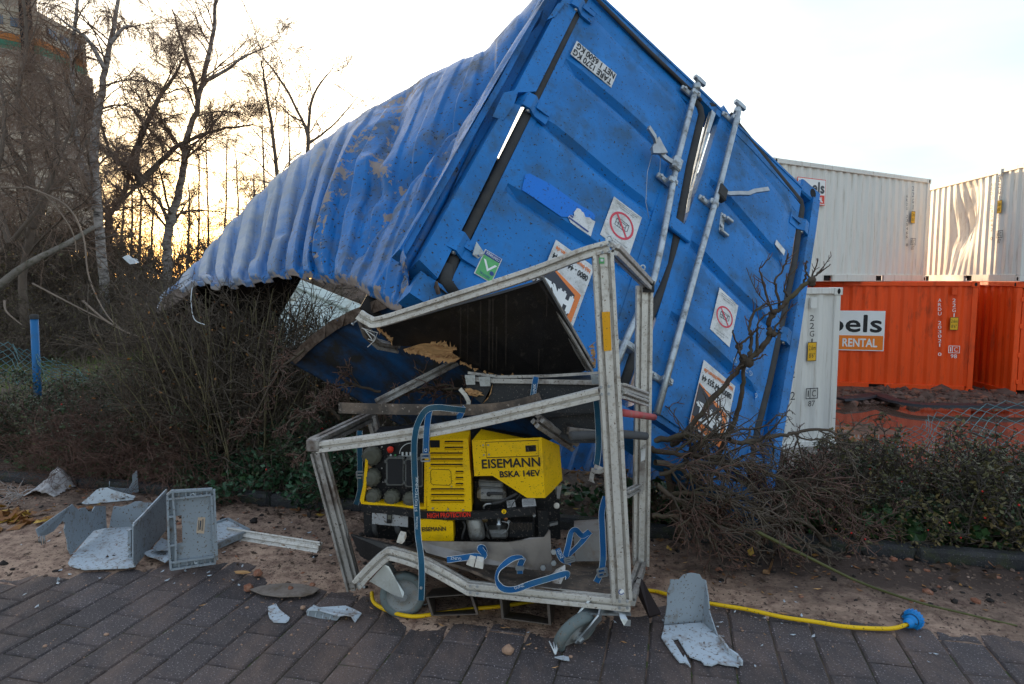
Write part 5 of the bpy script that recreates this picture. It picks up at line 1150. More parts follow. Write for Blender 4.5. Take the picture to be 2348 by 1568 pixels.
sA = strap_thing('long teal lashing strap looped over the middle beam down to the left caster', [PT('Q', *q) for q in ((850, 95, 2.86), (780, 88, 2.80), (700, 80, 2.77), (640, 95, 2.76), (598, 160, 2.765), (580, 230, 2.765), (575, 320, 2.77), (580, 480, 2.78), (590, 640, 2.78), (597, 770, 2.76), (612, 880, 2.68), (617, 1000, 2.66), (612, 1118, 2.66))], m=m_strapteal)
lettering('STEIGTECHNIK', PT('Q', 588, 545, 2.768), (.05, 0, 1), (-1, 0, .05), .150, .011, m_strapwhite, sA)
lettering('STEIGTECHNIK', PT('Q', 590, 700, 2.758), (.05, 0, 1), (-1, 0, .05), .055, .009, m_strapwhite, sA)
MB().disc(PT('Q', 613, 1050, 2.657), CAMV, .006, .003, 10).build('rivet', m_zinc, sA)
sB = strap_thing('bright blue strap end with buckle hanging over the middle beam', [PT('Q', *q) for q in ((690, 82, 2.84), (668, 84, 2.78), (655, 110, 2.765), (645, 180, 2.765), (640, 250, 2.765), (638, 345, 2.775))])
buckle(PT('Q', 636, 350, 2.76), parent=sB); lettering('G', PT('Q', 638, 310, 2.765), (0, 0, 1), (-1, 0, 0), .014, .012, m_strapwhite, sB)
strap_thing('short blue strap piece lying over the plank behind the middle beam', [PT('Q', *q) for q in ((830, 80, 2.95), (834, 90, 2.94), (822, 125, 2.93), (805, 130, 2.92))])
t = strap_thing('blue strap around the flight case lettered CHNIK', [PT('K', *q) for q in ((1432, 1076, 2.96), (1425, 1110, 2.955), (1410, 1205, 2.96))]); lettering('CHNIK', PT('K', 1420, 1158, 2.945), (.06, 0, 1), (-1, 0, .06), .056, .013, m_strapwhite, t)
t = strap_thing('teal strap hanging behind the generator socket panel at the left', [PT('Q', *q) for q in ((282, 205, 3.05), (283, 330, 3.05), (285, 440, 3.05), (284, 530, 3.05), (262, 602, 3.05))], m=m_strapteal); buckle(PT('Q', 284, 442, 3.03), w=.03, parent=t)
t = strap_thing('blue strap hanging behind the right front post, upper one', [PT('Q', *q) for q in ((1555, 40, 2.72), (1562, 120, 2.72), (1568, 230, 2.72), (1566, 320, 2.72), (1556, 390, 2.72))], m=m_strapteal, up=Vector((-.5, -1, .1)))
MB().sweep(smooth_path([PT('Q', *q) for q in ((1545, 395, 2.72), (1590, 415, 2.7), (1575, 425, 2.7), (1535, 430, 2.71), (1528, 480, 2.71), (1540, 405, 2.72))], 4), [(-.008, -.001), (.008, -.001), (.008, .001), (-.008, .001)], up=CAMV).build('frayed_loop', m_alud, t)
t = strap_thing('blue strap with end buckle hanging behind the right front post, lower one', [PT('Q', *q) for q in ((1606, 560, 2.73), (1585, 640, 2.72), (1588, 760, 2.70), (1592, 880, 2.68), (1582, 960, 2.66), (1555, 1020, 2.66))])
buckle(PT('Q', 1588, 968, 2.645), w=.036, h=.034, tilt=.2, parent=t)
side = Vector((0, -.6, 1)).normalized()
t = strap_thing('blue strap lying in a big loop over the bottom beam at the deck front', [PT('Q', *q) for q in ((1145, 975, 2.72), (1145, 930, 2.72), (1160, 888, 2.72), (1120, 888, 2.68), (1080, 908, 2.66), (1030, 955, 2.64), (1020, 1010, 2.62), (1055, 1055, 2.60), (1120, 1058, 2.60), (1200, 1030, 2.60), (1290, 1003, 2.61), (1385, 975, 2.62), (1402, 985, 2.62), (1395, 1003, 2.62))], ups=[CAMV, CAMV, side, side, (CAMV + Vector((-1, 0, 0))), Vector((-1, -.6, .3)), Vector((-1, -.6, .2)), CAMV, CAMV, CAMV, CAMV, CAMV, Vector((1, -1, 0)), Vector((1, -.5, 0))])
lettering('GUNZ', PT('Q', 1140, 1043, 2.588), (1, 0, .33), (-.33, 0, 1), .04, .012, m_strapwhite, t)
buckle(PT('Q', 1144, 945, 2.70), w=.03, h=.012, parent=t)
t = strap_thing('blue strap lettered GUNZ lying on the bent deck left of the white blocks', [PT('Q', *q) for q in ((752, 900, 2.72), (830, 890, 2.72), (900, 880, 2.72), (940, 885, 2.72), (952, 870, 2.72), (930, 838, 2.72), (945, 835, 2.74), (955, 860, 2.76))], ups=[CAMV + Vector((0, 0, .5))] * 4 + [CAMV] * 4)
lettering('GUNZ', PT('Q', 800, 892, 2.708), (-1, 0, .12), (.12, 0, -1), .045, .013, m_strapwhite, t)
t = strap_thing('twisted blue strap lettered GUNZ beside the grey box on the deck', [PT('Q', *q) for q in ((1345, 840, 2.75), (1372, 895, 2.74), (1420, 910, 2.74), (1390, 890, 2.76), (1405, 820, 2.82), (1420, 755, 2.9), (1445, 738, 2.95), (1480, 770, 2.98), (1515, 752, 3.0), (1470, 810, 2.96), (1400, 880, 2.8))], m=None)
lettering('GUNZ', PT('Q', 1360, 868, 2.735), (.45, 0, -1), (1, 0, .45), .04, .012, m_strapwhite, t); buckle(PT('Q', 1412, 900, 2.73), w=.04, h=.02, tilt=.3, parent=t)

# ------------------------------------------------------------------ yellow generator
m_yel = mat('yellow_paint', (.82, .48, .003), rough=.38, var=.06, vscale=5, bump=.05, bscale=120, dirt=(.55, .32, .01), dirt_amt=.18, dscale=9, speck=(.20, .12, .012), speck_amt=.12, sscale=150)
m_blk = mat('black_frame_paint', (.014, .014, .015), rough=.45, var=.2, speck=(.10, .08, .07), speck_amt=.22, sscale=95)
m_panel = mat('control_panel', (.012, .012, .014), rough=.35, var=.15, speck=(.12, .1, .09), speck_amt=.12, sscale=110)
m_cap = mat('olive_grey_cap', (.090, .088, .068), rough=.6, var=.12, dirt=(.12, .11, .09), dirt_amt=.3)
m_cast = mat('engine_casting', (.30, .295, .285), rough=.45, metal=.6, var=.2, vscale=14, bump=.15, bscale=120, dirt=(.12, .10, .08), dirt_amt=.35)
m_smoke = mat('smoked_cover', (.022, .023, .025), rough=.12, var=.1, spec=.6)
m_frosted = mat('cover_frame', (.12, .12, .115), rough=.3, var=.1)
gen = thing('generator', PT('G', 1150, 1150, 3.0), 'yellow portable generator lettered EISEMANN, strapped inside the crushed cart', 'generator')
def gY(x): return 2.97 - .11 * (x / 2348.)
def gp(x, y, off=0.0): return PT('G', x, y, gY(x) - off)
def gplate(name, pts, off, th, m, parent=gen, ext=None):
    return MB().prism([gp(x, y, off) for x, y in pts], ext if ext is not None else Vector((.0, th, 0))).build(name, m, parent)
GN = Vector((-.13, -1, 0)).normalized()
# dark core of the machine
gplate('machine_body', ((235, 200), (840, 170), (1280, 190), (2080, 330), (2120, 1130), (1100, 1200), (240, 1120)), -.14, .36, m_blk)
# yellow tray round the socket panel
tray = gplate('socket_tray', ((235, 350), (215, 600), (180, 755), (195, 795), (800, 850), (838, 845), (838, 360), (815, 360), (812, 825), (220, 772), (245, 600), (262, 350)), .0, .10, m_yel)
pan = gplate('control_panel', ((225, 190), (830, 165), (830, 830), (210, 775)), -.055, .02, m_panel)
def socket(x, y, r, parent):
    k = 2.9 * .2333 / FPX; R = r * k; c = gp(x, y, -.05)
    o = MB().lathe(c, GN, [(R, 0), (R, .025), (R * .93, .034), (R * .80, .036), (R * .78, .045), (R * .66, .048), (0, .048)], 28).build('socket_cap', m_cap, parent)
    mb = MB()
    for i in range(12):
        a = i * math.pi / 6; mb.box(c + GN * .016 + Vector((math.cos(a), 0, math.sin(a))) * R * .99, Vector((math.cos(a), 0, math.sin(a))) * .003, Vector((-math.sin(a), 0, math.cos(a))) * .004, GN * .012)
    mb.build('grip_ribs', m_cap, o)
    MB().box(c + GN * .05, Vector((R * .28, 0, 0)), GN * .002, Vector((0, 0, R * .26))).build('emblem', m_cap, o)
    s_ = MB().sweep([c + Vector((-R * .2, 0, -R * .98)) + GN * .02, c + Vector((-R * .25, 0, -R * 1.25)) + GN * .03, c + Vector((-R * .1, 0, -R * 1.35)) + GN * .015], [(-.006, -.001), (.006, -.001), (.006, .001), (-.006, .001)], up=GN).build('cap_strap', m_splint, o)
    return o
for x, y, r in ((312, 312, 96), (308, 520, 94), (327, 703, 78), (510, 715, 78), (692, 730, 75)): socket(x, y, r, pan)
eb = MB().lathe(gp(493, 250, -.05), GN, [(.010, 0), (.010, .014), (.0145, .016), (.0145, .024), (.010, .030), (0, .031)], 20).build('emergency_button', m_signred, pan)
for x0, x1, y0, y1 in ((438, 612, 338, 612), (622, 800, 350, 628)):
    fr = gplate('cover_frame', ((x0, y0 + 15), (x0 + 15, y0), (x1 - 12, y0), (x1, y0 + 15), (x1, y1 - 12), (x1 - 12, y1), (x0 + 12, y1), (x0, y1 - 12)), -.02, .03, m_frosted, pan)
    gplate('cover_window', ((x0 + 16, y0 + 24), (x0 + 26, y0 + 14), (x1 - 24, y0 + 14), (x1 - 14, y0 + 24), (x1 - 14, y1 - 22), (x1 - 24, y1 - 12), (x0 + 26, y1 - 12), (x0 + 16, y1 - 22)), -.014, .01, m_smoke, fr)
    for y in (y0 + 40, y1 - 40): gplate('cover_latch', ((x0 - 16, y - 14), (x0 + 6, y - 14), (x0 + 6, y + 14), (x0 - 16, y + 14)), -.012, .02, m_frosted, fr)
arc = [gp(690 + 118 * math.cos(a), 300 + 105 * math.sin(a), -.052) for a in [math.pi + k * math.pi / 2 / 14 for k in range(15)]]
MB().sweep(arc, [(-.0014, -.0006), (.0014, -.0006), (.0014, .0006), (-.0014, .0006)], up=GN).build('printed_arc', m_strapwhite, pan)
for i, x in enumerate((600, 640, 678)):
    gplate('scale_mark', ((x - 9, 285), (x + 9, 285), (x + 9, 318), (x - 9, 318)), -.053, .002, m_strapwhite, pan)
gplate('scale_line', ((560, 320), (700, 322), (700, 327), (560, 325)), -.053, .002, m_strapwhite, pan)
for x, m in ((485, m_strapwhite), (530, m_green)): MB().disc(gp(x, 313, -.052), GN, .0042, .003, 12).build('indicator', m, pan)
for x, y in ((400, 232), (398, 442), (262, 400), (410, 578), (640, 800), (432, 780)): MB().disc(gp(x, y, -.05), GN, .0035, .004, 8).build('screw', m_steel, pan)
# louvred middle housing
mid = gplate('louvred_housing', ((868, 150), (1245, 150), (1262, 440), (1272, 520), (1280, 870), (1270, 880), (842, 862), (832, 350), (868, 346)), .012, .16, m_yel)
def louvre(x0, x1, y, h=22):
    k = 2.9 * .2333 / FPX; a, b = gp(x0, y, .0125), gp(x1, y - (x1 - x0) * .0, .0125); r = (b - a).normalized(); u = Vector((0, -.05, 1)); mb = MB(); H = h * k; D_ = .007
    mb.add([a - u * 0, b, b - u * H, a - u * H, a + r * .004 - u * .1 * H + GN * D_, b - r * .004 - u * .1 * H + GN * D_, b - u * H, a - u * H], [(4, 5, 6, 7)[::-1], (0, 4, 7), (1, 6, 5)])
    lo = mb.build('louvre', m_yel, mid)
    MB().add([a + GN * .0006, b + GN * .0006, b + u * H * .62 + GN * .0006 - r * .004, a + u * H * .62 + GN * .0006 + r * .004], [(0, 1, 2, 3)]).build('louvre_slot', m_dark, lo)
for y in (300, 358, 412): louvre(872, 1196, y)
for y in (652, 708, 764): louvre(878, 1210, y)
for y in (186, 244): louvre(1012, 1200, y)
for y in (480, 540, 600): louvre(1120, 1202, y)
gplate('dark_window', ((868, 168), (966, 168), (966, 240), (872, 240)), .0135, .004, m_dark, mid)
hatch = [(895, 452), (1055, 458), (1076, 480), (1080, 590), (1060, 612), (900, 605), (878, 585), (876, 472), (895, 452)]
MB().sweep([gp(x, y, .0128) for x, y in hatch], [(-.0009, -.0005), (.0009, -.0005), (.0009, .0005), (-.0009, .0005)], up=GN).build('hatch_joint', m_dark, mid)
for x, y in ((870, 440), (1082, 620), (898, 836), (1048, 846), (1196, 852)): MB().disc(gp(x, y, .012), GN, .0045 if y > 700 else .0032, .003, 10).build('screw', m_steel, mid)
# fuel tank hood with sloped lower edge
ext = PT('G', 2140, 215, 3.06) - gp(1965, 140, .015)
hood = MB(); fr_ = [gp(x, y, .015) for x, y in ((1282, 170), (1965, 140), (2002, 735), (1825, 735), (1755, 690), (1485, 517), (1306, 521))]
bk_ = [p + Vector((.03, .22, .0)) for p in fr_]; bk_[1] = PT('G', 2142, 215, 3.08); bk_[2] = PT('G', 2095, 650, 3.08)
n = 7; V = fr_ + bk_ + [PT('G', 2172, 560, 3.08)]
Fc = [tuple(range(n))[::-1]] + [(i, i + 1, n + i + 1, n + i) for i in range(n - 1) if i not in (1,)] + [(n - 1, 0, n, 2 * n - 1), (1, 2, n + 2, 14, n + 1)]
hood.add(V, Fc); hood = hood.build('tank_hood', m_yel, gen)
jn = [(1418, 188), (1930, 168), (1940, 322), (1428, 340), (1418, 188)]
MB().sweep([gp(x, y, .0155) for x, y in jn], [(-.0010, -.0006), (.0010, -.0006), (.0010, .0006), (-.0010, .0006)], up=GN).build('flap_joint', m_dark, hood)
la = gplate('flap_latch', ((1806, 222), (1910, 216), (1913, 276), (1812, 282)), .018, .006, m_blk, hood); gplate('latch_recess', ((1840, 232), (1885, 230), (1887, 268), (1842, 270)), .0195, .003, m_dark, la)
for x, y in ((1394, 216), (1444, 214), (1400, 312), (1450, 308)): MB().disc(gp(x, y, .015), GN, .0040, .003, 8).build('rivet', m_steel, hood)
gright = (gp(1900, 380, .02) - gp(1400, 400, .02)).normalized(); gup = gright.cross(-GN).normalized()
if gup.z < 0: gup = -gup
def gtext(s, x0, x1, y0, y1, off, m, parent, bold=0.0):
    k = 2.9 * .2333 / FPX; return lettering(s, gp((x0 + x1) / 2, (y0 + y1) / 2, off), gright, gup, (gp(x1, y0, off) - gp(x0, y0, off)).length, (y1 - y0) * k, m, parent, bold=bold)
gtext('EISEMANN', 1380, 1950, 345, 435, .0165, m_blacktext, hood, .0012); gtext('BSKA 14EV', 1556, 1950, 465, 525, .0165, m_blacktext, hood, .0012)
# black tube frame
bar = MB().sweep(smooth_path([gp(210, 830, -.01), gp(500, 850, .0), gp(830, 895, .01), (gp(1270, 905, .012)), gp(1600, 885, .01), gp(1905, 850, .0)], 3), [(-.017, -.012), (.017, -.012), (.017, .012), (-.017, .012)], up=GN).build('frame_rail', m_blk, gen)
gtext('HIGH PROTECTION', 845, 1266, 877, 925, .026, m_signred, bar, .0009)
for x0, x1, y0, y1, o_ in ((215, 290, 840, 1100, -.01), (1930, 2030, 860, 1140, -.03), (2100, 2140, 700, 1140, -.2), (150, 0, 0, 0, 0)):
    if x1: gplate('frame_leg', ((x0, y0), (x1, y0), (x1 + 15, y1), (x0 + 10, y1)), o_, .03, m_blk)
gplate('rating_plate', ((300, 866), (655, 884), (652, 1022), (300, 990)), .002, .004, mat('grey_sheet', (.36, .36, .37), rough=.5, metal=.3, var=.1, speck=(.15, .12, .1), speck_amt=.3, sscale=110))
rc = gplate('remote_box', ((447, 895), (497, 895), (492, 985), (443, 985)), .012, .01, m_blk); gplate('remote_label', ((455, 905), (490, 905), (488, 945), (453, 945)), .0135, .002, m_cap, rc)
MB().tube([gp(320, 990, .0), gp(325, 1060, .0), gp(345, 1110, -.02)], .011, 8).build('hose', m_rubber, gen)
MB().tube([gp(545, 1010, .0), gp(555, 1060, .0), gp(590, 1100, -.02)], .013, 8).build('hose', m_rubber, gen)
tk = gplate('yellow_box', ((752, 945), (818, 945), (826, 918), (985, 926), (992, 955), (1085, 962), (1097, 975), (1102, 1170), (738, 1150)), .02, .1, m_yel); gtext('EISEMANN', 792, 1026, 1018, 1060, .0215, m_blacktext, tk, .0006)
# engine details
def gbox(name, x0, x1, y0, y1, off, dep, m, bev=.006, parent=gen, sk=0):
    a, b, c = gp(x0, y1, off), gp(x1, y1 + sk, off), gp(x0, y0, off); ctr = (b + c) / 2 + Vector((0, dep / 2, 0))
    return MB().box(ctr, (b - a) / 2, Vector((0, dep / 2, 0)), (c - a) / 2, bev=bev).build(name, m, parent)
eng = gbox('engine_block', 1300, 1900, 560, 1130, -.10, .2, m_blk)
h_ = gbox('cylinder_head', 1345, 1590, 560, 640, -.03, .12, m_cast, .012, eng, 15); gbox('rocker_cover', 1330, 1620, 650, 780, -.015, .12, m_cast, .018, eng, 8)
for i in range(5): gbox('cooling_fin', 1350, 1585, 562 + i * 16, 568 + i * 16, -.024, .02, m_cast, .001, h_, 15)
MB().lathe(gp(1385, 688, -.018), GN, [(.0045, 0), (.0045, .004), (.003, .004), (.003, .001), (0, .001)], 12).build('plug_hole', m_blk, eng)
MB().tube([gp(1440, 695, -.005), gp(1500, 690, -.0), gp(1590, 695, -.005)], .007, 8).build('spark_plug_boot', m_rubber, eng); MB().disc(gp(1450, 695, -.012), GN, .010, .006, 16).build('plug_ring', m_blk, eng)
MB().tube([gp(1400, 840, .005), gp(1398, 815, .008), gp(1425, 795, .012), gp(1475, 790, .012)], .0045, 8).build('fuel_line', m_steel, eng)
MB().tube(smooth_path([gp(1480, 790, .012), gp(1560, 775, .015), gp(1640, 735, .01), gp(1730, 690, .0)], 4), .0065, 8).build('fuel_hose', m_rubber, eng)
MB().tube(smooth_path([gp(1760, 700, .018), gp(1700, 770, .02), gp(1650, 845, .02), gp(1590, 850, .015)], 4), .0016, 5).build('cable', m_rubber, eng)
for x0, x1, y0, y1, o_ in ((1622, 1715, 752, 832, -.01), (1772, 1915, 735, 825, .004)):
    pl = gplate('data_plate', ((x0, y0 + 12), (x1 - 15, y0), (x1, y1 - 12), (x0 + 8, y1)), o_, .003, mat('data_plate', (.34, .34, .35), rough=.5, var=.1, speck=(.12, .1, .09), speck_amt=.2))
    for j in range(4): gplate('printed_line', ((x0 + 16, y0 + 22 + j * 13), (x1 - 22, y0 + 18 + j * 13), (x1 - 22, y0 + 21 + j * 13), (x0 + 16, y0 + 25 + j * 13)), o_ + .0012, .001, m_greytext, pl)
yl = MB().disc(gp(1597, 868, .024), GN, .0105, .002, 20).build('yellow_earth_label', m_yel, bar); MB().box(gp(1597, 868, .0275), Vector((.0008, 0, 0)), GN * .0003, Vector((0, 0, .006))).build('symbol', m_blacktext, yl); MB().box(gp(1597, 880, .0275), Vector((.004, 0, 0)), GN * .0003, Vector((0, 0, .0007))).build('symbol', m_blacktext, yl)
gplate('warning_label', ((1645, 890), (1785, 876), (1788, 905), (1648, 912)), -.0, .003, m_sticker, gen)
of = MB().lathe(gp(1340, 1130, -.03), (gp(1310, 960, -.03) - gp(1340, 1130, -.03)), [(0, 0), (.034, 0), (.037, .02), (.037, .085), (.030, .1), (.018, .104), (.018, .115), (0, .115)], 20).build('oil_filter', m_cast, eng)
MB().lathe(gp(1410, 945, .0), GN, [(.013, 0), (.013, .004), (.0, .004)], 16).build('brass_cap', mat('dull_brass', (.28, .2, .1), rough=.4, metal=.8), eng); MB().tube([gp(1410, 965, -.005), gp(1440, 1050, -.01), gp(1475, 1150, -.01)], .005, 8).build('dipstick_tube', m_blk, eng)
mb = MB(); c = gp(1547, 1010, .0); mb.lathe(c - Vector((0, 0, .022)), Vector((0, 0, 1)), [(.006, 0), (.006, .02), (.011, .022), (.011, .034), (.008, .036), (.008, .055), (0, .055)], 10); mb.build('drain_coupling', m_zinc, eng)
MB().lathe(gp(1616, 935, .0), GN, [(.009, 0), (.009, .008), (0, .008)], 10).build('copper_fitting', mat('copper', (.35, .14, .07), rough=.4, metal=.8), eng)
MB().tube(smooth_path([gp(1575, 965, .0), gp(1640, 985, .005), gp(1630, 1050, .006), (gp(1570, 1090, .003))], 4), .0022, 6).build('wire_loop', m_steel, eng)
gbox('starter_motor', 1420, 1640, 1060, 1150, -.03, .08, m_cast, .012, eng, -6)
ra = gbox('radiator', 1650, 1890, 975, 1130, -.03, .1, m_blk, .004, eng)
for i in range(16): gbox('radiator_fin', 1655 + i * 14, 1660 + i * 14, 985, 1050, -.024, .01, m_tubesteel, .0, ra)
for x, y in ((1895, 905), (1645, 965), (1468, 925), (1338, 935)): MB().disc(gp(x, y, -.005), GN, .007, .006, 6).build('bolt', m_zinc, gen)
MB().tube(smooth_path([gp(1190, 960, -.02), gp(1215, 1010, -.01), gp(1195, 1080, -.01), gp(1185, 1140, -.02)], 3), .005, 6).build('hose', m_rubber, eng)
MB().sweep([PT('G', 2095, 640, 3.0), PT('G', 2140, 615, 3.0), PT('G', 2130, 740, 3.0)], [(-.006, -.002), (.006, -.002), (.006, .002), (-.006, .002)], up=GN).build('lever', m_steel, gen)
MB().lathe(PT('G', 2115, 808, 2.98), GN, [(.013, 0), (.013, .01), (.007, .012), (0, .012)], 14).build('round_knob', m_whiteblock, gen)
MB().box(PT('G', 2085, 985, 2.98), Vector((.018, 0, .004)), Vector((0, .01, 0)), Vector((0, 0, .006))).build('lever', m_steel, gen)

# ------------------------------------------------------------------ broken grey plastic crates and shards
m_crate = mat('grey_crate_plastic', (.26, .295, .33), rough=.5, var=.08, vscale=5, bump=.05, bscale=200, dirt=(.17, .14, .115), dirt_amt=.20, dscale=16, speck=(.12, .085, .065), speck_amt=.16, sscale=85)
m_cratelit = mat('grey_crate_plastic_lit', (.46, .51, .56), rough=.45, var=.08, vscale=5, dirt=(.24, .18, .145), dirt_amt=.30, dscale=18, speck=(.14, .1, .08), speck_amt=.2, sscale=70)  # same plastic made paler: light on flat pieces put into the colour
m_paperlab = mat('beige_label', (.50, .38, .28), rough=.6, var=.1)
def ground_pts(k, pts, z=.012): return [gnd(*px(k, x, y), z) for x, y in pts]
def vplane(k, a, b, z=.012, lean=0.0):
    """upright plane through two ground points; returns a function from photo position to point"""
    A, B = gnd(*px(k, *a), z), gnd(*px(k, *b), z); e = (B - A).normalized(); n = Vector((e.y, -e.x, 0)).normalized()
    if n.y > 0: n = -n
    n = (n + Vector((0, 0, lean))).normalized()
    n = (n - e * n.dot(e)).normalized()
    return (lambda x, y, off=0.0: onplane(*px(k, x, y), A + n * off, n)), n, e
CG = 'pieces of broken grey plastic crates'
SZ0 = .022
# open crate with floor, torn walls
V1, n1, e1v = vplane('L', (640, 1015), (968, 775), SZ0)
tc_ = thing('broken_crate', ground_pts('L', [(900, 1050)], SZ0)[0], 'broken open grey plastic crate, torn walls around a pale floor, left of the lid', 'crate', CG)
MB().prism(ground_pts('L', [(622, 1095), (640, 1055), (850, 800), (965, 775), (1215, 760), (1230, 800), (1240, 1120), (1170, 1134), (775, 1150), (690, 1130), (640, 1115)], SZ0), Vector((0, 0, -.006))).build('floor', m_cratelit, tc_)
MB().prism([V1(*q) for q in ((640, 1020), (615, 970), (605, 880), (580, 790), (590, 745), (572, 700), (655, 558), (680, 585), (712, 605), (740, 590), (775, 585), (800, 620), (838, 618), (862, 575), (960, 570), (970, 772), (850, 800))], n1 * -.005).build('wall', m_crate, tc_)
A_ = V1(655, 556); B_ = V1(590, 750); Yb = A_.y
MB().prism([A_, V1(572, 700), PT('L', 480, 805, B_.y - .10), PT('L', 395, 850, B_.y - .2), PT('L', 345, 845, B_.y - .27), PT('L', 322, 785, B_.y - .28)], Vector((.004, .004, 0))).build('wall_flap', m_crate, tc_)
for x in (352, 372, 392, 405): MB().tube([PT('L', x, 842, B_.y - .27), PT('L', x + 8, 935 - abs(x - 380), B_.y - .26)], .0022, 4).build('torn_strand', m_crate, tc_)
V2, n2, e2v = vplane('L', (1005, 770), (1215, 760), SZ0)
MB().prism([V2(*q) for q in ((1000, 770), (1012, 700), (1040, 576), (1110, 580), (1180, 560), (1230, 533), (1290, 528), (1320, 543), (1395, 545), (1260, 700), (1215, 762))], n2 * -.005).build('wall', m_crate, tc_)
V3, n3, e3v = vplane('L', (1240, 1122), (1520, 800), SZ0)
MB().prism([V3(*q) for q in ((1240, 1125), (1222, 1060), (1222, 742), (1300, 680), (1400, 560), (1525, 428), (1528, 790))], n3 * -.006 if n3.x > 0 else n3 * .006).build('wall', m_crate, tc_)
MB().sweep([V3(*q) for q in ((1220, 745), (1300, 668), (1410, 550), (1525, 430))], [(-.008, -.004), (.008, -.004), (.008, .004), (-.008, .004)], up=n3).build('rim', m_cratelit, tc_)
for x0, x1 in ((1170, 1200), (1208, 1214), (1226, 1232)): MB().prism([PT('L', x0, 785 if x0 < 1200 else 760, 3.42), PT('L', x1, 770 if x0 < 1200 else 750, 3.42), PT('L', x1, 1118, 3.40), PT('L', x0, 1122, 3.40)], Vector((0, .02, 0))).build('corner_rib', m_crate, tc_)
for y in (790, 1010, 1050, 1090): MB().box(PT('L', 1186, y, 3.40), Vector((.008, 0, 0)), Vector((0, .012, 0)), Vector((0, 0, .002))).build('corner_web', m_cratelit, tc_)
mb = MB(); c = PT('L', 1183, 955, 3.395); mb.lathe(c, Vector((0, -1, 0)), [(.004, 0), (.004, .006), (.008, .006), (.008, 0)], 10); mb.build('corner_boss', m_cratelit, tc_)
# upright crate lid with rims
V4, n4, e4v = vplane('L', (1565, 1155), (1975, 1092), SZ0, .03)
lid = thing('crate_lid', gnd(*px('L', 1770, 1125), SZ0), 'grey plastic crate side standing upright with a slot and a beige label', 'crate', CG)
bodyL = [(1532, 470), (1570, 440), (1940, 418), (1962, 440), (1990, 1050), (1975, 1092), (1565, 1155), (1550, 920), (1540, 660)]
hole = [(1605, 665), (1664, 656), (1673, 905), (1613, 922)]
# plate with a slot: four pieces round the opening
pcs = [[(1532, 470), (1570, 440), (1940, 418), (1962, 440), (1972, 640), (1664, 656), (1605, 665), (1540, 670)], [(1540, 670), (1605, 665), (1613, 922), (1550, 930)], [(1664, 656), (1972, 640), (1984, 905), (1673, 905)], [(1550, 930), (1613, 922), (1673, 905), (1984, 905), (1990, 1050), (1975, 1092), (1565, 1155)]]
mb = MB()
for p_ in pcs: mb.prism([V4(*q) for q in p_], n4 * -.004)
mb.build('panel', m_crate, lid)
def rib(pts, wd=.010, dp=.024, parent=None, m=None): return MB().sweep([V4(x, y, dp * .5) for x, y in pts], [(-wd / 2, -dp / 2), (wd / 2, -dp / 2), (wd / 2, dp / 2), (-wd / 2, dp / 2)], up=n4).build('rib', m or m_crate, parent or lid)
for pts in ([(1532, 470), (1570, 438), (1945, 416)], [(1545, 505), (1935, 465)], [(1565, 1150), (1978, 1090)], [(1570, 1085), (1978, 1030)], [(1962, 420), (1990, 1060)], [(1938, 470), (1972, 1085)], [(1535, 480), (1548, 920), (1567, 1150)], [(1582, 425), (1600, 660), (1612, 930), (1610, 1100)], [(1543, 668), (1600, 662)], [(1553, 932), (1612, 922)]): rib(pts)
for t in (.18, .36, .47, .60, .76, .88):
    for (a, b, c_, d_) in (((1572, 440), (1940, 418), (1576, 500), (1936, 466)), ((1570, 1087), (1975, 1032), (1568, 1148), (1975, 1090))):
        rib([(a[0] + (b[0] - a[0]) * t, a[1] + (b[1] - a[1]) * t), (c_[0] + (d_[0] - c_[0]) * t, c_[1] + (d_[1] - c_[1]) * t)], .006, .018)
for x, y in ((1765, 465), (1798, 1075)): MB().lathe(V4(x, y), n4, [(.006, 0), (.006, .016), (.011, .016), (.011, 0)], 12).build('boss', m_cratelit, lid)
lb = MB().prism([V4(*q, .001) for q in ((1815, 676), (1882, 676), (1870, 824), (1798, 818))], n4 * .001).build('label', m_paperlab, lid)
for x0, x1, y0, y1 in ((1833, 1846, 705, 790), (1820, 1826, 700, 800), (1855, 1859, 690, 800), (1864, 1867, 690, 800)):
    MB().prism([V4(x0, y0, .003), V4(x1, y0, .003), V4(x1 - 8, y1, .003), V4(x0 - 8, y1, .003)], n4 * .0005).build('printed_bars', m_greytext, lb)
# flat piece behind the lid
fl = thing('crate_lid', gnd(*px('L', 2120, 830), SZ0), 'grey crate lid lying flat in the dirt behind the upright crate side', 'crate', CG)
flp = ground_pts('L', [(1985, 930), (1975, 735), (2085, 695), (2285, 800)], .05)
MB().prism(flp, Vector((0, 0, -.005))).build('panel', m_cratelit, fl)
for a, b in ((0, 3), (3, 2), (2, 1)): MB().bar(flp[a] + Vector((0, 0, -.006)), flp[b] + Vector((0, 0, -.006)), .012, .034).build('rim', m_crate, fl)
# smaller shards
def shard(name_label, k, pts, z0=.02, th=.004, lift=None, m=None, group=CG, name='plastic_shard', cat='shard'):
    P = ground_pts(k, pts, z0)
    if lift:
        for i, h in lift.items(): P[i] = onplane(*px(k, *pts[i]), P[i], Vector((0, -1, 0))) ; P[i] = gnd(*px(k, *pts[i]), z0 + h)
    o = MB().prism(P, Vector((0, 0, th))).build(name, m or m_cratelit); return tag(o, name_label, cat, group)
t = thing('plastic_shard', gnd(*px('L', 1000, 540), .03), 'large angular grey shard with an upright spike, in front of the hedge', 'shard', CG)
VS, nS, eS = vplane('L', (790, 556), (1235, 512), .025, .35)
MB().prism([VS(*q) for q in ((745, 545), (830, 472), (880, 425), (920, 408), (985, 402), (1050, 430), (1240, 478), (1235, 514), (790, 557))], nS * -.005).build('plate', m_cratelit, t)
VS2, nS2, eS2 = vplane('L', (1060, 480), (1270, 440), .03)
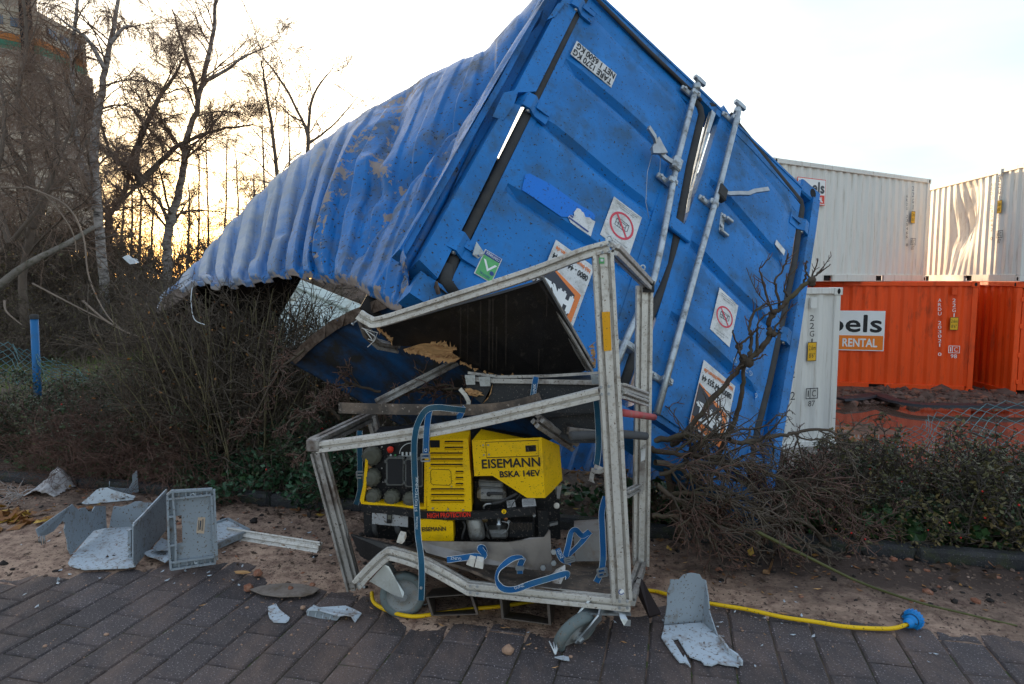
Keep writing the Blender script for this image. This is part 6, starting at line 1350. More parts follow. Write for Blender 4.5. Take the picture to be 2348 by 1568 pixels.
MB().prism([VS2(*q) for q in ((990, 395), (1100, 410), (1180, 412), (1215, 348), (1213, 290), (1255, 243), (1272, 440), (1240, 466), (1060, 440))], nS2 * -.005).build('plate', m_crate, t)
MB().tube([VS2(1002, 400), VS2(1003, 345)], .003, 4).build('strand', m_crate, t)
shard('ragged grey shard between the broken crate and the upright crate side', 'L', [(1305, 1000), (1400, 975), (1500, 960), (1555, 985), (1555, 1062), (1515, 1095), (1440, 1060), (1350, 1035)], .03)
shard('dirty grey plate half hidden behind the upright crate side', 'L', [(1400, 960), (1480, 870), (1545, 900), (1545, 980), (1440, 985)], .06, m=m_crate)
shard('small pale leaf-shaped plastic shard lying alone on the paving', 'M', [(1535, 352), (1560, 342), (1582, 334), (1600, 365), (1632, 392), (1660, 412), (1655, 428), (1638, 441), (1570, 440), (1545, 415), (1536, 385)], .006)
t = thing('plastic_shard', gnd(*px('M', 1920, 390), .01), 'crumpled ribbed grey shard on the paving just left of the caster', 'shard', CG)
VC, nC, eC = vplane('M', (1765, 402), (1940, 425), .004)
MB().prism([VC(*q) for q in ((1755, 372), (1800, 352), (1830, 372), (1890, 392), (1948, 405), (1930, 427), (1830, 415), (1758, 398))], nC * -.004).build('rim', m_crate, t)
MB().prism([gnd(*px('M', x, y), z) for x, y, z in ((1758, 370, .04), (1798, 340, .04), (1830, 355, .035), (1980, 345, .03), (2040, 370, .02), (2072, 388, .01), (2035, 440, .004), (2010, 405, .02), (1975, 398, .03), (1945, 405, .03), (1890, 390, .035), (1830, 372, .04))], Vector((0, 0, .004))).build('plate', m_cratelit, t)
for i in range(4): MB().bar(VC(1770 + i * 42, 372 + i * 8, .003), VC(1764 + i * 42, 396 + i * 7, .003), .004, .004).build('rib', m_cratelit, t)
shard('muddy translucent leaf-shaped sheet lying in the sand left of the cart', 'M', [(1430, 252), (1490, 232), (1560, 222), (1640, 216), (1720, 220), (1800, 235), (1830, 247), (1795, 275), (1740, 290), (1600, 294), (1500, 280)], .018, m=mat('muddy_sheet', (.23, .19, .165), rough=.35, var=.2, vscale=9, dirt=(.13, .095, .07), dirt_amt=.45, dscale=10))
# right-hand crate corner: floor and two walls
rcn = thing('broken_crate', gnd(*px('R', 480, 1330), .01), 'broken corner of a grey crate standing on the paving right of the cart', 'crate', CG)
VR, nR, eR = vplane('R', (283, 1230), (505, 1212), .006)
MB().prism([VR(*q) for q in ((283, 1230), (300, 1120), (303, 1040), (318, 1000), (320, 972), (368, 972), (395, 945), (440, 933), (488, 942), (502, 968), (524, 976), (530, 1060), (505, 1214))], nR * -.005).build('wall', m_crate, rcn)
VR2, nR2, eR2 = vplane('R', (505, 1214), (595, 1300), .006)
MB().prism([VR2(*q) for q in ((505, 1214), (516, 1100), (524, 976), (538, 1060), (548, 1160), (575, 1240), (596, 1300))], nR2 * .005).build('wall', m_crate, rcn)
for p_ in ([(285, 1232), (505, 1214), (596, 1302), (420, 1400), (362, 1305), (330, 1312), (300, 1300), (268, 1300)], [(596, 1302), (660, 1370), (718, 1425), (728, 1450), (705, 1460), (640, 1455), (590, 1443), (555, 1458), (512, 1452), (495, 1430), (432, 1408), (420, 1400)], [(268, 1300), (300, 1300), (330, 1312), (395, 1415), (402, 1398), (436, 1466), (404, 1440), (372, 1440), (330, 1390)]):
    MB().prism(ground_pts('R', p_, .012), Vector((0, 0, -.006))).build('floor', m_cratelit, rcn)
MB().sweep([gnd(*px('R', x, y), .02) for x, y in ((597, 1300), (650, 1375), (700, 1410), (728, 1448))], [(-.004, -.010), (.004, -.010), (.004, .010), (-.004, .010)]).build('rim', m_cratelit, rcn)
MB().prism(ground_pts('R', [(690, 1455), (712, 1455), (708, 1476), (694, 1470)], .004), Vector((0, 0, .01))).build('tab', m_cratelit, rcn)
sh_ = shard('crushed white plastic scrap pinned under the right caster', 'N', [(830, 640), (880, 632), (912, 640), (915, 660), (870, 652)], .01)
t = thing('frayed_scrap', gnd(*px('N', 820, 600), .01), 'frayed white fibre scrap beside the right caster', 'scrap')
for i in range(12): MB().tube([gnd(*px('N', 835, 620), .01), PT('N', 800 + i * 5, 545 + (i * 37) % 30, 2.56)], .003, 4).build('fibre', m_strapwhite, t)

# aluminium profile dropped on the dirt
op = MB().sweep([gnd(*px('D', 520, 1222), .035), gnd(*px('D', 733, 1256), .035)], profile(.06, .03, 2, 1), up=Vector((0, -1, .6))).build('loose_profile', m_alu); tag(op, 'aluminium profile bar lying on the dirt behind the crates', 'profile bar')
# dark board offcut and wooden splinters
ob = MB().prism([PT('R', 130, 955, 2.9), PT('R', 160, 970, 2.9), PT('R', 265, 1160, 2.72), PT('R', 200, 1180, 2.72), PT('R', 108, 990, 2.9)], Vector((0, .01, -.014))).build('board_offcut', mat('dark_brown_board', (.028, .018, .017), rough=.6, var=.2)); tag(ob, 'dark brown board offcut leaning beside the right front corner of the cart', 'board')
sp_ = MB().prism([gnd(*px('R', 850, 935), .03), gnd(*px('R', 885, 940), .03), PT('R', 915, 860, 3.55), PT('R', 932, 775, 3.62), PT('R', 898, 770, 3.62), PT('R', 880, 840, 3.55)], Vector((0, .012, 0))).build('wood_splinter', m_splint); tag(sp_, 'light wood splinter leaning against the kerb under the brambles', 'splinter')
def stone(label, k, x, y, r, m, seed, group=None, z=.01, name='stone', sq=(1, .8, .75)):
    c = gnd(*px(k, x, y), z); R = r * px(k, 1, 0)[0] * 0 + r; bm = bmesh.new(); bmesh.ops.create_icosphere(bm, subdivisions=2, radius=1)
    for v in bm.verts:
        d = v.co.normalized(); f = 1 + .32 * mnoise.noise(d * 1.7 + Vector((seed * 3.1, 0, 0))) + .12 * mnoise.noise(d * 4 + Vector((seed, 5, 0))); v.co = Vector((d.x * sq[0], d.y * sq[1], d.z * sq[2])) * f * R
    me = bpy.data.meshes.new(name); bm.to_mesh(me); bm.free()
    o = link_mesh(name, me, m); o.location = c + Vector((0, 0, R * sq[2] * .55)); return tag(o, label, 'stone', group)
m_redstone = mat('red_sandstone', (.24, .095, .055), rough=.8, var=.3, vscale=30, bump=.4, bscale=60, dirt=(.3, .18, .13), dirt_amt=.3, dscale=30)
m_tanstone = mat('tan_stone', (.36, .22, .15), rough=.8, var=.2, vscale=30, bump=.3, bscale=60)
RSG = 'loose red stones on the paving'
stone('red stone at the left tip of the muddy sheet', 'M', 1422, 250, .024, m_redstone, 1, RSG)
stone('round red stone in the sand behind the muddy sheet', 'M', 1478, 165, .024, m_redstone, 2, RSG)
stone('small red stone lying on the muddy sheet', 'M', 1664, 245, .012, m_redstone, 3, RSG, .022)
stone('tan stone alone on the dark paving in front of the cart', 'N', 562, 608, .024, m_tanstone, 4, RSG)
stone('red stone beside the upper right end of the muddy sheet', 'M', 1790, 228, .014, m_redstone, 5, RSG, .02)
stone('small brown stone above the ribbed grey shard', 'M', 1735, 358, .012, m_tanstone, 6, RSG)
op_ = stone('long orange-brown bark chip in the sand beside the round red stone', 'M', 1385, 155, .04, m_splint, 8, None, .012, 'bark_chip', (1, .3, .22)); op_['category'] = 'bark chip'
# rubble and pebbles: nobody could count them
def pebbles(name, pts, rad, m, seed=3):
    bm = bmesh.new(); bmesh.ops.create_icosphere(bm, subdivisions=1, radius=1); bv = np.array([v.co[:] for v in bm.verts]); bf = np.array([[v.index for v in f.verts] for f in bm.faces]); bm.free()
    N = len(pts); k = len(bv); S = rng.uniform(.6, 1.2, (N, 1, 3)) * np.asarray(rad)[:, None, None] * np.array([1, 1, .7]); J = 1 + rng.uniform(-.28, .28, (N, k, 1)); a = rng.uniform(0, 6.28, N)
    P = bv[None] * S * J; c, s = np.cos(a)[:, None], np.sin(a)[:, None]; P = np.stack([P[..., 0] * c - P[..., 1] * s, P[..., 0] * s + P[..., 1] * c, P[..., 2]], -1) + np.asarray(pts)[:, None]
    Fp = (bf[None] + (np.arange(N) * k)[:, None, None]).reshape(-1, 3)
    return tag(np_mesh(name, P.reshape(-1, 3), Fp, m, smooth=False), kind='stuff')
def scatter(N, dens):
    X = rng.uniform(-3.6, 4.0, N * 6); Y = rng.uniform(2.6, 4.9, N * 6); q = X * .235 + Y * .972; d = sand_dist(X, Y); w = np.clip(dens(X, Y, q, d), 0, 1); k = (rng.uniform(0, 1, len(X)) < w) & (q < 3.76)
    X, Y = X[k][:N], Y[k][:N]
    i = np.clip(((Y - sy[0]) / .03).astype(int), 0, len(sy) - 1); j = np.clip(((X - sx[0]) / .03).astype(int), 0, len(sx) - 1)
    return np.stack([X, Y, np.maximum(SZ[i, j], 0)], -1)
dens = lambda X, Y, q, d: (d > .05) * (.06 + .9 * sstep(3.1, 3.7, q) * (.3 + vnoise(X, Y, 3, 77)) + .5 * np.exp(-((X + .75) ** 2 / .25 + (Y - 3.5) ** 2 / .1)))
pts = scatter(2600, dens); pebbles('rubble', pts, rng.gamma(2.2, .0022, len(pts)) + .002, mat('rubble_brown', (.12, .08, .06), rough=.85, var=.45, vscale=12, speck=(.30, .2, .15), speck_amt=.2, sscale=18))
pts = scatter(420, dens); pebbles('dirt', pts, rng.gamma(2, .0045, len(pts)) + .003, mat('black_clods', (.022, .017, .015), rough=.9, var=.3))
pts = scatter(240, dens); pebbles('rubble', pts, rng.gamma(2, .0035, len(pts)) + .003, m_redstone)

# yellow cable with its blue plug
m_cable = mat('yellow_cable', (.76, .46, .006), rough=.4, var=.06, speck=(.25, .16, .03), speck_amt=.12, sscale=120)
m_plug = mat('blue_plug', (.010, .20, .52), rough=.4, var=.08)
def gpt(k, x, y, z=.012): return gnd(*px(k, x, y), z)
cb = thing('yellow_cable', gpt('D', 1830, 1425), 'yellow power cable across the sand ending in a bright blue plug', 'cable')
path = [PT('D', 852, 1358, 2.95), gpt('D', 858, 1382, .03), gpt('D', 895, 1402, .02), gpt('D', 945, 1413, .02), gpt('D', 1000, 1407, .02), gpt('D', 1090, 1395, .02), gpt('D', 1145, 1390, .02), gpt('D', 1250, 1375, .02), gpt('D', 1380, 1350, .02), gpt('D', 1490, 1354, .02), gpt('R', 300, 1055, .024), gpt('R', 535, 1105, .022), gpt('R', 750, 1140, .02), gpt('R', 960, 1185, .022), gpt('R', 1150, 1213, .022), gpt('R', 1320, 1240, .02), gpt('R', 1480, 1250, .018), gpt('R', 1600, 1248, .02), gpt('R', 1680, 1222, .035)]
MB().tube(smooth_path(path, 6), .0088, 8).build('cable', m_cable, cb)
pA, pB = gpt('R', 1672, 1226, .035), gpt('R', 1745, 1165, .035); ax_ = (pB - pA).normalized()
pg_ = MB().lathe(pA, ax_, [(.010, -.006), (.017, 0), (.020, .01), (.020, .026), (.026, .028), (.026, .052), (.0, .052)], 24).build('plug_body', m_plug, cb)
mb = MB(); mb.lathe(pA + ax_ * .05, ax_, [(.0, 0), (.036, 0), (.038, .004), (.038, .022), (.036, .026), (0, .026)], 28)
_, s_, u_ = basis(ax_)
for i in range(18):
    a = i * math.pi / 9; d_ = s_ * math.cos(a) + u_ * math.sin(a); mb.box(pA + ax_ * .063 + d_ * .038, d_ * .003, s_ * -math.sin(a) * .003 + u_ * math.cos(a) * .003, ax_ * .011)
mb.build('plug_ring', m_plug, cb); MB().lathe(pA + ax_ * .076, ax_, [(0, 0), (.030, 0), (.030, .012), (.027, .012), (.027, .002), (0, .002)], 24).build('plug_collar', m_plug, cb)
MB().lathe(pA + ax_ * .045, ax_, [(.027, 0), (.0275, .003), (.027, .006)], 24).build('seal', m_rubber, cb)
MB().tube(smooth_path([pA + ax_ * .03 + s_ * .026, pA + ax_ * .03 + Vector((-.03, .01, .01)), pA + ax_ * .06 + Vector((-.03, .02, .02))], 4), .003, 6).build('cap_strap', m_rubber, cb)

# textile rag, white strings, litter on the left
m_rag = mat('dirty_white_rag', (.48, .45, .45), rough=.9, var=.2, vscale=12, dirt=(.14, .11, .09), dirt_amt=.4, dscale=14)
t = thing('torn_rag', gpt('L', 330, 470), 'dirty white torn rag with frayed threads below the left hedge', 'rag')
gu, gv = np.meshgrid(np.linspace(0, 1, 26), np.linspace(0, 1, 14)); c0 = gpt('L', 190, 490, .02); c1 = gpt('L', 505, 490, .02)
X = c0.x + (c1.x - c0.x) * gu; Y = c0.y - .02 + .22 * gv + .05 * (fbm(gu * 4, gv * 4, 1, 81)); Z = .03 + .14 * np.sin(np.clip(gu * 1.15 - .1, 0, 1) * np.pi) * (.25 + .75 * gv) * (.6 + .6 * fbm(gu * 5, gv * 5, 1.3, 82)) + .03 * (fbm(gu * 12, gv * 9, 1, 83) - .5)
ids = np.arange(26 * 14).reshape(14, 26); np_mesh('cloth', np.stack([X, Y, Z], -1).reshape(-1, 3), np.stack([ids[:-1, :-1], ids[:-1, 1:], ids[1:, 1:], ids[1:, :-1]], -1).reshape(-1, 4), m_rag, t).modifiers.new('thickness', 'SOLIDIFY').thickness = .003
B_ = np.array([gpt('L', 120 + 90 * rng.random(), 470, .03 + .08 * rng.random())[:] for _ in range(30)]); P_, R_2 = grow(B_, rng.normal(0, 1, (30, 3)) * [1, .5, .5] + [-.5, -.2, .3], rng.uniform(.06, .16, 30), 7, .35, (0, 0, -.12), .0018, .0012); P_[..., 2] = np.maximum(P_[..., 2], .02)
V, Fq = tubes_np(P_, R_2, 3); np_mesh('threads', V, Fq, m_rag, t)['kind'] = 'stuff'
ws = MB().tube(smooth_path([gpt('L', 0, 525), gpt('L', 130, 530), gpt('L', 260, 545), gpt('L', 400, 548)], 4), .004, 5).build('white_string', m_strapwhite); tag(ws, 'white string on the wet ground at the far left', 'string')
ws = MB().tube(smooth_path([PT('R', 1570, 850, 3.55), PT('R', 1610, 805, 3.6), PT('R', 1690, 820, 3.55), PT('R', 1760, 860, 3.5), PT('R', 1825, 878, 3.45)], 4), .0022, 5).build('white_wire', m_strapwhite); tag(ws, 'thin white wire curling over the ivy above the right kerb', 'wire')
ws = MB().tube(smooth_path([PT('S', 255, 1165, 4.6), PT('S', 250, 1230, 4.55), PT('S', 265, 1310, 4.5), PT('S', 312, 1335, 4.45)], 5), .003, 5).build('white_wire', m_strapwhite); tag(ws, 'white wire hanging from the torn lower edge of the blue wall', 'wire')
# long green cane across kerb and sand
cn = MB().tube(smooth_path([PT('R', 800, 690, 3.12), PT('R', 900, 740, 3.10), PT('R', 1150, 865, 3.10), PT('R', 1400, 985, 3.08), gpt('R', 1700, 1090, .04), gpt('R', 2000, 1165, .03), gpt('R', 2300, 1235, .015)], 4), [.009 - .00022 * i for i in range(25)], 6).build('green_cane', mat('green_cane', (.09, .09, .03), rough=.55, var=.2, vscale=20)); tag(cn, 'long green cane reaching from the brambles across the kerb and sand', 'cane')

# fallen leaves (uncountable) along kerb and verge
def ground_leaves(name, N, m, size, region):
    X, Y = region(N); Z = ground_z(X, Y); q = X * .235 + Y * .972
    i = np.clip(((Y - sy[0]) / .03).astype(int), 0, len(sy) - 1); j = np.clip(((X - sx[0]) / .03).astype(int), 0, len(sx) - 1)
    Z = np.where(q < 3.75, np.maximum(SZ[i, j], 0), Z) + rng.uniform(.006, .03, len(X))
    V, Fl = leaves_np(np.stack([X, Y, Z], -1), size, .7, .65); return tag(np_mesh(name, V, Fl, m, smooth=False), kind='stuff')
def band(q0, q1, p0, p1):
    def f(N):
        q = q0 + (q1 - q0) * rng.random(N); p = rng.uniform(p0, p1, N); return E1.x * p + E2.x * q, E1.y * p + E2.y * q
    return f
m_leafbr = mat('brown_leaf', (.20, .085, .035), rough=.7, var=.45, vscale=9, dirt=(.34, .17, .04), dirt_amt=.35, dscale=20)
m_leafdk = mat('rotten_leaf', (.06, .036, .024), rough=.8, var=.4, vscale=9)
m_leafyel = mat('yellow_leaf', (.42, .25, .045), rough=.7, var=.35, vscale=9)
ground_leaves('leaves', 2200, m_leafdk, .045, band(3.55, 5.2, -4.2, 3.2)); ground_leaves('leaves', 520, m_leafbr, .05, band(3.6, 5.0, -4.2, 3.0)); ground_leaves('leaves', 60, m_leafyel, .05, band(3.5, 4.4, -4.3, 2.6))
def spot(cx, cy, s):
    def f(N): return cx + rng.normal(0, s, N), cy + rng.normal(0, s * .5, N)
    return f
c = gpt('L', 120, 700); ground_leaves('leaves', 90, m_leafbr, .09, spot(c.x, c.y, .16)); ground_leaves('leaves', 26, m_leafyel, .10, spot(c.x, c.y, .14))
# yard: red rubble bank and flat black hose
yr = [gnd(1930 + 450 * rng.random(), 893 + 38 * rng.random(), YARD) for _ in range(900)]
pebbles('rubble', np.array([(p.x, p.y, YARD + .01 + .05 * rng.random()) for p in yr]), rng.gamma(2.2, .022, 900) + .015, mat('yard_rubble', (.10, .058, .045), rough=.85, var=.5, vscale=4, speck=(.2, .08, .05), speck_amt=.3, sscale=5))
hz = [gnd(*px('D', x, y), YARD + .14) for x, y in ((1925, 915), (1965, 912), (2010, 905), (2050, 918), (2110, 928), (2220, 930), (2347, 932), (2450, 935))]
hs_ = MB().sweep(smooth_path(hz, 4), [(-.16, -.02), (.16, -.02), (.13, .025), (-.13, .025)]).build('flat_hose', mat('black_hose', (.016, .016, .02), rough=.5, var=.2)); tag(hs_, 'flat black fire hose lying on the rubble by the puddle', 'hose')

# chips of plastic and wood too small to count, shaken over the sand and the first rows of blocks
def chips(name, N, m, size, cx, cy, sx_, sy_, asp=.45):
    X = cx + rng.normal(0, sx_, N); Y = cy + rng.normal(0, sy_, N); k = (X * .235 + Y * .972) < 3.7; X, Y = X[k], Y[k]
    i = np.clip(((Y - sy[0]) / .03).astype(int), 0, len(sy) - 1); j = np.clip(((X - sx[0]) / .03).astype(int), 0, len(sx) - 1)
    V, Fl = leaves_np(np.stack([X, Y, np.maximum(SZ[i, j], 0) + .008], -1), size, .85, asp); return tag(np_mesh(name, V, Fl, m, smooth=False), kind='stuff')
chips('debris', 90, m_cratelit, .028, -1.7, 3.5, .7, .25); chips('debris', 70, m_splint, .035, .1, 3.1, .7, .35, .22); chips('debris', 60, m_cratelit, .022, .9, 2.9, .5, .3)
chips('leaves', 130, m_leafbr, .035, 1.2, 3.35, 1.3, .2); chips('leaves', 160, m_leafdk, .04, 0.2, 3.5, 1.8, .2)
pebbles('rubble', np.concatenate([np.stack([rng.normal(-.2, 1.3, 500), rng.uniform(2.5, 3.2, 500), np.full(500, .001)], -1)]), rng.gamma(1.6, .0014, 500) + .001, m_tanstone)

# ------------------------------------------------------------------ blue fence post and torn chain-link
m_post = mat('blue_post', (.012, .12, .30), rough=.5, var=.15, vscale=6, dirt=(.05, .08, .10), dirt_amt=.25)
m_wire = mat('green_blue_wire', (.10, .21, .23), rough=.5, var=.2)
pp = at(82, 875, 6.3); fpst = thing('fence_post', (pp.x, pp.y, float(ground_z(pp.x, pp.y))), 'blue steel fence post standing above the hedge at the far left', 'fence post')
ptop = at(78, 724, 6.3); MB().tube([Vector((pp.x, pp.y, float(ground_z(pp.x, pp.y)) - .05)), ptop], .034, 14).build('pole', m_post, fpst)
MB().lathe(ptop - Vector((0, 0, .01)), Vector((0, 0, 1)), [(.038, -.02), (.038, .012), (.03, .022), (0, .024)], 14).build('cap', m_rubber, fpst)
def chainlink(label, corners, nu, nv, sag, seed, r=.0028):
    """corners: bottom-left, bottom-right, top-right, top-left as lists along u (bottom list, top list)"""
    bot, top = corners; B = np.array([p[:] for p in bot]); T = np.array([p[:] for p in top]); t = np.linspace(0, len(bot) - 1, nu * 2 + 1); Bc, Tc = cr_interp(B, t), cr_interp(T, t)
    mbp = []; K = nv * 2 + 1
    def pt(i, j):
        i = np.clip(i, 0, nu * 2); f = j / (nv * 2.); return Bc[i] * (1 - f) + Tc[i] * f + np.array([0, .04 * math.sin(i * .7 + seed) + .03 * math.sin(i * .31 + j * .5), 0])
    P = []
    for i in range(-nv * 2, nu * 2 + 1, 2):
        a = [pt(i + j, j) + np.array([0, .004 * (-1) ** j, 0]) for j in range(K) if 0 <= i + j <= nu * 2]; b = [pt(i + nv * 2 - j, j) - np.array([0, .004 * (-1) ** j, 0]) for j in range(K) if 0 <= i + nv * 2 - j <= nu * 2]
        for w in (a, b):
            if len(w) > 1: P.append(w)
    parts = [tubes_np(np.array([w]), np.full((1, len(w)), r), 3) for w in P]; V, Fq = merge(parts)
    o = np_mesh('wire_mesh', V, Fq, m_wire); return tag(o, label, 'fence')
chainlink('crumpled green chain-link fence sagging over the right hedge by the puddle', ([at(*p) for p in ((1880, 1075, 4.7), (1960, 1085, 4.8), (2080, 1090, 4.9), (2200, 1090, 5.0), (2420, 1095, 5.1))], [at(*p) for p in ((1900, 1055, 4.7), (1965, 1030, 4.85), (2065, 988, 5.0), (2170, 944, 5.1), (2420, 905, 5.2))]), 26, 8, 0, 1.0)
chainlink('torn blue chain-link fence slumped around the blue post at the far left', ([at(*p) for p in ((-60, 880, 6.2), (40, 880, 6.25), (110, 878, 6.3), (200, 878, 6.4))], [at(*p) for p in ((-60, 775, 6.2), (30, 790, 6.25), (100, 815, 6.3), (210, 868, 6.4))]), 16, 6, 0, 2.0, r=.003)

# ------------------------------------------------------------------ bare trees, brush, hedges
m_bark = mat('bark', (.078, .062, .050), rough=.9, var=.35, vscale=5, bump=.6, bscale=40)
m_treebark = mat('tree_bark', (.125, .095, .075), rough=.9, var=.3, vscale=4, bump=.5, bscale=30)
m_treetwig = mat('tree_twig', (.20, .135, .10), rough=.9, var=.3, vscale=1)
m_birch = mat('birch_bark', (.34, .31, .29), rough=.8, var=.2, vscale=4, dirt=(.05, .04, .036), dirt_amt=.45, dscale=5, stretch=(1, 1, 3))
m_twig = mat('twig', (.105, .080, .060), rough=.85, var=.35, vscale=1.5)
m_twigred = mat('red_twig', (.12, .066, .050), rough=.8, var=.35, vscale=2)
m_twigpale = mat('pale_twig', (.17, .125, .095), rough=.85, var=.3, vscale=2)
m_stemol = mat('olive_stem', (.15, .125, .07), rough=.8, var=.35, vscale=3)
m_mossbr = mat('mossy_branch', (.080, .058, .042), rough=.9, var=.4, vscale=9, dirt=(.085, .082, .04), dirt_amt=.2, dscale=9, bump=.4, bscale=60)
m_leafgr = mat('hedge_leaf', (.040, .062, .028), rough=.4, var=.5, vscale=3, dirt=(.10, .085, .03), dirt_amt=.25, dscale=2.5)
m_leafol = mat('olive_leaf', (.095, .085, .032), rough=.5, var=.45, vscale=3, dirt=(.15, .09, .03), dirt_amt=.3, dscale=3)
m_leafglossy = mat('glossy_leaf', (.035, .080, .040), rough=.28, var=.45, vscale=4)
m_leafbr2 = mat('dull_brown_leaf', (.13, .085, .045), rough=.75, var=.4, vscale=3)
m_ivy = mat('ivy_leaf', (.040, .085, .028), rough=.4, var=.45, vscale=3)
m_berry = mat('red_berry', (.50, .02, .015), rough=.3, var=.1)

def polyl(pts, n=5): return np.array([p[:] for p in smooth_path(pts, n)])
def tree(name, label, trunk, Y, r0, stems=(), droop=-.02, n1=22, n2=9, n3=9, lr=(.25, .5), bark=None, twig_r=.0036, group=None, len1=None, seed=0, fine=True):
    """trunk/stems: photo polylines at distance Y; branches grow in three generations"""
    global rng
    old = rng; rng = np.random.default_rng(100 + seed)
    b = at(*trunk[0], Y); base = Vector((b.x, b.y, float(ground_z(b.x, b.y))))
    t = thing(name, base, label, 'tree', group); mains = []
    tp = polyl([base - Vector((0, 0, .2))] + [at(x, y, Y) for x, y in trunk]); mains.append((tp, r0))
    for s in stems: mains.append((polyl([at(*p, Y + (s[1] if isinstance(s[1], float) else 0) * i / max(1, len(s[0]) - 1)) for i, p in enumerate(s[0])]), s[2]))
    parts = []; B1 = []
    for P, r in mains:
        R = np.linspace(r, r * .22, len(P)); P = P + rng.normal(0, r * .12, P.shape); parts.append(tubes_np(P[None], R[None], 7))
    V, Fq = merge(parts); np_mesh('trunk', V, Fq, bark or m_treebark, t)
    br, tw = [], []
    L0 = np.linalg.norm(np.diff(mains[0][0], axis=0), axis=1).sum()
    for P, r in mains:
        Lm = np.linalg.norm(np.diff(P, axis=0), axis=1).sum(); m1 = max(4, int(n1 * min(1, Lm / L0)))
        R = np.linspace(r, r * .22, len(P)); b_, d_, l_, r_2 = sprout(P[None], R[None], m1, .22, 1., 1.0, lr, .5)
        l_ = np.maximum(l_, .22 * min(L0, 5) * rng.uniform(.6, 1.2, len(l_)))
        P1, R1 = grow(b_, d_ + [0, 0, .15], l_, 9, .16, (0, 0, .02 + droop), np.clip(r_2 * .7, .007, .032), .004); br.append(tubes_np(P1, R1, 5))
        b_, d_, l_, r_2 = sprout(P1, R1, n2, .15, 1., .8, (.3, .7), .6); P2, R2 = grow(b_, d_, l_, 7, .22, (0, 0, droop * 2), np.clip(r_2, .004, .012), .003); tw.append(tubes_np(P2, R2, 3))
        b_, d_, l_, r_2 = sprout(P2, R2, n3, .1, 1., .75, (.35, .8), .6); P3, R3 = grow(b_, d_, np.clip(l_, .22, .9) , 5, .25, (0, 0, droop * 4), np.clip(r_2, twig_r * .7, .01), twig_r * .5); tw.append(tubes_np(P3, R3, 3))
    V, Fq = merge(br); np_mesh('branches', V, Fq, m_treebark, t)['kind'] = 'stuff'; V, Fq = merge(tw); np_mesh('twigs', V, Fq, m_treetwig, t)['kind'] = 'stuff'
    rng = old; return t
BG = 'bare trees behind the brush at the left'
tree('birch_tree', 'tall bare birch with straight trunk, nearest to the blue wall', [(386, 640), (383, 560), (396, 490), (420, 390), (428, 320), (455, 235), (482, 110), (500, -10), (512, -110)], 16.0, .12, stems=[([(388, 520), (370, 470), (345, 430)], 0.0, .06), ([(455, 235), (440, 170), (415, 90), (395, 20)], -.6, .06), ([(470, 185), (520, 160), (560, 130), (620, 105)], .5, .05)], n1=26, n2=13, n3=10, bark=m_birch, group=BG, seed=1)
tree('bare_tree', 'bare tree with a heavy limb arching right before the sunset glow', [(243, 610), (248, 520), (262, 480), (322, 420)], 14.5, .115, stems=[([(322, 420), (365, 375), (415, 330), (500, 298), (580, 285)], .8, .075), ([(322, 420), (300, 385), (262, 365), (236, 300), (228, 235)], -.5, .065), ([(322, 420), (312, 360), (345, 260), (395, 180), (420, 135)], .4, .08), ([(262, 480), (290, 430), (310, 340), (400, 150)], 1.0, .06)], n1=24, n2=13, n3=10, group=BG, seed=2)
tree('weeping_birch', 'weeping birch with white trunk and hanging twigs in front of the tower', [(236, 640), (222, 480), (200, 410), (183, 360), (172, 295), (165, 200), (172, 60), (180, -80)], 13.0, .10, stems=[([(222, 480), (214, 350), (226, 250), (241, 160), (265, 30), (280, -90)], .6, .10), ([(241, 160), (200, 90), (160, 60), (120, 30)], -.3, .045), ([(252, 100), (290, 60), (320, 70)], .3, .04)], droop=-.10, n1=24, n2=13, n3=10, bark=m_birch, group=BG, seed=3)
tree('bare_tree', 'thin bare tree just above the curve of the blue wall', [(650, 560), (640, 470), (628, 330), (610, 210), (598, 140)], 15.0, .07, stems=[([(690, 500), (706, 330), (690, 270), (640, 180), (600, 130)], 0.0, .05), ([(706, 330), (712, 240), (735, 190), (765, 155)], .4, .04), ([(706, 330), (760, 290), (822, 220)], .4, .03)], n1=20, n2=9, n3=8, lr=(.18, .36), group=BG, seed=4)
tree('bare_tree', 'bare tree with dense brown twigs at the left edge before the tower', [(52, 660), (72, 520), (70, 380), (40, 240), (60, 100), (50, -60)], 11.0, .075, stems=[([(75, 520), (120, 400), (130, 280), (110, 170)], .5, .07), ([(70, 430), (20, 330), (-30, 220)], -.4, .06), ([(75, 470), (160, 390), (210, 300)], .3, .05)], droop=-.05, n1=19, n2=11, n3=8, group=BG, seed=5)
tree('bare_tree', 'slender bare tree leaning across the far left thicket', [(-40, 640), (20, 560), (90, 470), (150, 330), (190, 230)], 9.5, .05, stems=[([(20, 560), (-10, 430), (10, 300), (0, 180)], .3, .05)], droop=-.05, n1=17, n2=11, n3=8, group=BG, seed=6)
for i, (x0, x1, y1, Y) in enumerate(((275, 285, 330, 21), (318, 322, 380, 22), (345, 350, 350, 23), (452, 455, 300, 22), (478, 470, 280, 21), (510, 520, 330, 22), (545, 540, 350, 21), (300, 300, 390, 20), (575, 582, 400, 19), (610, 600, 260, 18), (430, 432, 420, 20), (665, 660, 250, 17))):
    tree('bare_sapling', 'thin upright bare sapling against the sunset glow, ' + ('leftmost', 'third from the left', 'fourth from the left', 'fifth from the left', 'sixth from the left', 'seventh from the left', 'eighth from the left', 'second from the left', 'tenth from the left', 'near the wall curve', 'between the forked birch limbs', 'rightmost, behind the wall curve')[i], [(x0, 600), ((x0 + x1) / 2 + 3, 480), (x1, y1)], Y, .055, n1=22, n2=8, n3=6, lr=(.22, .42), group='thin saplings against the glow', seed=20 + i)

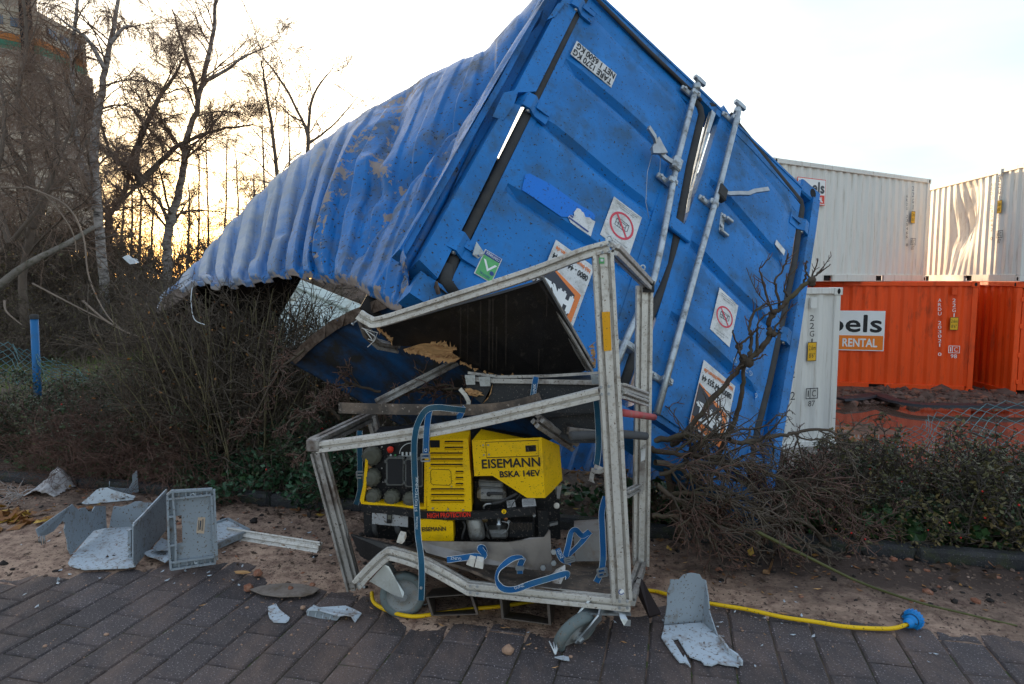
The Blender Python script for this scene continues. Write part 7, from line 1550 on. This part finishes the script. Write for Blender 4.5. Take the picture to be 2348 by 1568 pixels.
# ---- shrub prototypes, copied with their parts
def shrub(name, label, cat, loc, h, w, stems, mats, n2=9, n3=5, jit=.16, trop=(0, 0, .03), leaf=None, berries=0, group=None, r=.006, seed=0, tw=.0022, spread=.28):
    global rng
    old = rng; rng = np.random.default_rng(500 + seed)
    t = thing(name, (0, 0, 0), label, cat, group)
    b = np.stack([rng.normal(0, w * .22, stems), rng.normal(0, w * .16, stems), np.full(stems, -.04)], -1); d = np.stack([b[:, 0] / w * spread * 5 + rng.normal(0, spread, stems), b[:, 1] / w * spread * 5 + rng.normal(0, spread, stems), np.ones(stems)], -1)
    P1, R1 = grow(b, d, h * rng.uniform(.6, 1.2, stems), 9, jit, trop, r * rng.uniform(.6, 1.2, stems), r * .35)
    P1[..., 2] = np.where(P1[..., 2] < -.04, -.04, P1[..., 2])
    V, Fq = tubes_np(P1, R1, 4); np_mesh('stems', V, Fq, mats[0], t)['kind'] = 'stuff'
    b_, d_, l_, r_2 = sprout(P1, R1, n2, .15, 1., .85, (.25, .55), .6); P2, R2 = grow(b_, d_, l_, 6, jit * 1.5, (0, 0, .0), np.clip(r_2, tw * 1.2, .01), tw)
    b_, d_, l_, r_2 = sprout(P2, R2, n3, .1, 1., .9, (.4, .9), .6); P3, R3 = grow(b_, d_, np.clip(l_, .04, .3), 4, jit * 1.7, (0, 0, -.02), np.clip(r_2, tw * .8, .006), tw * .6)
    V, Fq = merge([tubes_np(P2, R2, 3), tubes_np(P3, R3, 3)]); np_mesh('twigs', V, Fq, mats[1], t)['kind'] = 'stuff'
    if leaf:
        N, size, m = leaf; tips = P3.reshape(-1, 3); k = rng.integers(0, len(tips), N); C = tips[k] + rng.normal(0, size * .6, (N, 3)); V, Fl = leaves_np(C, size, .3, .6); np_mesh('leaves', V, Fl, m, t, smooth=False)['kind'] = 'stuff'
    if berries:
        tips = P3[:, -1]; k = rng.integers(0, len(tips), berries); C = tips[k]; bm = bmesh.new(); bmesh.ops.create_icosphere(bm, subdivisions=1, radius=.0065); bv = np.array([v.co[:] for v in bm.verts]); bf = np.array([[v.index for v in f.verts] for f in bm.faces]); bm.free()
        np_mesh('berries', (C[:, None] + bv[None]).reshape(-1, 3), (bf[None] + (np.arange(berries) * len(bv))[:, None, None]).reshape(-1, 3), m_berry, t)['kind'] = 'stuff'
    rng = old; t.location = loc; return t
def place(proto, first, x, y, rz, s, sz=None, label=None, dz=0.0):
    o = proto if first else copy_tree(proto)
    o.location = (x, y, float(ground_z(x, y)) - .02 + dz); o.rotation_euler = (random.gauss(0, .05), random.gauss(0, .05), rz); o.scale = (s, s, sz or s)
    if label: o['label'] = label
    return o
rp = random.Random(11)
# brown thicket on the bank
TH = 'brown bramble thickets on the left bank'
thk = [shrub('bramble_thicket', 'dense brown leafless bramble thicket on the bank below the birches', 'bush', (0, 0, 0), 1.7, 2.0, 46, ((m_bark, m_twigpale, m_bark)[k], (m_twig, m_twig, m_twigpale)[k]), n2=10, n3=6, jit=.24, trop=(0, 0, -.02), leaf=(1500, .05, (m_leafol, m_leafbr2, m_leafol)[k]), group=TH, r=.009, seed=k, tw=.0042) for k in range(3)]
ORD = ['leftmost', 'second from the left', 'third from the left', 'fourth from the left', 'fifth from the left', 'sixth from the left', 'seventh from the left', 'eighth from the left', 'ninth from the left', 'tenth from the left']
used = set(); cnt = 0
ROWS = (('nearest', 10.8, -10.5, -7.2, 4, .9, .7), ('second', 12.4, -10.6, -5.0, 7, 1.15, .55), ('third', 14.2, -12.0, -2.6, 9, 1.55, .5), ('farthest', 16.6, -14.0, -2.4, 10, 1.7, .42))
for nm, y0, xa, xb, n, s0, s1 in ROWS:
    for i in range(n):
        f = i / (n - 1); x, y = xa + (xb - xa) * f + rp.uniform(-.25, .25), y0 + rp.uniform(-.5, .5); s_ = (s0 + (s1 - s0) * min(1, f * 1.5)) * rp.uniform(.88, 1.12); k = cnt % 3; cnt += 1
        place(thk[k], k not in used, x, y, rp.uniform(0, 6.28), s_, label=f'brown leafless bramble thicket on the bank, {ORD[i]} in the {nm} row'); used.add(k)
# left hedge (cotoneaster, dark, seen from the street) and fallen twigs over it
LH = 'dark shrubs of the left hedge'
lh = [shrub('hedge_shrub', 'low dark hedge shrub with tiny leaves, left of the crates', 'hedge', (0, 0, 0), .62, .75, 30, (m_bark, m_twig), n2=11, n3=7, jit=.3, leaf=(6500, .028, m_leafgr), berries=14, group=LH, r=.006, seed=30 + k) for k in range(2)]
used = set(); i = 0
for q in (4.45, 5.0):
    for p in np.arange(-5.4, -2.45, .48):
        x, y = E1.x * p + E2.x * q, E1.y * p + E2.y * q; k = i % 2; i += 1; place(lh[k], k not in used, x + rp.uniform(-.06, .06), y + rp.uniform(-.06, .06), rp.uniform(0, 6.28), rp.uniform(.85, 1.1), label=f'low dark small-leaved shrub of the left hedge, {ORD[(i - 1) % 7]} in the {"street" if q < 4.7 else "rear"} row'); used.add(k)
FT_ = 'dry reddish twig heaps slumped over the left hedge'
ft = [shrub('twig_heap', 'heap of dry reddish twigs slumped over the left hedge', 'bush', (0, 0, 0), 1.0, .9, 50, (m_twigred, m_twigred), n2=8, n3=4, jit=.2, trop=(.05, -.03, -.20), group=FT_, r=.004, seed=40 + k, tw=.002) for k in range(2)]
used = set()
for i, (X_, Y_) in enumerate(((-3.5, 5.1), (-3.1, 5.0), (-2.85, 4.9), (-2.6, 4.85), (-2.35, 4.75))):
    k = i % 2; place(ft[k], k not in used, X_, Y_, rp.uniform(-.6, .6), rp.uniform(.55, .7), dz=.04, label=f'heap of dry reddish twigs slumped over the left hedge, {ORD[i]}'); used.add(k)
# upright brush under the torn wall
BR = 'tall brown brush under the torn blue wall'
bsh = [shrub('brush_clump', 'tall brown brush clump standing under the torn blue wall', 'bush', (0, 0, 0), 1.38, .6, 46, (m_stemol, m_twig), n2=7, n3=5, jit=.075, trop=(0, 0, .05), leaf=(140, .03, m_leafbr), group=BR, r=.0105, seed=50 + k, tw=.003, spread=.10) for k in range(3)]
used = set()
for i, (X_, Y_, s_, lb) in enumerate(((-2.38, 4.95, .84, 'at the left tip of the wall, front'), (-2.12, 4.8, .86, 'second from the left in front'), (-1.88, 4.85, .88, 'third from the left in front'), (-1.62, 4.9, .76, 'behind the upright crate side'), (-1.4, 4.95, .60, 'behind the leftmost green shrub'), (-1.15, 4.9, .52, 'behind the middle green shrub'), (-.85, 4.75, .46, 'beside the left cart post'), (-2.52, 5.3, .90, 'second row at the wall tip'), (-2.25, 5.25, .90, 'second row, left'), (-1.95, 5.3, .85, 'second row, middle'), (-1.65, 5.4, .72, 'second row, right, before the pale container'))):
    k = i % 3; place(bsh[k], k not in used, X_, Y_, rp.uniform(0, 6.28), s_, label='tall brown brush under the torn blue wall, ' + lb); used.add(k)
# glossy green shrubs between crates and cart
GS = 'glossy green shrubs behind the kerb'
gs = shrub('green_shrub', 'leafy glossy green shrub behind the kerb, left of the cart', 'bush', (0, 0, 0), .42, .6, 22, (m_mossbr, m_twig), n2=8, n3=5, jit=.25, leaf=(1900, .044, m_leafglossy), berries=8, group=GS, r=.005, seed=60)
for i, (p, q, s) in enumerate(((-2.95, 4.1, .85), (-2.65, 4.08, 1.0), (-2.3, 4.08, 1.1), (-1.95, 4.1, 1.1), (-1.6, 4.12, .9), (-2.5, 4.35, 1.2), (-2.05, 4.4, 1.2))):
    place(gs, i == 0, E1.x * p + E2.x * q, E1.y * p + E2.y * q, rp.uniform(0, 6.28), s, label='glossy green shrub behind the kerb, ' + (ORD[i] + ' of the front row' if i < 5 else ('left' if i == 5 else 'right') + ' one of the two behind'))
# right hedge with red berries
RH = 'berry shrubs of the right hedge'
rh = [shrub('berry_shrub', 'low hedge shrub with small dull leaves and red berries, right of the wreck', 'hedge', (0, 0, 0), .56, .7, 26, (m_bark, m_bark), n2=9, n3=5, jit=.24, leaf=(2400, .030, (m_leafol, m_leafgr, m_leafol)[k]), berries=30, group=RH, r=.009, seed=70 + k, tw=.003) for k in range(3)]
used = set(); i = 0
for q in (4.2, 4.6):
    for p in np.arange(.88, 2.3, .25):
        x, y = E1.x * p + E2.x * q, E1.y * p + E2.y * q; k = i % 3; i += 1
        place(rh[k], k not in used, x + rp.uniform(-.06, .06), y + rp.uniform(-.06, .06), rp.uniform(0, 6.28), rp.uniform(.72, 1.0) * (1.0 if p > 1.15 else .8), label=f'low berry shrub of the right hedge, {ORD[(i - 1) % 6]} in the {"street" if q < 4.4 else "rear"} row'); used.add(k)
TS = 'bare thorny shrubs between wreck and right hedge'
ts = shrub('thorny_shrub', 'bare thorny shrub between the blue container and the berry hedge', 'bush', (0, 0, 0), .62, .7, 26, (m_mossbr, m_twigred), n2=7, n3=4, jit=.2, leaf=(260, .026, m_leafol), berries=4, group=TS, r=.010, seed=80, tw=.003)
for i, (p, q, s) in enumerate(((.15, 4.02, .6), (.4, 4.08, .75), (.62, 4.12, .85), (.85, 4.08, .7), (.5, 4.45, .85), (1.0, 4.5, .75), (-.1, 4.0, .5))):
    place(ts, i == 0, E1.x * p + E2.x * q, E1.y * p + E2.y * q, rp.uniform(0, 6.28), s, label='bare thorny shrub between blue container and berry hedge, ' + ('third from the left', 'fourth from the left', 'fifth from the left', 'second from the right, near the kerb', 'behind the branch heap', 'rightmost', 'leftmost')[i])

# broken branches pressed down in front of the blue container
def limb(label, pts, r, n1, n2, seed, red=False, l1=(.2, .5)):
    global rng
    old = rng; rng = np.random.default_rng(900 + seed); P = polyl(pts, 5); P = P + rng.normal(0, r * .4, P.shape); R = np.linspace(r, r * .35, len(P))
    t = thing('fallen_branch', pts[0], label, 'branch', 'broken branches in front of the blue container'); V, Fq = tubes_np(P[None], R[None], 6); np_mesh('bough', V, Fq, m_mossbr, t)
    b_, d_, l_, r_2 = sprout(P[None], R[None], n1, .1, 1., .8, l1, .55); P1, R1 = grow(b_, d_ + [.1, -.25, .05], l_, 9, .24, (0, 0, -.03), np.clip(r_2, .004, .010), .0028)
    b_, d_, l_, r_2 = sprout(P1, R1, n2, .1, 1., .8, (.3, .7), .6); P2, R2 = grow(b_, d_, l_, 6, .28, (0, 0, -.03), np.clip(r_2, .003, .006), .002)
    b_, d_, l_, r_2 = sprout(P2, R2, 2, .1, 1., .8, (.3, .7), .6); P3, R3 = grow(b_, d_, l_, 4, .28, (0, 0, -.0), np.clip(r_2, .0018, .003), .0014)
    for Q in (P1, P2, P3): Q[..., 2] = np.maximum(Q[..., 2], .03)
    V, Fq = merge([tubes_np(P1, R1, 4)]); np_mesh('branches', V, Fq, m_mossbr, t)['kind'] = 'stuff'; V, Fq = merge([tubes_np(P2, R2, 3), tubes_np(P3, R3, 3)]); np_mesh('twigs', V, Fq, m_twigred if red else m_twig, t)['kind'] = 'stuff'; rng = old; return t
GL = 'broken branch in the heap before the blue container'
limb('crooked bare branch reaching right across the white container, topmost of the heap', [at(1500, 1010, 3.5), at(1590, 1000, 3.45), at(1700, 1010, 3.45), at(1790, 1000, 3.5), at(1850, 985, 3.55), at(1960, 1000, 3.6)], .017, 16, 7, 1)
for i, (pts, r, red) in enumerate(([[(1500, 1060, 3.3), (1580, 1085, 3.3), (1680, 1130, 3.3), (1800, 1180, 3.35), (1900, 1230, 3.4)], .016, 0], [[(1500, 1110, 3.25), (1560, 1150, 3.2), (1640, 1190, 3.2), (1740, 1230, 3.25), (1850, 1250, 3.3)], .014, 1], [[(1490, 1030, 3.45), (1560, 1040, 3.4), (1650, 1050, 3.35), (1760, 1085, 3.4), (1900, 1130, 3.5)], .015, 0], [[(1500, 1180, 3.2), (1560, 1190, 3.15), (1620, 1230, 3.15), (1700, 1265, 3.2)], .012, 1], [[(1510, 1090, 3.3), (1600, 1060, 3.25), (1720, 1075, 3.3), (1840, 1110, 3.35), (1930, 1140, 3.4)], .012, 1], [[(1520, 1140, 3.3), (1600, 1130, 3.2), (1700, 1160, 3.2), (1800, 1215, 3.25), (1880, 1270, 3.3)], .013, 0], [[(1900, 1250, 3.5), (1820, 1180, 3.45), (1720, 1120, 3.4), (1640, 1060, 3.4), (1560, 990, 3.45)], .013, 1])):
    limb(GL + ', ' + ('lowest but running far right', 'nearest the kerb with red twigs', 'second from the top', 'lowest beside the cart', 'red-twigged and reaching farthest right', 'middle one with mossy bark', 'slanting from lower right to upper left')[i], [at(*p) for p in pts], r, 20, 6, 10 + i, red)
for i, pts in enumerate(([(780, 960, 3.6), (740, 930, 3.55), (690, 945, 3.5), (640, 990, 3.5)], [(870, 900, 3.75), (800, 880, 3.7), (740, 905, 3.65), (690, 960, 3.6)], [(1060, 905, 3.55), (980, 890, 3.6), (900, 915, 3.6), (830, 960, 3.55)], [(1150, 900, 3.5), (1060, 890, 3.5), (960, 900, 3.5)], [(700, 800, 4.0), (640, 850, 3.95), (600, 920, 3.9), (560, 1000, 3.9)], [(790, 1000, 3.5), (740, 1010, 3.45), (680, 1050, 3.45)])):
    limb('brown broken branch in the brush behind the cart, ' + ('level with the plank', 'under the roof sheet', 'above the plank', 'beside the flight case', 'before the pale container', 'lowest at the cart corner')[i], [at(*p) for p in pts], .009, 14, 7, 40 + i, 1)
# pollarded sapling in front of the doors
def sapling():
    global rng
    old = rng; rng = np.random.default_rng(77)
    base = at(1565, 1230, 3.62); base.z = float(ground_z(base.x, base.y)); t = thing('pruned_sapling', base, 'pruned sapling with knobbly forks standing in front of the container doors', 'sapling')
    Ys = lambda i, n: 3.55 - .12 * i / max(1, n - 1)
    def EP(pts, y0=3.55, y1=3.42): return polyl([PT('E', x, y, y0 + (y1 - y0) * i / max(1, len(pts) - 1)) for i, (x, y) in enumerate(pts)])
    st = [(np.concatenate([np.array([base[:]]), EP([(250, 1500), (420, 1345), (560, 1170), (750, 950), (850, 830), (890, 790)])]), .018), (EP([(640, 1560), (740, 1370), (810, 1200), (850, 1000), (862, 830)]), .015),
          (EP([(880, 800), (950, 745), (1010, 690), (1065, 600), (1050, 520), (1075, 440), (1130, 410), (1210, 325), (1310, 230), (1380, 180)], 3.42, 3.36), .016)]
    sm = [([(860, 800), (815, 720), (820, 680), (790, 640), (765, 560)], .008), ([(820, 690), (900, 620), (950, 570), (1010, 550)], .007), ([(900, 760), (915, 650), (903, 560), (945, 430), (1030, 370), (1050, 365)], .009), ([(960, 740), (960, 640), (970, 520), (1050, 430)], .008), ([(1065, 590), (1110, 600), (1140, 545)], .006), ([(1080, 440), (1030, 290), (1000, 170), (985, 100), (1060, 10)], .007), ([(1130, 410), (1110, 250), (1100, 190), (1170, 80), (1200, -20)], .007), ([(1210, 325), (1170, 270), (1190, 170), (1270, 90)], .006), ([(1310, 230), (1330, 150), (1340, 60)], .006), ([(1370, 185), (1430, 130), (1525, 60)], .006), ([(1370, 185), (1400, 110), (1430, 20)], .005), ([(1375, 180), (1330, 100), (1350, 40)], .005), ([(1380, 180), (1450, 100), (1530, 0)], .004), ([(1050, 380), (950, 260), (880, 90)], .003), ([(880, 800), (960, 790), (1030, 750)], .006), ([(1060, 610), (1150, 480), (1240, 370)], .006), ([(820, 700), (760, 900), (740, 1000)], .003), ([(860, 830), (790, 870), (750, 900)], .004), ([(1200, 330), (1090, 370), (950, 420)], .005)]
    parts = []
    for P, r in st: P = P + rng.normal(0, r * .18, P.shape); parts.append(tubes_np(P[None], np.linspace(r, r * .62, len(P))[None] * rng.uniform(.88, 1.15, (1, len(P))), 8))
    V, Fq = merge(parts); np_mesh('stem', V, Fq, m_mossbr, t); parts = []; tw = []
    for pts, r in sm:
        P = EP(pts, 3.40, 3.36); P = P + rng.normal(0, r * .35, P.shape); R = np.linspace(r, r * .45, len(P))[None]; parts.append(tubes_np(P[None], R * rng.uniform(.85, 1.2, R.shape), 6))
        b_, d_, l_, r_2 = sprout(P[None], R, 6, .3, 1., .7, (.15, .4), .5); P2, R2 = grow(b_, d_ + [0, 0, .3], l_, 6, .15, (0, 0, .05), np.clip(r_2, .002, .004), .0015); tw.append(tubes_np(P2, R2, 4))
    V, Fq = merge(parts); np_mesh('branches', V, Fq, m_mossbr, t); V, Fq = merge(tw); np_mesh('twigs', V, Fq, m_twigred, t)['kind'] = 'stuff'
    kn = MB()
    for x, y, r, Y in ((868, 800, .028, 3.42), (825, 690, .016, 3.40), (1070, 590, .018, 3.39), (1370, 185, .022, 3.36), (1075, 440, .014, 3.38)):
        for k in range(3):
            c = PT('E', x, y, Y) + Vector((rng.normal(0, r * .4), rng.normal(0, r * .3), rng.normal(0, r * .4))); kn.lathe(c - Vector((0, 0, r)), Vector((rng.normal(0, .3), rng.normal(0, .3), 1)), [(0, 0), (r * .7, r * .4), (r * .9, r), (r * .6, r * 1.6), (0, r * 1.9)], 8)
    kn.build('knots', m_mossbr, t)['kind'] = 'stuff'; rng = old; return t
sapling()
# ivy and weeds on the verge, grass beyond the left hedge: uncountable
def verge(name, N, m, size, region, zmax): 
    X, Y = region(N); Z = ground_z(X, Y) + rng.uniform(.01, zmax, N); V, Fl = leaves_np(np.stack([X, Y, Z], -1), size, .35, .75); return tag(np_mesh(name, V, Fl, m, smooth=False), kind='stuff')
verge('ivy', 3000, m_ivy, .060, band(3.90, 4.25, -.4, 2.6), .17); verge('ivy', 1800, m_ivy, .050, band(3.90, 4.3, -4.8, -.4), .12)
Ng = 16000; X = rng.uniform(-9.0, -1.6, Ng); Y = rng.uniform(6.8, 12.4, Ng); Z = ground_z(X, Y); hgt = rng.uniform(.05, .16, Ng); dx = rng.normal(0, .03, (Ng, 2)); b = np.stack([X, Y, Z - .01], -1); tip = b + np.stack([dx[:, 0], dx[:, 1], hgt], -1); sd_ = unit(rng.normal(0, 1, (Ng, 3)) * [1, 1, 0]) * .004
V = np.stack([b - sd_, b + sd_, tip], 1).reshape(-1, 3); tag(np_mesh('grass', V, np.arange(Ng * 3).reshape(-1, 3), mat('grass_blade', (.13, .17, .04), rough=.7, var=.4, vscale=2), smooth=False), kind='stuff')
# far line of brush closing the horizon on the left
def farbrush():
    N = 1500; x = rng.uniform(-60, 6, N); y = rng.uniform(30, 46, N); h = rng.uniform(1.2, 2.6, N)
    P, R = grow(np.stack([x, y, ground_z(x, y) - .3], -1), np.stack([rng.normal(0, .2, N), rng.normal(0, .2, N), np.ones(N)], -1), h + 1, 6, .15, (0, 0, 0), .03, .01)
    b_, d_, l_, r_2 = sprout(P, R, 9, .2, 1, .8, (.2, .5), .5); P2, R2 = grow(b_, d_, l_, 4, .2, (0, 0, 0), .012, .006); V, Fq = merge([tubes_np(P, R, 3), tubes_np(P2, R2, 3)])
    tag(np_mesh('undergrowth', V, Fq, m_twig), kind='stuff')
farbrush()

m_log = mat('weathered_log', (.20, .17, .145), rough=.85, var=.35, vscale=7, bump=.5, bscale=30, dirt=(.08, .075, .05), dirt_amt=.4)
# fallen pale trunk and arching canes in the thicket, plastic caught in the twigs
def cane(name, label, cat, pts, r0, r1, m, n=5, group=None):
    P = smooth_path([at(*p) for p in pts], n); o = MB().tube(P, [r0 + (r1 - r0) * i / (len(P) - 1) for i in range(len(P))], 7).build(name, m); return tag(o, label, cat, group)
cane('fallen_tree', 'pale fallen tree stem leaning through the thicket at the far left', 'tree trunk', [(-40, 690, 9.2), (30, 628, 9.3), (90, 590, 9.4), (150, 560, 9.6), (215, 520, 9.9)], .06, .03, m_log)
for i, (lb, pts) in enumerate((('long pale arching cane from the birch down to the wall tip', [(60, 428, 8.6), (150, 470, 8.4), (190, 540, 8.2), (205, 640, 7.8), (260, 740, 7.4), (360, 790, 7.0)]), ('pale arching cane crossing the fallen trunk', [(0, 430, 8.8), (90, 440, 8.6), (160, 520, 8.4), (175, 580, 8.3)]), ('pale crooked cane beside the blue post', [(10, 690, 7.8), (15, 715, 7.6), (50, 745, 7.4)]), ('thin pale cane drooping over the grass', [(190, 690, 8.0), (250, 740, 7.4), (330, 775, 7.0), (420, 770, 6.6)]), ('pale cane slanting across the thicket above the post', [(75, 650, 8.8), (170, 700, 8.2), (290, 760, 7.2)]))):
    cane('arching_cane', lb, 'cane', pts, .013, .005, m_twigpale, group='pale canes in the left thicket')
sc_ = MB().prism([at(280, 590, 11.8), at(288, 586, 11.85), at(296, 594, 11.8), at(307, 596, 11.75), at(312, 604, 11.7), at(298, 606, 11.7), at(290, 600, 11.75)], Vector((.02, .06, .02))).build('plastic_scrap', m_strapwhite); tag(sc_, 'white plastic scrap caught in the twigs before the sunset glow', 'scrap')
